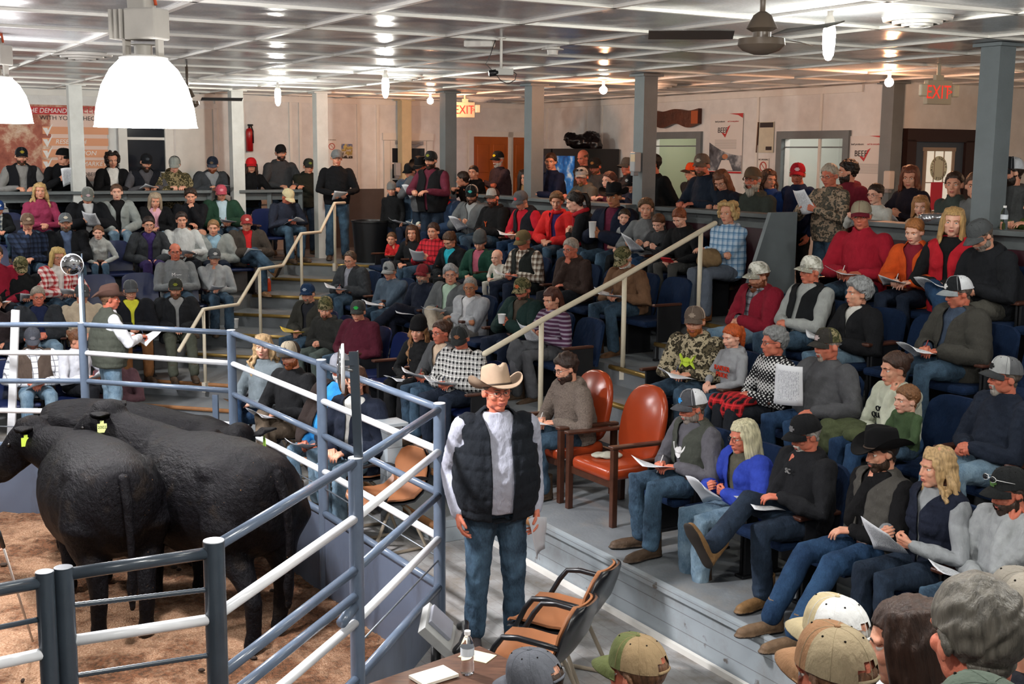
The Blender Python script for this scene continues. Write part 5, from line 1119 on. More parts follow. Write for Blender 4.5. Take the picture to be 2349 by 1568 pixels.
p('R1', 1848, 948, -56, 18, 'chinp', 2, '#1b1c1f h', 'djeans', 'hair=short:#8f8a84 hat=cap:#17181a:#17181a:#17181a:#6a6a6c beard=#b8b2aa:-.008 g skin=red', 'person in black hoodie and black cap with an ankle crossed over the knee', sheet=1, leg='four', shoe=('boot', '#7a5c3a'), emb='SC|#8a8a8a|.38|.05')
p('R1', 2024, 978, -58, 10, 'chin', 2, '#131315 V #4a4844 o3', 'bjeans', 'hair=short:#2a1e18 hat=cow:#0f0f11 beard=#3a2a20:.006 slim', 'person in wide black cowboy hat and grey work vest with fist at mouth', leg='out', shoe=('boot', '#6b5540'))
p('R1', 2150, 1022, -60, 4, 'read', 4, '#8f9396 V #1c2130 o1 p', 'djeans', 'hair=wavy:#b5966a fem hl=1.15 skin=fair', 'person with long curly blond hair in navy puffer vest and grey sleeves', sheet=1)
p('R1', 2318, 1068, -54, 14, 'cheek', 6, '#9b9fa1 h', 'jeans', 'hair=short:#2e211b hat=cap:#1f2122:#1f2122:#1f2122:#4a6a3a beard=#33241c:.014 skin=red', 'person in black cap with white sunglasses and light grey hoodie', sheet=1, shadesw=1)
p('R2', 2400, 1000, -60, 10, 'write', 8, '#1f3f40', 'jeans', 'hair=long:#4a3226 fem', 'person in teal sleeve writing at the right photo edge', dz=-.0)
# --- people close to the camera, seen from behind
for_ = dict(kind='sit', back=1)
p('F', 1228, 1487, -120, 18, 'lap', 6, '#1a1b1d', '#1d2026', 'hair=short:#3a2a20 hat=cap:#5c5f66:#5c5f66:#5c5f66: g', 'person in faded grey cap in front of the brown table', Y=4.35, z=0, bf=-115, kind='sit', floor=1)
p('F', 1462, 1455, -118, 8, 'lap', 4, '#2a2c2a', '#1d2026', 'hair=short:#6a4a34 hat=cap:#59603a:#8f7a5c:#59603a: skin=red', 'person in olive green cap with tan mesh seen from behind', Y=4.25, z=0, bf=-115, kind='sit')
p('F', 1918, 1365, -125, 8, 'lap', 4, 'plaid/#c9cdd2/#c9cdd2/#5a6070', '#1d2026', 'hair=short:#9a948c hat=cap:#b3a584:#d2d3d2:#b3a584:', 'person in beige and white mesh cap seen from behind', Y=3.75, z=.38, bf=-120, kind='sit')
p('F', 1915, 1430, -128, 6, 'lap', 4, '#3a3230', '#1d2026', 'hair=short:#6a4a34 hat=cap:#8a684c:#94866c:#8a684c: skin=red', 'person in brown cap with lighter back panel close to the camera', Y=2.95, z=.76, bf=-125, kind='sit')
p('F', 2085, 1368, -92, 10, 'lap', 4, '#33302c', '#1d2026', 'hair=long:#35241c fem skin=fair', 'person with long dark brown hair in profile at the lower right', Y=3.25, z=.60, bf=-110, kind='sit')
p('F', 2245, 1322, -140, 6, 'lap', 2, 'plaid/#2a2430/#4a3a44/#1a1820', '#1d2026', 'hair=flow:#5c5850 skin=red', 'person with thick grey hair seen from behind at the lower right', Y=2.55, z=.90, bf=-135, kind='sit')
p('F', 2352, 1305, -120, 6, 'lap', 2, '#22242a', '#1d2026', 'hair=short:#3a2a20 hat=cap:#7a756c:#8d877c:#7a756c:', 'person in grey-brown mesh cap cut by the right edge', Y=3.3, z=.60, bf=-120, kind='sit')
p('F', 2275, 1508, -140, 6, 'lap', 2, '#22242a', '#1d2026', 'hair=short:#3a2a20 hat=cap:#4f5a50:#4f5a50:#4f5a50:', 'person in dark green cap at the bottom edge of the photo', Y=1.95, z=.76, bf=-135, kind='sit')
# ================================================================ seat everybody
_names = {}
def clothspec(s):
    q = s.split('/')
    if q[0] == 'camo': return cloth('#5a5138', 'camo', '#33301f', '#8a7c5c')
    if q[0] == 'camo2': return cloth('#6c6353', 'camo', '#4a4a44', '#a18d78')
    if q[0] == 'camo3': return cloth('#5b5340', 'camo', '#2f2b20', '#a59a80')
    if q[0].startswith('#'): return cloth(q[0])
    return cloth(q[1], q[0], q[2], q[3] if len(q) > 3 else None)
def parse_top(s, o):
    tk = s.split(); d = dict(m=clothspec(tk[0])); cur = d; i = 1
    if o.get('fleece'): d['m'] = cloth(tk[0], 'fleece')
    while i < len(tk):
        t = tk[i]
        if t in ('J', 'V'):
            cur = d['out'] = dict(kind='vest' if t == 'V' else 'jacket', m=clothspec(tk[i + 1]), open=.03); i += 2; continue
        if t == 'h': cur['hood'] = True
        elif t == 'p': cur['puff'] = True
        elif t == 'px': cur['puff'] = 'x'
        elif t[0] == 'o': cur['open'] = float(t[1:]) / 100
        i += 1
    if o.get('out'): d2 = parse_top('#000000 ' + o['out'], {}); d['out'] = d2['out']
    if 'collar' in o: (d.get('out') or d)['collar'] = o['collar']
    if o.get('emb'):
        q = o['emb'].split('|'); d['emb'] = ('|'.join(q[:-3]), q[-3], float(q[-2]), float(q[-1]))
    if o.get('scarf'): d['scarf'] = cloth(o['scarf'])
    if o.get('short') : d['sleeve'] = False
    return d
def parse_head(s):
    d = dict(hair='short', opt=[])
    for t in s.split():
        if t == 'g': d['glasses'] = '#2a2a2c'
        elif t == 'fem': d['fem'] = 1
        elif t == 'kid': d['kid'] = 1
        elif t in ('slim', 'wide'): d['opt'].append(t)
        else:
            k, v = t.split('=')
            if k == 'hair': v = v.split(':'); d['hair'] = v[0]; d['hc'] = v[1] if len(v) > 1 else '#3a2a20'
            elif k == 'hat': v = v.split(':'); d['hat'] = v[:4] + [v[4] if len(v) > 4 else '']; d['hat'] = [v[0], v[1]] + (v[2:] + [''] * 4)[:3]
            elif k == 'beard': v = v.split(':'); d['beard'] = (v[0], float(v[1]))
            elif k == 'skin': d['skin'] = v
            elif k == 'hl': d['hl'] = float(v)
            elif k == 'ct': d['ct'] = float(v)
    return d
ARMS['paperdown'] = (('h', .05, .36, .40, 'grip'), ('h', -.24, .34, .17, 'relax'))
ARMS['chinp'] = (('c', .04, .13, -.19, 'grip'), ('h', -.12, .33, .26, 'relax'))
PAPER = None
def paper_mesh(printed, curl, seed, col='#dfe1e4', hx=.105, hy=.135):
    k = ('paper', printed, seed % 5, col, hx)
    if k in _M: return _M[k]
    kk = ('papm', printed, col)
    if kk not in _M:
        t = NT('paper', .75, .2); X = t.xyz(); base = srgb(col)
        if printed:
            a = t.math('GREATER_THAN', t.math('SINE', t.math('MULTIPLY', X[0], 520)), .1); b = t.math('GREATER_THAN', t.noise(240, 2, sc3=(1, .25, 1)), .5)
            m1 = t.math('MULTIPLY', t.math('LESS_THAN', t.math('ABSOLUTE', X[0]), .085), t.math('LESS_THAN', t.math('ABSOLUTE', X[1]), .110))
            t.col(t.mix(t.math('MULTIPLY', t.math('MULTIPLY', a, b), m1), base, (.30, .32, .36, 1)))
        else: t.col(base)
        _M[kk] = t.m
    b = MB(); n, m = 6, 7; r = np.random.RandomState(seed % 5 + 3); a1, a2 = r.uniform(-.03, .03), r.uniform(.005, .03); V = []
    for lay in (0, 1):
        for i in range(n):
            for j in range(m):
                u, v = -1 + 2 * i / (n - 1), -1 + 2 * j / (m - 1); V.append((u * hx, v * hy, a1 * u * u + a2 * v * abs(v) * .8 + a2 * u * v + (.0012 if lay else 0)))
    F = []
    for i in range(n - 1):
        for j in range(m - 1):
            q = (i * m + j, (i + 1) * m + j, (i + 1) * m + j + 1, i * m + j + 1); F += [tuple(x + n * m for x in q), q[::-1]]
    edge = [i * m for i in range(n)] + [(n - 1) * m + j for j in range(1, m)] + [i * m + m - 1 for i in range(n - 2, -1, -1)] + [j for j in range(m - 2, 0, -1)]
    for a, c in zip(edge, edge[1:] + edge[:1]): F.append((a, c, c + n * m, a + n * m))
    b.add(V, F); me = b.mesh('sheet', [_M[kk]]); _M[k] = me; return me
def who(label): return ' '.join(label.split(',')[0].split()[:10])
PEOPLE = []
def seat(row, x, y, hf, hp, pose, lean, top, legs, head, label, **o):
    hd = parse_head(head); L = R(lean); hat = hd.get('hat')
    if row == 'F': ax, val, z0, kind = 'Y', o['Y'], o['z'], o['kind']
    else: ax, val, z0, kind = ROWS[row]
    if o.get('kind'): kind = o['kind']
    sit = kind == 'sit'; topoff = {'none': .118, 'thick': .135, 'puff': .15, 'curly': .145}.get(hd['hair'], .128)
    if hat: topoff = {'cap': .140, 'bean': .160, 'cow': .160}[hat[0]]
    # facing of the body
    if ax == 't' and 'bf' not in o: bd = math.atan2(-TA[1], -TA[0])
    elif ax == 's' and 'bf' not in o: bd = math.atan2(SA[1], SA[0])
    else: bd = None
    k = 1.0; floor = z0 + (o.get('sz', 0) * .0)
    seatz = o.get('seatz', 0)
    for it in range(6):
        off = .63 * k * math.sin(L) + .02 + o.get('front', 0)
        if ax == 't': q = at_t(x, y, val - off)
        elif ax == 's': q = at_s(x, y, val + off)
        else: q = atY(x, y, val)
        phc = math.atan2(-q[1], -q[0]); b = bd if bd is not None else phc + R(o['bf'])
        b += R(o.get('bfo', 0))
        if bd is not None and sit: tw = (phc + R(hf) - bd + math.pi) % (2 * math.pi) - math.pi; b += max(-R(24), min(R(24), tw * .5))
        ks = k if k < 1 else 1 + (k - 1) * .5
        if hd.get('kid'): ks = max(ks, .84)
        else: ks = max(ks, .99)
        if 'ksx' in o: ks = o['ksx']
        hz = q[2] - topoff * ks - floor
        base = .505 if sit else 0
        k = (hz - base) / ((.63 if sit else 1.56) * math.cos(L * (1 if sit else .5)) if sit else (.93 + .63 * math.cos(L)))
        lo, hi = (.50, .92) if hd.get('kid') else (.86, 1.12)
        kr = k; k = min(max(k, lo), hi)
    lift = (kr - k) * ((.63 if sit else 1.56))        # a booster: what the clamp could not take up
    fd = np.array([math.cos(b), math.sin(b)]); hipx = np.array(q[:2]) - fd * (.63 * k * math.sin(L) + .02)
    if abs(lift) > .03: print('LIFT %.2f k=%.2f raw=%.2f %s %s' % (lift, k, kr, row, label))
    zroot = floor
    if sit and abs(lift) > .0 : zroot = floor + max(-.25, min(lift, .25)) * (1 if o.get('adj', 1) else 0)
    if not sit: zroot = floor
    zroot += o.get('dz', 0)
    nm = 'person'
    root = empty(nm, (hipx[0], hipx[1], zroot), b - math.pi / 2, label, 'person')
    dist = math.hypot(*q[:2]); near = dist < 9.2
    hh = phc + R(hf); rel = math.degrees((hh - b + math.pi) % (2 * math.pi) - math.pi); rel = max(-82, min(82, rel))
    seed = int(abs(x * 7 + y * 13)) % 9973
    ps = pose
    if pose == 'rail': ps = (('h', .10, .36, .15 + .1, 'grip'), ('h', -.12, .34, .25, 'relax')); ps = tuple((t[0], t[1], t[2] * 1.02, (1.13 - .93 * k) / k + .03, t[4]) for t in ps)
    if 'fat' not in o and not hd.get('fem') and not hd.get('kid'): o['fat'] = .35
    res = person(root, k, kind, rel, hp, ps, lean, parse_top(top, o), (legs,), hd, near, o.get('leg', 'sit' if sit else 'stand'), o.get('shoe', ('boot', '#4a3a2c')), o.get('fat', 0), seed, (seed % 7 - 3) * .9, ks)
    PEOPLE.append((label, (hipx[0], hipx[1], zroot), k, row))
    Mw = Matrix.Translation((hipx[0], hipx[1], zroot)) @ Matrix.Rotation(b - math.pi / 2, 4, 'Z')
    hands = [np.array(m) for m in res['hands']]; hc = [m[:3, 3] + m[:3, 1] * .08 for m in hands]
    if o.get('sheet') or o.get('yellow'):
        rr = np.random.RandomState(seed); c = (hc[0] + hc[1]) / 2
        if pose in ('read', 'lap', 'write', 'clasp', 'hands', 'cross', 'rail', 'knee'):
            c = (hc[0] + hc[1]) / 2 + V3(rr.uniform(-.03, .03), .07, -.005 if not sit else .005)
            tl = 12 if pose != 'read' else 38
            if not sit and pose == 'rail': c = V3(rr.uniform(-.1, .1), .5, 1.165); tl = 0
            E_ = Euler((R(tl + rr.uniform(-6, 6)), R(rr.uniform(-6, 6)), R(rr.uniform(-30, 30))))
        elif pose == 'paper': c = hc[1] + V3(.06, .03, .04); E_ = Euler((R(58), R(8), R(rr.uniform(-20, 20))))
        elif pose == 'paperdown': c = hc[0] + V3(-.02, .03, -.05); E_ = Euler((R(84), 0, R(28)))
        else: c = hc[0 if 'l' != pose[-1] else 1] * 1; c = V3(.02, .36, .645) if sit else c; E_ = Euler((R(12), R(4), R(rr.uniform(-25, 25))))
        big = o.get('sheet') == 2
        me = paper_mesh(rr.rand() < .8 or big, 0, seed + (3 if big else 0), '#d9b53a' if o.get('yellow') else '#dcdfe4', .105 if not big else .11, .135 if not big else .15)
        s = linko('sheet_of_paper', me, None, Mw @ Matrix.Translation(Vector(c)) @ E_.to_matrix().to_4x4())
        tag(s, ('folded yellow' if o.get('yellow') else 'white') + ' sheet with the ' + who(label), 'paper', 'sale sheets held by the audience')
    if pose in ('write',) or o.get('pen'):
        m = hands[0]; pb = MB(); c0 = m[:3, 3] + m[:3, 1] * .075 - m[:3, 2] * .02; d = unit(V3(-.2, -.25, 1)); pb.tube([c0 - d * .05, c0 + d * .085], .0042, 6, round_=True)
        me = _M.setdefault(('pen', seed % 3), None)
        s = pb.build('pen', plain('pen%d' % (seed % 3), ('#24344f', '#c8c8c8', '#8a2a24')[seed % 3], .3), None, smooth=True); s.matrix_world = Mw
        tag(s, 'pen in the hand of the ' + who(label), 'pen', 'pens of people taking notes')
    if o.get('cup'):
        c = (hc[0] + hc[1]) / 2 + V3(.0, .02, .02); r_, h_ = (.045, .19) if o['cup'] == 'tall' else (.042, .10); cb = MB()
        cb.lathe([(r_ * .72, 0), (r_ * .75, .004), (r_, h_ - .006), (r_ * 1.06, h_ - .004), (r_ * 1.06, h_), (r_ * .94, h_), (r_ * .7, .02)], (0, 0, 0), 20)
        s = cb.build('drink_cup', plain('foam_white', '#e4e6e6', .6), None, smooth=True); s.matrix_world = Mw @ Matrix.Translation(Vector(c) - Vector((0, 0, h_ * .4)))
        tag(s, ('tall' if o['cup'] == 'tall' else 'short') + ' white foam cup held by the ' + ' '.join(who(label).split()[:9]), 'cup')
    if o.get('phone'):
        c = (hc[0] + hc[1]) / 2 + V3(0, .03, .03); cb = MB(); cb.box((0, 0, 0), (.15, .012, .08)); cb.box((0, -.007, 0), (.10, .004, .065), 1)
        s = cb.build('handheld_game', [plain('toy_red', o['phone'], .35), plain('screen_dark', '#20242c', .15)], None, bevel=.004); s.matrix_world = Mw @ Matrix.Translation(Vector(c)) @ Matrix.Rotation(R(-50), 4, 'X')
        tag(s, 'red handheld game in the hands of the boy in black hoodie', 'toy')
    if o.get('shades') or o.get('shadesw'):
        Mh = None
        for ch in root.children:
            if ch.name.startswith('cap'): Mh = ch.matrix_local
        me = glasses_mesh('#e8e8e8' if o.get('shadesw') else '#1a1a1a'); b2 = MB()
        g = linko('sunglasses', me, root, Mh @ Matrix.Translation((0, .022, .062)) @ Matrix.Rotation(R(20), 4, 'X'))
        l = MB()
        for xx in (-1, 1): l.ell((xx * .031, .097, .002), (.022, .003, .014), 10, 6)
        g2 = l.build('lenses', plain('lens_dark', '#15171c', .08), root, smooth=True); g2.matrix_local = Mh @ Matrix.Translation((0, .022, .062)) @ Matrix.Rotation(R(20), 4, 'X')
    return root, Mw, res
import os
for a, o in TAB:
    if o.get('lapcoat'): pass
    seat(*a, **o)
# ================================================================ the sale ring
RG = -.35
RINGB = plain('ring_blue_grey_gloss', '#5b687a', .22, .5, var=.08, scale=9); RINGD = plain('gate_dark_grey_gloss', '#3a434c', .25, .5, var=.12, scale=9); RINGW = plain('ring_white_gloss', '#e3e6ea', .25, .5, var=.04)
t = NT('ring_steel_plate', .4, .4); c = srgb('#5b6577'); x = t.noise(2.4, 6, sc3=(1, 1, .35), rough=.7)
t.col(t.mix(t.ramp(x, [(.5, (0, 0, 0, 1)), (.7, (.55, .55, .55, 1))]), c, srgb('#3f3c3c'))); t.bump(t.noise(2, 3), .01); PLATE = t.m
def vpix(px, py, q):
    """height of the survey mark px,py on the upright through q"""
    d = ray(px, py); k = math.hypot(q[0], q[1]) / math.hypot(d[0], d[1]); return CAMZ + d[2] * k
POST = {}
for n_, px, py in (('a', 188, 740), ('b', 530, 757), ('c', 737, 825), ('d', 1008, 925), ('e', 815, 1050), ('f', 490, 1240), ('g', 145, 1302), ('h', 102, 1312), ('z', -230, 722), ('y', -330, 1400)):
    POST[n_] = at(px, py, 1.6)[:2]
yy = POST['h'] + (POST['g'] - POST['f']) * 1.6; POST['y'] = yy
fence = empty('ring_fence', label='blue-grey and white pipe fence with steel plate base round the sale ring', cat='fence')
def fpost(n_, r=.041, z0=RG, m=RINGB, z1=1.6, par=None, top=None):
    q = POST[n_]; b = MB(); b.tube([(q[0], q[1], z0), (q[0], q[1], z1)], r, 20); b.tube([(q[0], q[1], z1), (q[0], q[1], z1 + .004)], r * .96, 20, mi=1); b.build('post', [m, top or RINGW], par or fence, auto=40)
for n_ in 'abcdez': fpost(n_)
def frail(n0, n1, y0, y1, m, r=.0255, x0=None, x1=None, px0=None, px1=None, par=None, rib=False, sag=0):
    q0, q1 = POST[n0], POST[n1]; pp = {'a': 188, 'b': 530, 'c': 737, 'd': 1008, 'e': 815, 'f': 490, 'g': 145, 'h': 102, 'z': -230, 'y': -330}
    z0 = y0 if abs(y0) < 5 else vpix(px0 or pp[n0], y0, q0); z1 = y1 if abs(y1) < 5 else vpix(px1 or pp[n1], y1, q1)
    p0, p1 = V3(q0[0], q0[1], z0), V3(q1[0], q1[1], z1); n = 1 if not rib else 60; b = MB()
    pts = [p0 + (p1 - p0) * i / n for i in range(n + 1)]
    b.tube(pts, r if not rib else [r * (1 + .16 * (i % 2)) for i in range(n + 1)], 14); b.build('cable' if r < .009 else 'rail', m, par or fence, smooth=True)
    return z0, z1
for a, b_, rows in (('z', 'a', [(1.5, 744, RINGB), (1.22, 809, RINGW), (.93, 874, RINGB), (.64, 944, RINGW)]), ('a', 'b', [(744, 763, RINGB), (809, 833, RINGW), (874, 896, RINGB), (944, 974, RINGW)]),
                   ('b', 'c', [(763, 835, RINGB), (833, 917, RINGW), (903, 997, RINGB), (974, 1080, RINGW)]), ('c', 'd', [(836, 936, RINGB), (918, 1033, RINGW), (997, 1131, RINGB), (1079, 1232, RINGW)]),
                   ('d', 'e', [(938, 1062, RINGB), (1034, 1187, RINGW), (1133, 1304, RINGB), (1233, 1422, RINGW)]), ('e', 'f', [(1059, 1255, RINGB), (1187, 1412, RINGW), (1304, 1552, RINGB), (1364, 1618, RINGB), (1424, 1695, RINGW)])):
    for y0, y1, m in rows: frail(a, b_, y0, y1, m)
STEEL = plain('cable_steel', '#6d747c', .35, .5, metal=.6)
for a, b_, y0, y1 in (('z', 'a', .48, 982), ('a', 'b', 982, 1005), ('b', 'c', 1006, 1118), ('c', 'd', 1118, 1279), ('d', 'e', 1281, 1480)): frail(a, b_, y0, y1, STEEL, .006)
def plate(n0, n1, zt0, zt1):
    q0, q1 = POST[n0], POST[n1]; z0 = zt0 if abs(zt0) < 5 else vpix(None or {'a': 188, 'b': 530, 'c': 737, 'd': 1008, 'e': 815, 'f': 490}[n0], zt0, q0); z1 = zt1 if abs(zt1) < 5 else vpix({'a': 188, 'b': 530, 'c': 737, 'd': 1008, 'e': 815, 'f': 490}[n1], zt1, q1)
    d = unit(q1 - q0); nn = np.array([-d[1], d[0]]) * .012; V = []
    for s in (-1, 1):
        for q, z in ((q0, RG - .1), (q1, RG - .1), (q1, z1), (q0, z0)): V.append((q[0] + nn[0] * s, q[1] + nn[1] * s, z))
    b = MB(); b.add(V, [(0, 1, 2, 3), (7, 6, 5, 4), (0, 4, 5, 1), (1, 5, 6, 2), (2, 6, 7, 3), (3, 7, 4, 0)]); b.build('base_plate', PLATE, fence); b = MB(); b.tube([(q0[0], q0[1], z0), (q1[0], q1[1], z1)], .028, 14); b.build('plate_pipe', RINGB, fence, smooth=True)
PZ = .34
for a, b_ in (('z', 'a'), ('a', 'b'), ('b', 'c'), ('c', 'd'), ('d', 'e'), ('e', 'f')): plate(a, b_, PZ, PZ)
q = POST['b'] + (POST['a'] - POST['b']) * .115; b = MB(); b.bar((q[0], q[1], .60), (q[0], q[1], .98), .05, .05); b.build('strap', RINGB, fence)
b = MB(); b.tube([(POST['e'][0] * .86 + POST['f'][0] * .14, POST['e'][1] * .86 + POST['f'][1] * .14, .76 - .02), (POST['e'][0] * .97 + POST['f'][0] * .03, POST['e'][1] * .97 + POST['f'][1] * .03, .79 - .02)], .031, 14); b.build('sleeve', RINGB, fence, smooth=True)
# gates in the foreground, in a darker grey than the fence
gate = empty('ring_gate', (0, 0, 0), label='dark grey pipe gate with twisted rebar rails, nearest panel', cat='gate')
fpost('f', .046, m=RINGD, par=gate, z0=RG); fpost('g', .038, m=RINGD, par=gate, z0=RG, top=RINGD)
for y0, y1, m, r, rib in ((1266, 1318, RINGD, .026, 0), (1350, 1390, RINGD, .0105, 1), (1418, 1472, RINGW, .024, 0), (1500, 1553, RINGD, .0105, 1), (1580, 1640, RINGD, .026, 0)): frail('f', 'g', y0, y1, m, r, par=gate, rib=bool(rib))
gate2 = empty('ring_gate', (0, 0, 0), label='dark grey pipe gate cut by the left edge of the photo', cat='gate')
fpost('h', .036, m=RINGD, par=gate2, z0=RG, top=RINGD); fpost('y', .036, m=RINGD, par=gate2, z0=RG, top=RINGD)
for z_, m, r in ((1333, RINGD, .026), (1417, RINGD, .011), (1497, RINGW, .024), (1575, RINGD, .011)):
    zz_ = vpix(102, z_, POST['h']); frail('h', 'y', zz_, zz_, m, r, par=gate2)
# mirrors on the fence
def mirror(x, y, z, face, label, r=.125, pole=None):
    e = empty('convex_mirror', (x, y, z), 0, label, 'mirror'); b = MB(); n = V3(math.cos(face), math.sin(face), 0); up = V3(0, 0, 1); s = np.cross(n, up)
    b.loft([(n * o, rr, rr, s, up) for o, rr in ((-.012, r * .6), (-.008, r), (.004, r), (.006, r * .97))], n=28); b.build('rim', RINGW, e, auto=40)
    b = MB(); b.loft([(n * (.004 + .028 * math.cos(a)), r * .95 * math.sin(a), r * .95 * math.sin(a), s, up) for a in np.linspace(math.pi / 2, .02, 7)], n=28); b.build('mirror_face', plain('mirror_silver', '#c9ccd0', .04, .5, metal=1), e, smooth=True)
    b = MB(); b.tube([-n * .01, -n * .05 - up * .01, -n * .06 - up * .0 + s * .03], .010, 8); b.build('bracket', plain('bracket_chrome', '#8a8d90', .2, metal=.9), e, smooth=True); return e
qa = POST['a']; zt = vpix(190, 622, qa); b = MB(); b.tube([(qa[0], qa[1], 1.55), (qa[0], qa[1], zt)], .019, 8); b.box((qa[0] + .03, qa[1], (zt + vpix(190, 600, qa)) / 2 - .25), (.012, .02, .75), 1); tag(b.build('mirror_pole', [plain('pale_blue_pole', '#a9bccb', .35), RINGD], auto=40), 'pale blue pole standing on a fence post and carrying the round mirror', 'pole')
pm = at(168, 606, 0) * 0; d = ray(168, 606); k = math.hypot(*qa) / math.hypot(d[0], d[1]); pm = CP + d * k
mirror(pm[0], pm[1] - .03, pm[2], R(-68), 'round convex mirror on a pole above the fence, left of the cowboy hat person', .105)
qe = POST['e']; zt = vpix(817, 806, qe); b = MB(); b.bar((qe[0] + .015, qe[1], 1.58), (qe[0] - .005, qe[1], zt), .045, .006); b.bar((qe[0] + .036, qe[1] + .02, 1.58), (qe[0] + .016, qe[1] + .02, zt), .006, .045); b.box((qe[0] - .03, qe[1], zt - .06), (.07, .02, .03)); tag(b.build('angle_post', RINGD), 'dark steel angle post standing on the middle fence post', 'pole')
d = ray(786, 845); k = math.hypot(*qe) / math.hypot(d[0], d[1]); pm = CP + d * k
mirror(pm[0], pm[1], pm[2], R(-173), 'round mirror seen edge-on beside the dark angle post', .135)
q = at(30, 725, 1.6)[:2]; z0 = 1.6; b = MB(); b.bar((q[0] - .17, q[1] + .05, RG), (q[0] + .02, q[1] + .02, 1.66), .075, .03); tag(b.build('white_plank', RINGW), 'narrow white plank leaning on the ring fence at the far left', 'plank')

# ---------------- bedding
t = NT('wood_shavings', .95, .1); n1 = t.noise(75, 3, rough=.7); n2 = t.noise(1.1, 5, rough=.75); n3 = t.noise(30, 4)
cc = t.ramp(n1, [(.25, srgb('#855f48')), (.45, srgb('#b48a6c')), (.60, srgb('#cba687')), (.75, srgb('#e6cdb6'))]); dk_ = t.ramp(n3, [(.35, srgb('#3a2a20')), (.6, srgb('#7d5138'))])
t.col(t.mix(t.ramp(n2, [(.45, (0, 0, 0, 1)), (.57, (.9, .85, .85, 1))]), cc, dk_)); t.bump(n1, .035)
b = MB(); x0, x1, y0, y1 = -6.2, -.2, 3.9, 12.2; nx, ny = 150, 200; V = np.array([(x0 + (x1 - x0) * i / nx, y0 + (y1 - y0) * j / ny, 0) for i in range(nx + 1) for j in range(ny + 1)])
V[:, 2] = RG + .016 * wob(V, 7, 3) + .010 * wob(V, 22, 4) + .007 * wob(V, 55, 8); rnd = np.random.RandomState(5); V[:, 2] += rnd.rand(len(V)) * .010
F = np.array([(i * (ny + 1) + j, (i + 1) * (ny + 1) + j, (i + 1) * (ny + 1) + j + 1, i * (ny + 1) + j + 1) for i in range(nx) for j in range(ny)])
C_ = V[F].mean(1)[:, :2]; poly = [POST[k] for k in 'zabcdefghy']; inside = np.zeros(len(F), bool)
for i in range(len(poly)):
    p_, q_ = poly[i], poly[(i + 1) % len(poly)]; cr = (p_[1] > C_[:, 1]) != (q_[1] > C_[:, 1]); xx = (q_[0] - p_[0]) * (C_[:, 1] - p_[1]) / (q_[1] - p_[1] + 1e-9) + p_[0]; inside ^= cr & (C_[:, 0] < xx)
o = bpy.data.objects.new('wood_shavings', fastmesh('shavings', V, F[inside], [t.m])); COL.objects.link(o); tag(o, 'orange-brown wood shavings trodden by the cattle on the ring floor', 'bedding', kind='stuff')
b = MB(); b.prism([P2(-15.2, -6), P2(-4.2, -6), P2(-4.2, 3.4), P2(-15.2, 3.4)], RG - .12, RG - .04); struct(b, 'floor', plain('ring_earth', '#4a3a2e', .9))
# the boarded walkway round the ring
b = MB(); b.prism([POST['z'] + (-3, 0)] + [POST[k] for k in 'zabcdef'] + [POST['f'] + (.0, -4.5), P2(S_END, 0), P2(S_END, 4.9), P2(-15.3, 4.9), P2(-15.3, -1.5)], -.05, 0); struct(b, 'floor', floorboards())
# loose clods of dung in the shavings
r_ = np.random.RandomState(11)
b = MB()
for i in range(46):
    p_ = (r_.uniform(-5.0, -1.0), r_.uniform(5.3, 10.6)); b.ell((p_[0], p_[1], RG + .015), (r_.uniform(.012, .04), r_.uniform(.012, .035), .014), 7, 5)
tag(b.build('dung_clods', plain('dung', '#33261d', .9, var=.3, scale=30), smooth=True), 'dark clods of dung scattered over the shavings', 'dung', kind='stuff')

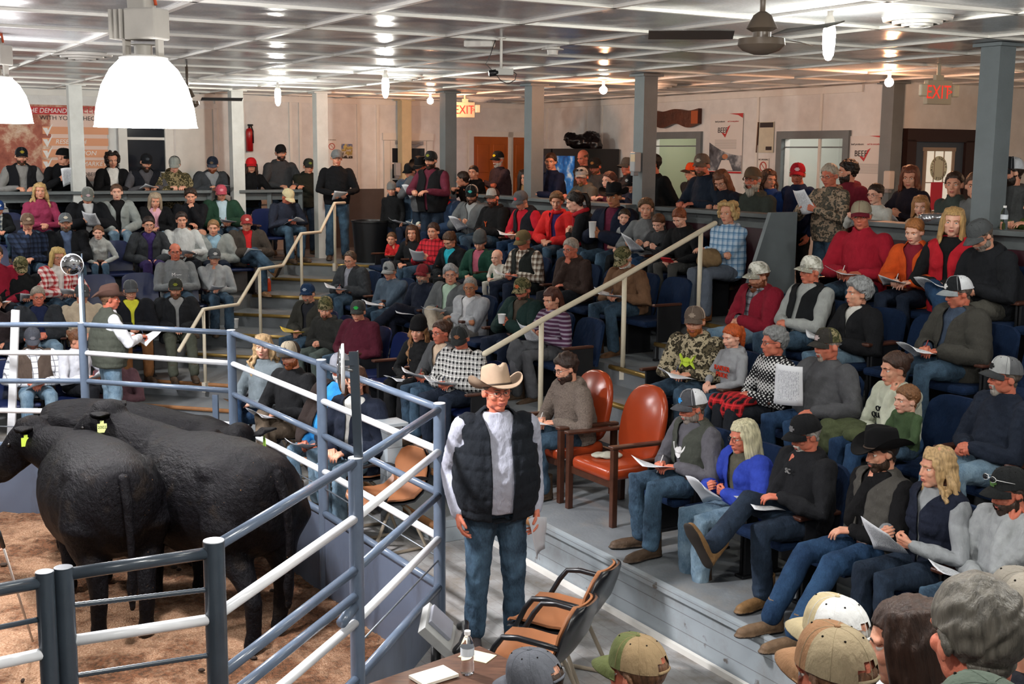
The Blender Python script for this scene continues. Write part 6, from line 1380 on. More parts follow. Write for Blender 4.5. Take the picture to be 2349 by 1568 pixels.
# ---------------- cattle
t = NT('black_hide', .5, .09); n1 = t.noise(46, 5, sc3=(1, .35, .6), rough=.65); n2 = t.noise(5, 4); n3 = t.noise(60, 3); n4 = t.noise(3.1, 3)
base = t.ramp(n1, [(.3, (.0015, .0015, .002, 1)), (.7, (.006, .0055, .007, 1))]); X = t.xyz()
spk = t.math('MULTIPLY', t.math('GREATER_THAN', n3, .73), t.math('GREATER_THAN', n4, .50)); c1 = t.mix(t.math('MULTIPLY', spk, .8), base, srgb('#8d6a4a'))
t.col(t.mix(t.ramp(n2, [(.58, (0, 0, 0, 1)), (.70, (.4, .4, .4, 1))]), c1, (.020, .014, .009, 1))); t.bump(n1, .016); HIDE = t.m
HOOF = plain('hoof', '#2a211b', .6)
def cow(x, y, ang, hyaw, hpitch, label, sc=1, seed=0, tailx=0, legs=(0, 0, 0, 0), nk_=0., tagtxt=None, tagcol='#b9d24a'):
    e = empty('cow', (x, y, RG), ang - math.pi / 2, label, 'cow'); b = MB()
    rings = [(-.87, 1.05, .06, .09), (-.84, 1.00, .17, .22), (-.74, .95, .275, .31), (-.54, .915, .335, .375), (-.24, .88, .375, .415), (.10, .84, .385, .43), (.38, .82, .355, .41), (.58, .84, .29, .37), (.74, .88, .21, .30), (.84, .90, .14, .22)]
    b.loft([((0, y_, z_), rx, rz, (1, 0, 0), (0, 0, 1)) for y_, z_, rx, rz in rings], n=26)
    b.tube([(0, -.72, 1.18), (0, -.3, 1.19), (0, .2, 1.15), (0, .55, 1.13)], [.08, .09, .08, .08], 12, round_=True)
    b.ell((-.16, -.44, 1.11), (.15, .26, .12)); b.ell((.16, -.44, 1.11), (.15, .26, .12)); b.ell((-.09, -.76, 1.08), (.08, .08, .10)); b.ell((.09, -.76, 1.08), (.08, .08, .10)); b.ell((0, .62, .74), (.15, .2, .16))
    for s, l in ((1, 0), (-1, 1)):
        o_ = legs[l]; b.tube([(s * .15, -.55, .98), (s * .185, -.60, .80), (s * .175, -.56, .63), (s * .155, -.66 + o_ * .3, .48), (s * .15, -.69 + o_ * .8, .34), (s * .15, -.66 + o_, .14), (s * .15, -.64 + o_, .05)], [.20, .195, .135, .078, .060, .052, .060], 14, round_=True)
        o_ = legs[2 + l]; b.tube([(s * .16, .50, .92), (s * .17, .50, .72), (s * .15, .48 + o_ * .3, .52), (s * .14, .50 + o_ * .6, .36), (s * .14, .49 + o_, .14), (s * .14, .51 + o_, .05)], [.16, .13, .078, .062, .049, .058], 14, round_=True)
    # neck and head, turned about the withers
    Rn = Euler((0, 0, R(hyaw * .55))).to_matrix(); pv = V3(0, .66, 1.02)
    def N(p): return pv + np.array(Rn) @ (V3(*p) - pv)
    b.tube([N((0, .50, .93)), N((0, .78, 1.00 + nk_ * .4)), N((0, 1.00, 1.06 + nk_ * .8)), N((0, 1.13, 1.10 + nk_))], [.27, .215, .165, .14], 16, flat=1.0, round_=True)
    hp = N((0, 1.17, 1.13 + nk_)); Rh = (Euler((0, 0, R(hyaw))).to_matrix() @ Euler((R(-hpitch), 0, 0)).to_matrix()); Rh = np.array(Rh)
    def Hd(p): return hp + Rh @ V3(*p)
    b.tube([Hd((0, -.06, .0)), Hd((0, .06, -.01)), Hd((0, .24, -.045)), Hd((0, .40, -.075)), Hd((0, .47, -.085))], [.125, .118, .088, .076, .062], 14, flat=1.12, round_=True)
    b.tube([Hd((0, .0, -.10)), Hd((0, .2, -.12)), Hd((0, .36, -.125))], [.085, .07, .055], 10, round_=True); b.ell(Hd((0, -.03, .10)), (.06, .06, .05))
    for s in (-1, 1):
        b.ell(Hd((s * .095, .10, .03)), .030)
    V, F = remesh(b, .020, 4, .5)
    eb = MB()
    for s in (-1, 1):
        a0, a1 = Hd((s * .09, -.05, .045)), Hd((s * .27, -.09, .03)); m_ = (a0 + a1) / 2; eb.tube([a0, a0 + (m_ - a0) * .7, m_ + V3(0, 0, .02), a1 + V3(0, 0, .02)], [.03, .066, .074, .022], 12, flat=.32, round_=True)
    V2, F2 = remesh(eb, .009, 1); F2 = np.asarray(F2) + len(V); V = np.concatenate([V, V2]); F = np.concatenate([np.asarray(F), F2])
    Nn = normals(V, F); V = V + Nn * (.005 * wob(V * np.array([1, .6, .8]), 11, seed) + .0012 * wob(V * np.array([1, .4, .7]), 60, seed + 1))[:, None]
    z_ = V[F].mean(1)[:, 2]; linko('body', fastmesh('cow', V * sc, F, [HIDE, HOOF], (z_ < .055).astype(int)), e)
    b = MB(); b.tube([V3(0, -.74, 1.19), V3(0, -.86, 1.16), V3(tailx * .4, -.905, 1.02), V3(tailx * .8, -.915, .80), V3(tailx, -.90, .60), V3(tailx, -.88, .45), V3(tailx, -.87, .30)], [.05, .042, .034, .026, .026, .036, .018], 10, round_=True); V, F = remesh(b, .012, 2); V = V + normals(V, F) * (.004 * wob(V * np.array([1, 1, .3]), 80, seed))[:, None]
    linko('tail', fastmesh('tail', V * sc, F, [HIDE]), e)
    b = MB()
    for s in (-1, 1): b.ell(Hd((s * .112, .115, .03)) * sc, .018, 10, 7)
    b.build('eyes', plain('cow_eye', '#0d0a08', .08), e, smooth=True)
    TG = plain('ear_tag_' + tagcol, tagcol, .5)
    for s in (-1, 1):
        c_ = Hd((s * .19, -.055, -.01)) * sc; b = MB(); b.box((0, 0, -.035), (.075, .006, .075)); b.box((0, 0, .012), (.03, .006, .03)); ob = b.build('ear_tag', TG, e, bevel=.002); ob.location = c_ + Rh @ V3(0, .0, 0)
        # tags hang flat against the side of the head and face out
        out = math.atan2((Rh @ V3(s, -.35, 0))[1], (Rh @ V3(s, -.35, 0))[0]); ob.rotation_euler = (0, 0, out + math.pi / 2)
        if tagtxt: textobj(tagtxt, .034, plain('tag_ink', '#101010', .6), Matrix.Translation((0, -.004, -.028)) @ Matrix.Rotation(R(90), 4, 'X'), ob, 'tag_number')
    return e
cow(-3.22, 9.22, math.atan2(.86, -.50), 62, 38, 'black cow nearest the left photo edge, rear towards the camera, head turned left', 1.10, 3, .02, (-.02, .04, .05, -.05), -.04)
cow(-2.32, 9.12, math.atan2(.73, -.68), 46, 30, 'black cow in the middle of the ring with a yellow-green numbered ear tag', 1.14, 8, .05, (.05, -.12, -.06, .06), .08, '2002', '#cfd98a')
cow(-3.32, 10.58, math.atan2(-.40, 1.45), -62, 42, 'black cow standing side-on behind the other two along the fence', 1.08, 15, 0, (0, .08, .05, -.05), -.05, None, '#8fb848')

# ---------------- people standing at the ring
AUC = seat('F', 1140, 838, 22, 2, 'down', 0, '#a3a6b4 V #171b21 px o6', 'jeans', 'hair=buzz:#6a5a4e hat=cow:#a38d78 g skin=red ct=12', 'person in tan cowboy hat and black quilted vest standing outside the ring fence', Y=7.72, z=0, bf=12, kind='stand', collar=2, fat=.9, shoe=('boot', '#2f2a2a'))
seat('F', 252, 652, 92, 4, 'write', 2, '#dfe3ea V #4b4f47 p o3', 'ljeans', 'hair=short:#7a5a44 hat=cow:#6a5048 skin=red', 'person in brown cowboy hat and grey-green puffer vest with back to the camera', Y=13.55, z=0, bf=104, kind='stand', sheet=1, collar=2, fat=.5)
hm_ = AUC[2]['hands'][1]; q = Vector(hm_[:3, 3] + hm_[:3, 1] * .12 + V3(0, .02, -.03)); s_ = linko('sheet_of_paper', paper_mesh(False, 0, 2, '#b9bdc4', .055, .12), None, AUC[1] @ Matrix.Translation(q) @ Euler((R(80), R(8), R(25))).to_matrix().to_4x4()); tag(s_, 'folded grey papers in the lowered hand of the person in tan cowboy hat', 'paper')
# baby on the lap
seat('R3', 1138, 573, -30, 6, 'lap', 8, '#c9c6bc', '#c9c6bc', 'hair=none kid skin=pale', 'baby in cream top held on the lap of the green coat', kk=.4, front=.2, shoe=('shoe', '#c9c6bc'))
# ring hand at the left edge: only the hand and the stick show
e = empty('person', (at(-34, 1290, .6)[0] - .43, at(-34, 1290, .6)[1], RG), R(-60), 'person outside the left photo edge, only a hand with a stick shows', 'person')
person(e, 1.0, 'stand', 0, 10, (('h', .12, .42, .12, 'grip'), ('h', -.25, .05, -.08, 'relax')), 6, parse_top('#3a3c48', {}), ('jeans',), parse_head('hair=short:#3a2a20 hat=cap:#333333:#333333:#333333:'), True)
a_, c_ = at(5, 1245, .75), at(75, 1470, -.30); b = MB(); d_ = unit(c_ - a_); b.tube([a_ - d_ * .12, c_], .008, 8); b.tube([a_ - d_ * .14, a_ + d_ * .05], .014, 8, mi=1); tag(b.build('sorting_stick', [plain('stick_white', '#b9b6b2', .5), plain('stick_grip', '#151515', .5)], smooth=True), 'thin whitish sorting stick with black grip at the left edge', 'stick')
# ================================================================ seating furniture
BLUEP = plain('blue_plastic', '#16224a', .28, .5, var=.08); BLUEF = cloth('#11233f'); DKM = plain('chair_black_iron', '#17181b', .45); ARMW = plain('armrest_dark_wood', '#4a2a1e', .35, .45, var=.3, scale=9)
def theatre(kind):
    e = empty('theatre_chair', label='blue folding theatre chair', cat='chair'); m = BLUEP if kind == 'p' else BLUEF
    b = MB(); V = []; n, k = 9, 9
    for side in (0, 1):
        for i in range(n):
            for j in range(k):
                u, v = -1 + 2 * i / (n - 1), j / (k - 1); wz = .245 * (1 - .10 * v ** 4); rr = max(0, v - .8) / .2; x = u * wz; z = .36 + .46 * v - .05 * rr * abs(u) ** 5
                y = -.17 - .10 * v - .03 * (1 - u * u) + (.0 if side == 0 else -.035 if kind == 'f' else -.02) ; V.append((x, y, z))
    F = []
    for i in range(n - 1):
        for j in range(k - 1):
            q = (i * k + j, (i + 1) * k + j, (i + 1) * k + j + 1, i * k + j + 1); F += [q[::-1], tuple(a + n * k for a in q)]
    ed = [i * k for i in range(n)] + [(n - 1) * k + j for j in range(1, k)] + [i * k + k - 1 for i in range(n - 2, -1, -1)] + [j for j in range(k - 2, 0, -1)]
    for a, c in zip(ed, ed[1:] + ed[:1]): F.append((a, c, c + n * k, a + n * k))
    b.add(V, F); b.build('backrest', m, e, auto=50)
    b = MB(); b.box((0, .08, .375), (.46, .44, .065 if kind == 'f' else .045)); o = b.build('seat', m, e, bevel=.025)
    for s in (-1, 1):
        b = MB(); b.box((s * .262, .02, .28), (.022, .30, .56)); b.box((s * .262, .02, .012), (.05, .36, .02)); b.build('side_standard', DKM, e, bevel=.004)
        b = MB(); b.box((s * .262, .05, .575), (.05, .36, .028)); b.build('armrest', ARMW, e, bevel=.010)
    return e
TP = {k: theatre(k) for k in 'pf'}; used = {'p': 0, 'f': 0}
def put_chair(kind, x, y, z, rz, label, group):
    if not used[kind]: e = TP[kind]; used[kind] = 1
    else: e = copy_tree(TP[kind])
    e.location = (x, y, z); e.rotation_euler = (0, 0, rz); e['label'] = label; e['group'] = group; return e
faceT = math.atan2(-TA[1], -TA[0]) - math.pi / 2; faceS = math.atan2(SA[1], SA[0]) - math.pi / 2
def inframe(x, y, z):
    v = np.array([x, y, z + .6]) - CP; k = v @ _f
    return k > .3 and -160 < W / 2 + FPX * (v @ _r) / k < 2500 and HH / 2 - FPX * (v @ _u) / k < 1640
ORD = {1: 'next to', 2: 'two places from', 3: 'three places from', 4: 'four places from', 5: 'five places from', 6: 'six places from'}
def chair_row(kind, row, block, spots, z, rz, key):
    ppl = [(x[1], x[0]) for x in PEOPLE if x[3] == row]; lab = set(); near_side = 'camera side of'
    for p_ in spots:
        if not inframe(p_[0], p_[1], z): continue
        d = sorted((math.hypot(q[0] - p_[0], q[1] - p_[1]), i) for i, (q, l) in enumerate(ppl)); lb = None
        for dist, i in d:
            q, l = ppl[i]; w_ = ' '.join(who(l).split()[:7]); side = 'left' if p_[0] < q[0] else 'right'
            cand = 'blue theatre chair under the ' + w_ if dist < .32 else 'blue theatre chair %s the %s, %s side' % (ORD.get(max(1, round(dist / .555)), 'farther along from'), w_, side)
            if cand not in lab: lb = cand; break
        lb = lb or 'blue theatre chair at the end of the row in the ' + block; lab.add(lb)
        put_chair(kind, p_[0], p_[1], z, rz, lb, 'chairs of the ' + key)
RN = {1: 'lowest row', 2: 'second row', 3: 'third row', 4: 'highest row', 5: 'lowest row'}
for k_, (tt, z) in PITCH_T.items():
    s = -9.76 - tt + .5 if k_ < 4 else -16.6; sp = []
    while s < AISL - .1: sp.append(P2(s, tt)); s += .555
    chair_row('p' if k_ == 1 else 'f', 'R%d' % k_, 'middle block', sp, z, faceT, 'middle block, ' + RN[k_])
    s = {1: -7.0, 2: AISR + .35, 3: AISR + .35, 4: -8.3}[k_]; sp = []
    while s < -2.2: sp.append(P2(s, tt)); s += .56
    chair_row('f', 'R%d' % k_, 'right block', sp, z, faceT, 'right block, ' + RN[k_])
for k_, (ss, z) in PITCH_S.items():
    t_ = -11.95 - ss - .38 if k_ != 5 else 2.5; sp = []
    while t_ > 1.0: sp.append(P2(ss, t_)); t_ -= .555
    chair_row('p', 'L%d' % k_, 'left block', sp, z, faceS, 'left block, ' + RN[6 - k_ if k_ < 5 else 1] if k_ != 1 else 'left block, top row')
# orange armchairs
OR_ = plain('orange_vinyl', '#983a1b', .25, .5, var=.08, scale=3); WD = plain('walnut_frame', '#45281c', .35, .45, var=.3, scale=12)
def orange_chair(x, y, z, rz, label):
    e = empty('armchair', (x, y, z), rz, label, 'armchair')
    b = MB(); b.box((0, .04, .40), (.52, .50, .11)); o = b.build('seat', OR_, e); m = o.modifiers.new('b', 'BEVEL'); m.width = .045; m.segments = 4; o.data.polygons.foreach_set('use_smooth', [True] * 6)
    b = MB(); V = []
    for i in range(5):
        d_ = (-.035, -.02, .0, .02, .035)[i]; sc_ = (.93, .985, 1, .985, .93)[i]
        for k in range(28):
            a = 2 * math.pi * k / 28; cx, cz = math.cos(a), math.sin(a); ex = .27 * sc_ * (abs(cx) ** .72) * (1 if cx > 0 else -1); ez = .30 * sc_ * (abs(cz) ** (.8 if cz > 0 else .5)) * (1 if cz > 0 else -1); V.append((ex * (1 - .08 * max(0, cz)), -.24 + d_ - ez * .22 - .05 * (1 - (ex / .28) ** 2) * .4, .72 + ez))
    F = [(i * 28 + k, (i + 1) * 28 + k, (i + 1) * 28 + (k + 1) % 28, i * 28 + (k + 1) % 28) for i in range(4) for k in range(28)] + [tuple(range(28)), tuple(range(112, 140))[::-1]]
    b.add(V, F); b.build('backrest', OR_, e, auto=60)
    for s in (-1, 1):
        b = MB(); b.bar((s * .30, .27, 0), (s * .30, .27, .62), .045, .05); b.build('leg', WD, e, bevel=.006)
        b = MB(); b.bar((s * .30, -.26, 0), (s * .30, -.27, .60), .045, .05); b.build('leg', WD, e, bevel=.006)
        b = MB(); b.bar((s * .30, .31, .635), (s * .30, -.30, .615), .065, .028); b.build('armrest', WD, e, bevel=.008)
    b = MB(); b.bar((-.30, .25, .33), (.30, .25, .33), .03, .06); b.bar((-.30, -.25, .36), (.30, -.25, .36), .03, .06); b.build('stretcher', WD, e); return e
for px, py, lb in ((1333, 1000, 'orange vinyl armchair occupied by the person in taupe fleece'), (1452, 1040, 'empty orange vinyl armchair on the deck beside the grey hoodie person')):
    s_ = ST(at_t(px, py, 5.66))[0]; p_ = P2(s_, 5.52); orange_chair(p_[0], p_[1], .38, faceT + R(2), lb)
# brown shell chairs
BRN = plain('tan_vinyl_shell', '#93603f', .42, .4, var=.06); BLK = plain('shell_black_plastic', '#15161a', .3, .5); LEGM = plain('beige_steel_leg', '#8f8474', .35, .4)
def shell_chair(x, y, z, rz, label, vis=True):
    e = empty('shell_chair', (x, y, z), rz, label, 'chair'); pr = [(.27, .405), (.24, .435), (.12, .440), (-.02, .425), (-.12, .43), (-.20, .49), (-.245, .57), (-.275, .67), (-.305, .76), (-.315, .80)]
    wd = [.20, .235, .25, .25, .25, .25, .25, .245, .20, .12]; n = 11
    for nm, off, m in (('upholstery', 0, BRN), ('shell', -.028, BLK)):
        b = MB(); V = []
        for lay in (0, -.014):
            for (yy_, zz_), w_ in zip(pr, wd):
                for i in range(n):
                    u = -1 + 2 * i / (n - 1); k = abs(u) ** 3 * .035; back = smooth01((zz_ - .45) / .2); V.append((u * (w_ + (.012 if off else 0)), yy_ + k * back * 1.1 + (off + lay) * back, zz_ + k * (1 - back) + (off + lay) * (1 - back)))
        m_ = len(pr); F = []
        for i in range(m_ - 1):
            for j in range(n - 1): q = (i * n + j, i * n + j + 1, (i + 1) * n + j + 1, (i + 1) * n + j); F += [q, tuple(a + m_ * n for a in q)[::-1]]
        ed = list(range(n)) + [i * n + n - 1 for i in range(1, m_)] + [(m_ - 1) * n + j for j in range(n - 2, -1, -1)] + [i * n for i in range(m_ - 2, 0, -1)]
        for a, c in zip(ed, ed[1:] + ed[:1]): F.append((a, a + m_ * n, c + m_ * n, c))
        b.add(V, F); b.build(nm, m, e, auto=70)
    for s in (-1, 1):
        b = MB(); b.tube([(s * .25, .20, .41), (s * .275, .12, .56), (s * .28, .07, .625), (s * .28, -.02, .635), (s * .275, -.17, .62), (s * .25, -.235, .60)], .017, 10, flat=1, round_=True); b.build('armrest', BLK, e, smooth=True)
        b = MB(); b.tube([(s * .19, .06, .40), (s * .20, .12, .30), (s * .23, .26, .05), (s * .23, .25, .015), (s * .23, -.2, .015), (s * .23, -.24, .03), (s * .20, -.10, .34), (s * .19, -.04, .40)], .014, 8); b.build('leg', LEGM, e, smooth=True)
    return e
for (px, lb) in ((602, 'with the long fair hair person'), (665, 'with the red-bearded person'), (780, 'with the blue shirt person'), (822, 'with the navy jacket person')):
    s_ = ST(at_t(px, 900, 4.1))[0]; p_ = P2(s_, 4.08); shell_chair(p_[0], p_[1], 0, faceT, 'tan shell chair outside the ring ' + lb)
s_ = ST(at_t(885, 1060, 4.0))[0]; p_ = P2(s_, 4.0); shell_chair(p_[0], p_[1], 0, faceT + .1, 'empty tan shell chair beside the narrow white cabinet')
for px, py, lb in ((1268, 1412, 'farther of the two empty tan shell chairs in the foreground'), (1205, 1500, 'nearer of the two empty tan shell chairs, partly behind the table')):
    q = at(px, py, .43); shell_chair(q[0] + .05, q[1], 0, R(66), lb)
q = P2(ST(at_t(905, 1080, 4.25))[0], 4.22); b = MB(); b.box((0, 0, .47), (.16, .14, .94)); b.box((0, 0, .955), (.24, .22, .03)); o = b.build('white_post_cabinet', DECKF, bevel=.004); o.location = (q[0], q[1], 0); o.rotation_euler = (0, 0, faceT); tag(o, 'narrow white painted post with a flat cap behind the ring fence', 'post')
# ---------------- auctioneer table, console, bottle
TB = NT('dark_wood_laminate', .38, .45); X = TB.xyz(); TB.col(TB.ramp(TB.noise(9, 5, sc3=(1, 9, 1)), [(.3, srgb('#3f2c24')), (.7, srgb('#6b4c3c'))])); TBM = TB.m
c0, c1, c2 = at(1118, 1487, .76), at(835, 1568, .76), at(1330, 1560, .76); e = empty('table', (0, 0, 0), 0, 'brown wood-grain table top at the bottom of the photo', 'table')
far = at(1100, 1480, .76)[:2]; u1 = unit(at(830, 1572, .76)[:2] - far); u2 = unit(at(1290, 1568, .76)[:2] - far); u2 = u2
pl_ = [far, far + u1 * 1.9, far + u1 * 1.9 + u2 * .9, far + u2 * 1.1]; b = MB(); b.prism(pl_, .735, .76); b.build('tabletop', TBM, e, bevel=.003)
for q in (far + u1 * .15 + u2 * .12, far + u1 * 1.7 + u2 * .12, far + u1 * .15 + u2 * .9, far + u1 * 1.7 + u2 * .8): b = MB(); b.tube([(q[0], q[1], 0), (q[0], q[1], .735)], .02, 10); b.build('leg', DKM, e, smooth=True)
def bottle(p_, sc, label, capc='#e6e6e6'):
    e = empty('water_bottle', p_, 0, label, 'bottle'); b = MB(); pr = [(.001, 0), (.028, .0), (.031, .008), (.031, .05), (.028, .06), (.031, .07), (.029, .085), (.031, .10), (.031, .13), (.026, .155), (.014, .178), (.0125, .186)]
    b.lathe([(a * sc, c * sc) for a, c in pr], (0, 0, 0), 24); b.build('bottle_body', glassm(), e, smooth=True); b = MB(); b.lathe([(.0145 * sc, .184 * sc), (.0145 * sc, .202 * sc), (.001, .203 * sc)], (0, 0, 0), 18); b.build('cap', plain('cap_' + capc, capc, .4), e, auto=40)
    b = MB(); b.lathe([(.0315 * sc, .088 * sc), (.0318 * sc, .126 * sc)], (0, 0, 0), 24, cap=False); b.build('label_band', plain('bottle_label', '#cfd8e0', .4), e, smooth=True); return e
q = at(1072, 1543, .765); bottle(q, 1.06, 'clear plastic water bottle with white cap on the brown table')
q = at(995, 1553, .765); b = MB(); b.box((0, 0, .008), (.13, .20, .014)); o = b.build('note_pad', plain('cream_pad', '#e6dfd0', .6)); o.location = q; o.rotation_euler = (0, 0, R(-52)); tag(o, 'cream note pad lying on the brown table', 'note pad')
q = at(1095, 1505, .7605); b = MB(); b.box((0, 0, .002), (.16, .11, .003)); o = b.build('taped_card', plain('cream_card', '#dfd3b0', .6)); o.location = q; o.rotation_euler = (0, 0, R(-28)); tag(o, 'cream card taped to the table behind the bottle', 'card')
q = at(1000, 1500, .55); e = empty('display_console', (q[0], q[1], 0), 0, 'grey metal console box with telephone handset tilted on a black stand', 'console')
b = MB(); b.tube([(0, 0, 0), (0, 0, .62)], .028, 12); b.build('stand', DKM, e, smooth=True); Mc = Matrix.Translation((0.03, .02, .66)) @ Euler((R(20), R(46), R(12))).to_matrix().to_4x4() @ Matrix.Scale(.78, 4)
b = MB(); b.box((0, 0, 0), (.36, .30, .07)); o = b.build('housing', plain('console_grey', '#a3a5a4', .4, var=.1), e, bevel=.004); o.matrix_local = Mc
b = MB(); b.box((-.06, .02, .05), (.20, .20, .03)); o = b.build('keypad', plain('keypad_silver', '#8a8d98', .3), e, bevel=.004); o.matrix_local = Mc
b = MB(); b.tube([(.10, .13, .07), (.10, .11, .12), (.10, .0, .135), (.10, -.12, .12), (.10, -.15, .07)], [.030, .030, .022, .030, .032], 12, round_=True); o = b.build('handset', BLK, e, smooth=True); o.matrix_local = Mc
# ---------------- lamps
DOME = glowm('bay_dome_glow', (1, .98, .99), 14); BALL = plain('ballast_grey', '#a9a59d', .45, var=.08); CORD = plain('orange_cord', '#c4512c', .5); GL = ['large bright bell lamp on orange cord hanging over the ring', 'bright bell lamp cut by the left photo edge', 'bell lamp outside the left of the photo']
for (x, y, z), lb in zip(BAY, GL):
    e = empty('bay_lamp', (x, y, z), R(-20), lb, 'lamp'); b = MB(); prf = [(.285, -.01), (.28, .0), (.268, .10), (.235, .22), (.185, .31), (.13, .365)]; b.lathe(prf, (0, 0, 0), 24, cap=False); b.build('dome_shade', DOME, e, smooth=True)
    b = MB(); b.lathe([(.13, .365), (.135, .375), (.10, .385), (.03, .39)], (0, 0, 0), 24); b.build('shade_cap', TRIMW, e, smooth=True)
    b = MB(); b.lathe([(.05, .385), (.05, .44), (.07, .445)], (0, 0, 0), 16)
    for s in (-1, 1): b.box((s * .11, 0, .43), (.02, .05, .13))
    b.build('socket', BALL, e, auto=40); b = MB(); b.box((.03, 0, .555), (.20, .15, .17)); b.box((.0, 0, .665), (.12, .11, .07)); o = b.build('ballast', BALL, e, bevel=.01)
    for i in range(3): b = MB(); b.box((-.09 - i * .035, 0, .555), (.012, .16, .16)); b.build('fin', BALL, e)
    b = MB(); b.tube([(0, 0, .70), (0, 0, CEIL - z)], .008, 8); b.build('hook', STEEL, e, smooth=True)
    b = MB(); b.tube([(.08, .02, .66), (.05, .03, .78), (-.03, .03, .80), (.0, .02, .68), (.06, .03, .74), (.03, .02, CEIL - z)], .009, 8); b.build('cord', CORD, e, smooth=True)
for i, (px, py, Y) in enumerate(CFL):
    p_ = atY(px, py, Y); e = empty('ceiling_bulb', (p_[0], p_[1], CEIL), 0, ('big spiral bulb in white sleeve near the right ceiling fan', 'bright spiral bulb left of the ceiling projector', 'bright spiral bulb over the left block')[i], 'bulb')
    b = MB(); b.lathe([(.065, 0), (.065, -.012), (.02, -.02), (.018, -.05), (.026, -.06), (.034, -.085), (.034, -.11)], (0, 0, 0), 16); b.build('holder', TRIMW, e, auto=40)
    b = MB(); b.lathe([(.034, -.11), (.042, -.15), (.043, -.22), (.035, -.30), (.018, -.335), (.003, -.34)], (0, 0, 0), 10, cap=False); b.build('bulb', glowm('cfl_glow' + str(i == 2), (1, .99, .9), 520 if i == 2 else 280), e, smooth=True)
for i, (px, py, Y) in enumerate(WARM):
    p_ = atY(px, py, Y); e = empty('ceiling_bulb', (p_[0], p_[1], CEIL), 0, ('warm round bulb left of the right exit sign', 'warm round bulb right of the camera mount', 'warm round bulb by the far exit sign')[i], 'bulb')
    b = MB(); b.lathe([(.05, 0), (.05, -.012), (.02, -.02), (.02, -.09)], (0, 0, 0), 14); b.build('holder', TRIMW, e, auto=40)
    b = MB(); b.ell((0, 0, -.135), .052, 10, 8); b.build('bulb', glowm('warm_glow' + str(i == 2), (1, .46, .24), 640 if i == 2 else 430), e, smooth=True)
# ---------------- ceiling fans, grilles, detector, camera
FANM = plain('fan_brown', '#5a4f44', .35, .45); FANW = plain('fan_blade_dark', '#3a352f', .4)
def fan(px, py, Y, drop, label, ang, col=FANM, r=.62):
    p_ = atY(px, py, Y); e = empty('ceiling_fan', (p_[0], p_[1], CEIL), 0, label, 'ceiling fan'); b = MB(); b.tube([(0, 0, 0), (0, 0, -drop)], .016, 10); b.build('rod', col, e, smooth=True)
    b = MB(); b.lathe([(.02, -drop + .08), (.05, -drop + .06), (.085, -drop - .01), (.05, -drop - .03), (.05, -drop - .06), (.125, -drop - .065), (.13, -drop - .10), (.10, -drop - .13), (.04, -drop - .15), (.001, -drop - .152)], (0, 0, 0), 28); b.build('motor', col, e, auto=40)
    for k in range(3):
        a = R(ang + 120 * k); b = MB(); ca, sa = math.cos(a), math.sin(a); V = []
        for t_, w_ in ((.10, .05), (.25, .065), (.6, .07), (1, .055)):
            rr = .1 + (r - .1) * t_
            for s in (-1, 1):
                for zz_ in (0, .006): V.append((ca * rr - sa * s * w_, sa * rr + ca * s * w_, -drop - .045 + s * .018 + zz_))
        F = []
        for i in range(3): q = i * 4; F += [(q, q + 4, q + 6, q + 2), (q + 1, q + 3, q + 7, q + 5), (q, q + 1, q + 5, q + 4), (q + 2, q + 6, q + 7, q + 3)]
        F += [(0, 2, 3, 1), (12, 13, 15, 14)]; b.add(V, F); b.build('blade', FANW, e)
fan(1748, 60, 6.9, .27, 'brown three-blade ceiling fan at the upper right', 175); fan(430, 215, 14.2, .34, 'dark ceiling fan partly behind the big bell lamp', 5)
def grille(px, py, Y, r, label):
    p_ = at(px, py, CEIL); e = empty('ceiling_diffuser', (p_[0], p_[1], CEIL), 0, label, 'air diffuser')
    for i, (a, z0, z1) in enumerate(((1, 0, -.03), (.72, -.012, -.05), (.45, -.02, -.065))): b = MB(); b.lathe([(r * a * .78, z0), (r * a, z0 - .004), (r * a * .96, z1), (r * a * .80, z1 - .002)], (0, 0, 0), 32, cap=False); o = b.build('ring', TRIMW, e, smooth=True); s = o.modifiers.new('t', 'SOLIDIFY'); s.thickness = .004
    b = MB(); b.lathe([(r * .22, -.03), (r * .22, -.07), (.001, -.075)], (0, 0, 0), 24); b.build('centre', TRIMW, e, smooth=True); b = MB(); b.lathe([(r * .8, -.001), (.001, -.0012)], (0, 0, 0), 24); b.build('duct', plain('duct_dark', '#1b1c1e', .8), e)
grille(2105, 38, 7.1, .24, 'round white air diffuser at the upper right of the ceiling'); grille(188, 122, 13.4, .30, 'round white air diffuser left of the big bell lamp'); grille(925, 172, 14.6, .27, 'round white air diffuser right of the middle spiral bulb'); grille(1512, 192, 16.2, .25, 'round white air diffuser right of the square grey pillar'); grille(1102, 226, 20.5, .28, 'round white air diffuser above the far exit sign')
p_ = at(1268, 104, CEIL); b = MB(); b.lathe([(.065, 0), (.065, -.03), (.10, -.032), (.10, -.040), (.05, -.045), (.045, -.085), (.001, -.09)], (0, 0, 0), 24); o = b.build('smoke_detector', TRIMW, auto=40); o.location = (p_[0], p_[1], CEIL); tag(o, 'white heat detector on the ceiling right of the camera mount', 'detector')
p_ = at(1150, 86, CEIL); e = empty('ceiling_camera', (p_[0], p_[1], CEIL), 0, 'small camera on a white ceiling rod with looped black cables', 'camera')
b = MB(); b.tube([(0, 0, 0), (0, 0, -.26)], .012, 10); b.lathe([(.04, 0), (.04, -.01)], (0, 0, 0), 12); b.build('rod', TRIMW, e, smooth=True); b = MB(); b.box((.03, 0, -.285), (.15, .07, .055)); b.build('camera_body', plain('camera_grey', '#b5b5b0', .4), e, bevel=.004); b = MB(); b.tube([(-.03, -.01, -.29), (-.10, -.03, -.30)], .028, 14); b.build('lens', BLK, e, smooth=True)
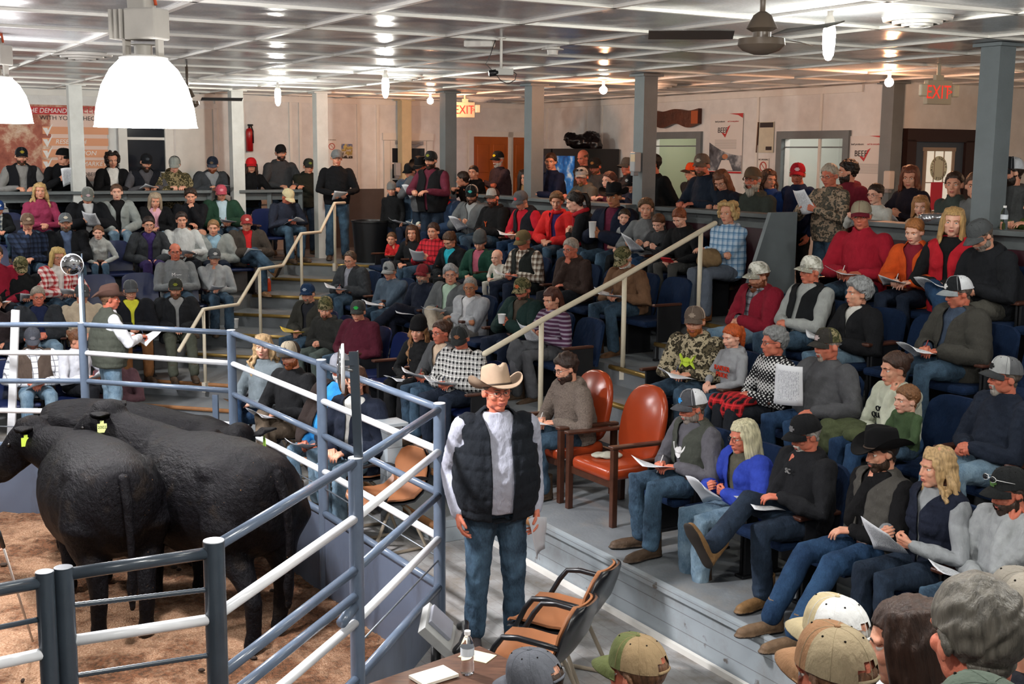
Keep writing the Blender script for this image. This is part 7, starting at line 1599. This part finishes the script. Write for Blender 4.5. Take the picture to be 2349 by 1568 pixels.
b = MB(); b.tube([(-.05, 0, -.02), (-.09, 0, -.14), (-.13, 0, -.22), (-.05, 0, -.30), (.0, 0, -.36), (.06, 0, -.385), (.12, 0, -.35), (.13, 0, -.30), (.08, 0, -.27)], .004, 6); b.build('cable', BLK, e, smooth=True)
p_ = at(1100, 92, CEIL); b = MB(); b.box((0, 0, -.03), (.26, .10, .06)); o = b.build('junction_box', TRIMW, bevel=.012); o.location = (p_[0], p_[1], CEIL); o.rotation_euler = (0, 0, R(-12)); tag(o, 'cream plastic junction box on the ceiling beside the camera rod', 'box')
# ---------------- exit signs
RED = glowm('exit_red', (1, .04, .02), .5)
def exit_sign(px, py, Y, rz, label, arrow=True):
    p_ = atY(px, py, Y); e = empty('exit_sign', (p_[0], p_[1], p_[2]), rz, label, 'exit sign'); b = MB(); b.box((0, 0, 0), (.32, .07, .25)); b.build('housing', plain('exit_beige', '#b8ad96', .5), e, bevel=.006)
    textobj('EXIT', .20, RED, Matrix.Translation((-.02, -.037, -.005)) @ Matrix.Rotation(R(90), 4, 'X'), e, 'letters', sx=.80)
    if arrow: textobj('>', .10, RED, Matrix.Translation((.135, -.037, -.0)) @ Matrix.Rotation(R(90), 4, 'X'), e, 'arrow')
    for s in (-1, 1):
        b = MB(); b.box((s * .21, -.02, .02), (.085, .05, .13)); b.build('emergency_lamp', plain('lamp_lens_cream', '#d8cbb0', .3), e, bevel=.012)
    b = MB(); b.box((0, .0, .15), (.10, .05, .06)); b.tube([(0, 0, .1), (0, 0, CEIL - p_[2])], .02, 8); b.build('mount', plain('exit_beige', '#b8ad96', .5), e); return e
exit_sign(2151, 212, 13.2, ROTS + R(90) + R(-8), 'red lit EXIT sign with twin lamps at the upper right', True); exit_sign(1067, 252, 20.6, R(6), 'red lit EXIT sign above the brown doors in the far corner', True)
# ---------------- wall things
ORG = plain('banner_orange', '#dd9c76', .6); BR_ = NT('banner_photo_print', .6); BR_.col(BR_.ramp(BR_.noise(2.2, 6, rough=.7), [(.30, srgb('#7a3a30')), (.48, srgb('#a8604c')), (.58, srgb('#cdaa90')), (.72, srgb('#eee4d8'))]))
o, ww, hh = panel('beef_banner', 'L', -60, 236, 249, 410, BR_.m, .012, .01, label='large printed beef banner with check marks on the left wall', category='banner')
b = MB(); b.box((ww * .28, -.05, .016), (ww * .44, hh * .98, .006)); b.build('banner_field', plain('banner_pale', '#e2c4b6', .6), o)
Wt_ = plain('white_letter', '#e6e2de', .5); DKT = plain('dark_letter', '#2a2226', .6); RDT = plain('red_letter', '#b8282c', .5)
def bt(txt, u, v, sz, m, al='LEFT', sx=1, sh=0): return textobj(txt, sz, m, Matrix.Translation((u * ww / 2, v * hh / 2, .022)), o, 'lettering', al, sh, .001, sx)
def upx(px, py): a, z = onwall('L', px, py); c_ = o.matrix_world.inverted() @ Vector(wallpt('L', a, z, 0)); return c_.x / (ww / 2), c_.y / (hh / 2)
b = MB(); u0, v0 = upx(62, 244); u1, v1 = upx(155, 263); b.box(((u0 + u1) / 2 * ww / 2, (v0 + v1) / 2 * hh / 2, .020), (abs(u1 - u0) * ww / 2, abs(v1 - v0) * hh / 2, .004)); b.build('title_strip', RDT, o)
u, v = upx(66, 253); bt('HE DEMAND', u, v, .105, Wt_, sx=.94, sh=.2); u, v = upx(176, 253); bt('BEEF', u, v, .15, RDT); u, v = upx(90, 270); bt('WITH YOUR CHECKOFF', u, v, .095, DKT, sx=1.05)
for py, tx in ((299, ''), (325, 'RESEARCH'), (351, 'EDUCATION'), (376, 'MARKETING')):
    b = MB(); u0, v0 = upx(96, py - 9); u1, v1 = upx(248, py + 10); b.box(((u0 + u1) / 2 * ww / 2, (v0 + v1) / 2 * hh / 2, .020), (abs(u1 - u0) * ww / 2, abs(v1 - v0) * hh / 2, .004)); b.build('item_strip', ORG, o)
    b = MB(); u, v = upx(108, py); cx, cy = u * ww / 2, v * hh / 2; b.prism([(cx - .07, cy + .04), (cx - .005, cy - .09), (cx + .09, cy + .11), (cx + .05, cy + .07), (cx + .01, cy - .0), (cx + .0, cy + .04)], .022, .026); b.build('check_mark', Wt_, o)
    if tx:
        if tx == 'MARKETING': u, v = upx(188, py)
        else: u, v = upx(126, py)
        bt(tx, u, v, .10, Wt_, sh=.2, sx=1.0 if tx != 'EDUCATION' else 1.1)
u, v = upx(190, 400); bt('OBEEF', u, v, .085, DKT)
# extinguisher
a, z = onwall('L', 569, 315); e = empty('fire_extinguisher', wallpt('L', a, z, .08), 0, 'red fire extinguisher on the wall right of the second white pillar', 'fire extinguisher'); b = MB(); b.lathe([(.001, -.24), (.06, -.235), (.062, .10), (.05, .14), (.02, .16)], (0, 0, 0), 20); b.build('cylinder', plain('extinguisher_red', '#a3161a', .3), e, smooth=True); b = MB(); b.tube([(0, 0, .16), (0, 0, .2)], .018, 10); b.box((.02, 0, .21), (.09, .03, .03)); b.tube([(.03, 0, .2), (.07, -.02, .1), (.07, -.03, -.1)], .012, 8); b.build('valve_and_hose', BLK, e, smooth=True)
def nosmoke(w, x0, y0, x1, y1, lb):
    o, ww, hh = panel('no_smoking_sign', w, x0, y0, x1, y1, plain('sign_white', '#d9d5cf', .5), .006, .012, label=lb, category='sign'); b = MB(); r_ = min(ww, hh) * .3; b.tube([(r_ * math.cos(a), r_ * math.sin(a) - hh * .02, .009) for a in np.linspace(0, 2 * math.pi, 25)], r_ * .13, 6); b.bar((-r_ * .7, r_ * .68, .009), (r_ * .7, -r_ * .72, .009), .004, r_ * .2); b.build('prohibition_ring', plain('sign_red', '#b5483a', .5), o); textobj('NO SMOKING', ww * .15, DKT, Matrix.Translation((0, hh * .42, .008)), o)
nosmoke('L', 749, 318, 771, 352, 'white no smoking sign left of the cattle photo'); nosmoke('R', 1742, 363, 1764, 400, 'white no smoking sign below the torn notice')
t = NT('calendar_print', .5); X = t.xyz(); t.col(t.ramp(t.math('ADD', t.math('MULTIPLY', X[1], 1.8), t.noise(9, 3)), [(.30, srgb('#1d1d1d')), (.42, srgb('#c9c7c0')), (.50, srgb('#8d7c3c')), (.62, srgb('#c9b86a')), (.75, srgb('#4a68a0'))])); panel('cattle_photo', 'L', 783, 330, 808, 363, t.m, .005, .012, label='small colour photo of cattle pinned to the wall near the stairs', category='photo')
o, ww, hh = panel('wood_plank_sculpture', 'R', 1478, 256, 1610, 287, plain('slab_wood', '#4a1f10', .4, .4, var=.5, scale=5, bump=.01), .07, .01, label='dark carved wood slab with orange end hung above the inner window', category='wood slab')
bm = bmesh.new(); bm.from_mesh(o.data); bmesh.ops.subdivide_edges(bm, edges=[e_ for e_ in bm.edges if e_.calc_length() > ww * .9], cuts=24); 
for v_ in bm.verts: v_.co.y += .035 * math.sin(v_.co.x * 9) * (1 if v_.co.y < 0 else .5)
bm.to_mesh(o.data); bm.free(); b = MB(); b.box((ww / 2 - .09, .0, .074), (.17, hh * .8, .006)); b.build('orange_end', plain('slab_end', '#a3481a', .4), o)
b = MB(); WHT = plain('poster_white', '#d8d4d0', .5)
def poster(x0, y0, x1, y1, lb, foot):
    o, ww, hh = panel('poster', 'R', x0, y0, x1, y1, WHT, .006, .012, label=lb, category='poster'); b = MB(); b.prism([(ww * .08, hh / 2), (ww / 2, hh / 2), (ww / 2, hh / 2 - hh * .08), (ww * .36, hh / 2 - hh * .03)], .007, .009); b.prism([(-ww / 2, -hh * .47), (ww / 2, -hh * .47), (ww / 2, -hh * .5), (-ww / 2, -hh * .5)], .007, .009); b.build('red_corner', RDT, o)
    textobj('beef producers', ww * .050, DKT, Matrix.Translation((-ww * .19, hh * .37, .008)), o); textobj("can't be everywhere", ww * .046, RDT, Matrix.Translation((ww * .21, hh * .37, .008)), o, sx=.9)
    textobj('BEEF', ww * .15, DKT, Matrix.Translation((-ww * .10, hh * .22, .010)), o); b = MB(); b.prism([(-ww * .13, hh * .18), (-ww * .02, hh * .10), (ww * .13, hh * .31), (ww * .06, hh * .28), (-ww * .02, hh * .155), (-ww * .07, hh * .18)], .007, .009); b.build('check_mark', RDT, o)
    b = MB()
    for i in range(9): b.box((0, hh * .06 - i * hh * .018, .0075), (ww * .66, hh * .006, .002))
    b.build('small_print', plain('print_grey', '#9a9894', .6), o)
    if foot:
        t = NT('poster_photo', .5); t.col(t.ramp(t.noise(4, 4), [(.35, srgb('#1f2630')), (.5, srgb('#5a616a')), (.62, srgb('#b5b8bc'))])); b = MB(); n = 14; b.prism([(-ww / 2, -hh * .46)] + [(ww / 2, -hh * .46)] + [(ww / 2 - ww * i / n, -hh * .20 + hh * .22 * (i / n) ** 2) for i in range(n + 1)], .007, .009); b.build('photo_field', t.m, o); b = MB(); b.ell((.0, -hh * .22, .010), (ww * .09, hh * .045, .004)); b.build('photo_face', skin('tan'), o); b = MB(); b.prism([(-ww * .22, -hh * .45), (ww * .25, -hh * .45), (ww * .12, -hh * .28), (-ww * .10, -hh * .28)], .0085, .011); b.build('photo_coat', WHT, o)
    return o
poster(1632, 262, 1702, 398, 'white beef poster with a figure in a white coat', True); poster(1941, 312, 2030, 460, 'white beef poster left of the dark corner post', False)
o, ww, hh = panel('torn_notice', 'R', 1744, 280, 1775, 350, plain('old_paper', '#c9c4b0', .6, var=.1), .005, .012, label='torn cream notice beside a thin branch on the right wall', category='notice'); b = MB(); b.box((-.0, hh * .40, .006), (ww * .9, hh * .16, .003)); b.box((ww * .2, -hh * .36, .006), (ww * .4, hh * .12, .003)); b.build('dark_print', DKT, o); b = MB(); b.bar((-ww * .55, hh * .5, .01), (-ww * .6, -hh * .5, .01), .02, .02); b.build('branch', WD, o)
# brown framed blue door on the far right wall
BRF = plain('door_frame_brown', '#2e1c1a', .4); DBL = plain('door_slate_blue', '#3d4854', .45)
o, ww, hh = panel('door_5', 'B', 2090, 322, 2190, 560, DBL, .05, .0, kind='structure'); b = MB()
for c, d in (((0, hh / 2 + .07, .05), (ww + .34, .17, .09)), ((-ww / 2 - .08, 0, .05), (.17, hh + .02, .09)), ((ww / 2 + .08, 0, .05), (.17, hh + .02, .09))): b.box(c, d)
b.build('door_frame', BRF, o)
gw, gh = ww * .56, hh * .60; gy = hh * .12; b = MB(); b.box((0, gy, .054), (gw, gh, .008)); t = glowm('lit_pane', (.62, .62, .50), .35); b.build('panes', t, o); b = MB()
for c, d in (((0, gy + gh / 2, .062), (gw + .08, .05, .02)), ((0, gy - gh / 2, .062), (gw + .08, .05, .02)), ((-gw / 2, gy, .062), (.05, gh, .02)), ((gw / 2, gy, .062), (.05, gh, .02)), ((-gw / 6, gy, .062), (.012, gh, .012)), ((gw / 6, gy, .062), (.012, gh, .012)), ((0, gy - .02, .062), (gw, .012, .012))): b.box(c, d)
b.build('glazing_bars', plain('bars_tan', '#9a8a7a', .5), o); b = MB(); b.lathe([(.105, 0), (.165, .001), (.165, .004), (.105, .005)], (0, gy + gh * .20, .060), 30); b.build('round_sticker', plain('sticker_pale', '#c9cdb5', .5), o); b = MB(); b.lathe([(.10, .0), (.001, .003)], (0, gy + gh * .20, .061), 24); b.build('sticker_centre', DBL, o)
txt = 'CATTLEMENS ASSOCIATION '
for i, ch_ in enumerate('MULTI SPECIES CATTLE ' if 0 else 'EQUITY CATTLE QUALITY '): 
    if ch_ == ' ': continue
    a = R(90 - i * 360 / 22); textobj(ch_, .05, DKT, Matrix.Translation((.135 * math.cos(a), gy + gh * .20 + .135 * math.sin(a), .067)) @ Matrix.Rotation(a - R(90), 4, 'Z'), o)
b = MB(); b.box((-.02, gy - gh * .24, .068), (gw * .42, gh * .44, .004)); b.build('pink_notice', plain('pink_paper', '#c8374a', .5), o)
# sanitiser dispensers
for (w_, px, py, lb) in (('B', 2048, 412, 'white soap dispenser on the dark corner post'), ('P', 916, 388, 'pale grey hand sanitiser dispenser on the cream pillar'), ('Q', 1486, 372, 'grey dispenser with cream note on the square grey pillar')):
    if w_ == 'B': p_ = P3(SB + .17, 12.28, onwall('R', px, py)[1])
    elif w_ == 'P': p_ = P3(ST(at_t(916, 388, 9.45))[0], 9.45, at_t(916, 388, 9.45)[2])
    else: p_ = P3(POSTS[2] + .06, 8.84, at_t(1486, 372, 8.84)[2])
    e = empty('dispenser', p_, faceT + math.pi, lb, 'dispenser'); b = MB(); b.box((0, -.04, .0), (.11, .10, .24)); b.build('cover', plain('dispenser_grey', '#9a9c9e' if w_ != 'B' else '#c4bfb8', .4), e, bevel=.015); b = MB(); b.box((0, -.05, -.14), (.07, .07, .05)); b.build('tray', plain('tray_grey', '#7a7c80', .4), e, bevel=.006)
    if w_ == 'Q': b = MB(); b.box((0.02, -.094, .05), (.09, .004, .09)); b.build('note', plain('cream_note', '#cdb694', .6), e)
# vending machines with a black plastic sack on top
for px0, px1, lb, g in ((1232, 1296, 'black vending machine with bright blue panel behind the grey pillar', 1), (1298, 1372, 'black vending machine with dark blue panel under the black sack', 0)):
    s0, s1 = ST(at_t(px0, 345, 12.0))[0], ST(at_t(px1, 345, 12.0))[0]; zt = at_t(1290, 341, 12.0)[2]; e = empty('vending_machine', P3((s0 + s1) / 2, 12.08, 1.52), faceT + math.pi, lb, 'vending machine'); ww = abs(s1 - s0) - .02; hh = zt - 1.52
    b = MB(); b.box((0, 0, hh / 2), (ww, .75, hh)); b.build('cabinet', BLK, e, bevel=.01); b = MB(); b.box((-ww * .08, -.38, hh * .62), (ww * .62, .01, hh * .62)); t = NT('blue_panel_%d' % g, .3); cr = t.ramp(t.noise(5, 4), [(.35, srgb('#123c8a')), (.55, srgb('#2f86d8')), (.68, srgb('#d8f0ff'))]); t.col(cr); t.link(cr, t.b.inputs['Emission Color']); t.b.inputs['Emission Strength'].default_value = 1.0 if g else .12; b.build('lit_panel', t.m, e); b = MB(); b.box((ww * .36, -.38, hh * .6), (ww * .12, .02, .3)); b.build('coin_slot', plain('slot_grey', '#3a3c40', .4), e)
p_ = at_t(1335, 330, 12.0); b = MB(); b.ell((0, 0, .12), (.30, .22, .13)); b.ell((.16, 0, .22), (.16, .14, .10)); b.ell((-.2, .0, .2), (.12, .12, .09)); b.ell((.24, -.2, .05), (.10, .10, .2)); V, F = remesh(b, .02, 1); V = V + normals(V, F) * (.022 * wob(V, 22, 4) + .008 * wob(V, 60, 5))[:, None]; o = linko('plastic_sack', fastmesh('sack', V, F, [plain('black_plastic_film', '#1a1314', .25, .5)])); o.location = (p_[0], p_[1], zt - .01); tag(o, 'crumpled black plastic sack on top of the vending machine', 'sack')
# waste bin, wall pipe, cup, bottles
p_ = at(850, 600, 1.52); b = MB(); b.lathe([(.24, 0), (.29, .62), (.305, .63), (.305, .66), (.27, .66), (.26, .60)], (0, 0, 0), 28); o = b.build('waste_bin', plain('bin_black', '#141518', .35, .5), auto=50); o.location = (p_[0], p_[1], 1.52); tag(o, 'black waste bin at the top of the corner stair', 'bin')
p_ = at(617, 668, 1.14); e = empty('soda_bottle', (p_[0], p_[1], 1.14), 0, 'orange soda bottle on the step beside crossed legs', 'bottle'); b = MB(); b.lathe([(.001, 0), (.03, .0), (.034, .01), (.034, .09), (.031, .12), (.034, .15), (.018, .19), (.013, .205)], (0, 0, 0), 20); b.build('bottle_body', plain('orange_drink', '#c8401a', .15, .5), e, smooth=True); b = MB(); b.lathe([(.015, .20), (.015, .225), (.001, .226)], (0, 0, 0), 14); b.build('cap', plain('cap_white', '#d8d8d8', .4), e, auto=40)
p_ = at(541, 752, .76); b = MB(); b.lathe([(.028, 0), (.030, .005), (.042, .125), (.046, .13), (.044, .135), (.038, .13)], (0, 0, 0), 20); o = b.build('foam_cup', plain('foam_white', '#e4e6e6', .6), smooth=True); o.location = (p_[0], p_[1], .76); tag(o, 'white foam cup standing on the corner stair', 'cup')
p_ = at(571, 1018, 0); e = empty('cola_bottle', (p_[0], p_[1], 0), 0, 'dark cola bottle with red label on the floor behind the fence', 'bottle'); b = MB(); b.lathe([(.001, 0), (.034, .0), (.036, .02), (.034, .15), (.016, .20), (.014, .215)], (0, 0, 0), 18); b.build('bottle_body', plain('cola', '#1a0e0a', .1, .5), e, smooth=True); b = MB(); b.lathe([(.0365, .08), (.0365, .14)], (0, 0, 0), 18, cap=False); b.build('label_band', plain('cola_red', '#b8141c', .4), e, smooth=True)
q_ = at_t(2303, 512, 8.8); bottle((q_[0], q_[1], 2.635), 1.0, 'clear water bottle on the counter right of the grey pillar')
q_ = at_t(2146, 500, 8.85); b = MB(); b.loft([((0, 0, z_), rx, rx * .6, (1, 0, 0), (0, 1, 0)) for rx, z_ in ((.12, 0), (.16, .04), (.15, .09), (.02, .10))], n=20); V, F = remesh(b, .012, 1); V = V + normals(V, F) * (.006 * wob(V, 70, 3))[:, None]; o = linko('foil_wrap', fastmesh('foil', V, F, [plain('foil', '#a9abb0', .18, .5, metal=.8)])); o.location = (q_[0], q_[1], 2.64); tag(o, 'crumpled silver foil wrapper on the counter before the small child', 'foil')
# stool under the bearded person, banner of the cattlemen, purse, coats
q_ = [x for x in PEOPLE if 'long grey beard' in x[0]][0][1]; e = empty('stool', (q_[0], q_[1], 1.52), 0, 'wooden stool under the long-bearded person in olive hoodie', 'stool'); hz = q_[2] + .41 - 1.52; b = MB(); b.lathe([(.001, hz - .04), (.16, hz - .04), (.17, hz - .02), (.16, hz), (.001, hz)], (0, 0, 0), 24); b.build('seat', plain('stool_wood', '#8a5a34', .4, var=.2), e, smooth=True)
for i in range(4): a = R(45 + 90 * i); b = MB(); b.tube([(math.cos(a) * .11, math.sin(a) * .11, hz - .03), (math.cos(a) * .20, math.sin(a) * .20, 0)], .016, 8); b.build('leg', plain('stool_wood', '#8a5a34', .4, var=.2), e, smooth=True)
t0, z0 = ST(at_s(2296, 276, -12.0))[1], at_s(2296, 276, -12.0)[2]; e = empty('standing_banner', P3(-12.0, t0 - .25, 1.52), ROTS + R(60), 'black standing banner with white letters behind the right pillar', 'banner'); hh = z0 - 1.52 + .05; b = MB(); b.box((0, 0, hh / 2), (.75, .012, hh)); b.build('banner_cloth', plain('banner_black', '#17171a', .6), e); b = MB(); b.tube([(-.39, 0, hh), (.39, 0, hh)], .014, 10); b.build('top_bar', STEEL, e, smooth=True)
for i, tx in enumerate(('Ohio', "Cattlemen's", 'Association')): textobj(tx, .13, Wt_, Matrix.Translation((.08, -.008, hh - .28 - i * .17)) @ Matrix.Rotation(R(90), 4, 'X'), e, 'lettering')
b = MB()
for i in range(3):
    for j in range(2): b.box((-.27 + j * .07, -.008, hh - .26 - i * .10), (.055, .003, .08))
b.build('squares', Wt_, e); b = MB(); b.box((-.23, -.008, hh - .56), (.12, .003, .06)); b.build('red_square', RDT, e)
def onlap(key, d=(0, .3, .6)):
    x_ = [x for x in PEOPLE if key in x[0]][0]; return x_
def soft(name, lump, m, M, lb, cat, amp=.01, vox=.014):
    b = MB(); [b.ell(c_, r__) for c_, r__ in lump]; V, F = remesh(b, vox, 3); V = V + normals(V, F) * (amp * wob(V, 30, len(name)))[:, None]; o = linko(name, fastmesh(name, V, F, [m])); o.matrix_world = M; return tag(o, lb, cat)
def Mof(key):
    for o_ in bpy.data.objects:
        if o_.type == 'EMPTY' and key in str(o_.get('label', '')): return Matrix.Translation(o_.location) @ Matrix.Rotation(o_.rotation_euler.z, 4, 'Z')
soft('handbag', [((0, 0, 0), (.15, .10, .10)), ((0, .02, -.04), (.16, .09, .07))], cloth('#7a6448'), Mof('curly blond hair in light blue') @ Matrix.Translation((.0, .30, .66)), 'olive tan handbag on the lap of the blue plaid jacket person', 'bag')
soft('folded_coat', [((0, 0, 0), (.20, .14, .05)), ((-.1, .12, -.06), (.12, .08, .10)), ((.12, .1, -.05), (.10, .10, .08))], cloth('#a81e22', 'plaid', '#1c1416', '#c8343a'), Mof('snowflake sweater') @ Matrix.Translation((.05, .30, .60)), 'red and black coat folded on the lap of the snowflake sweater person', 'coat')
soft('green_coat', [((0, 0, 0), (.22, .12, .05)), ((.1, .12, -.08), (.14, .08, .14)), ((-.14, .05, -.02), (.12, .12, .06))], cloth('#454c34'), Mof('dark bun in cream sweatshirt') @ Matrix.Translation((.18, .26, .60)), 'olive green coat on the lap of the cream sweatshirt person', 'coat')
soft('grey_coat', [((0, 0, 0), (.20, .16, .05)), ((.05, .14, -.10), (.14, .07, .18))], cloth('#4b4d50'), Mof('auburn hair in plum') @ Matrix.Translation((.05, .30, .58)), 'dark grey coat across the knees of the striped shirt person', 'coat')
soft('towel', [((0, 0, 0), (.14, .10, .025))], cloth('#a9a89a'), Matrix.Translation(P3(-7.9, 5.45, .85)), 'pale towel on the seat edge of the far orange chair', 'towel', .008)
# a sandwich of platforms under the people close to the camera (outside the frame)
for s0, s1, t0, t1, z in ((-2.6, 1.4, 3.0, 4.8, .38),):
    pass
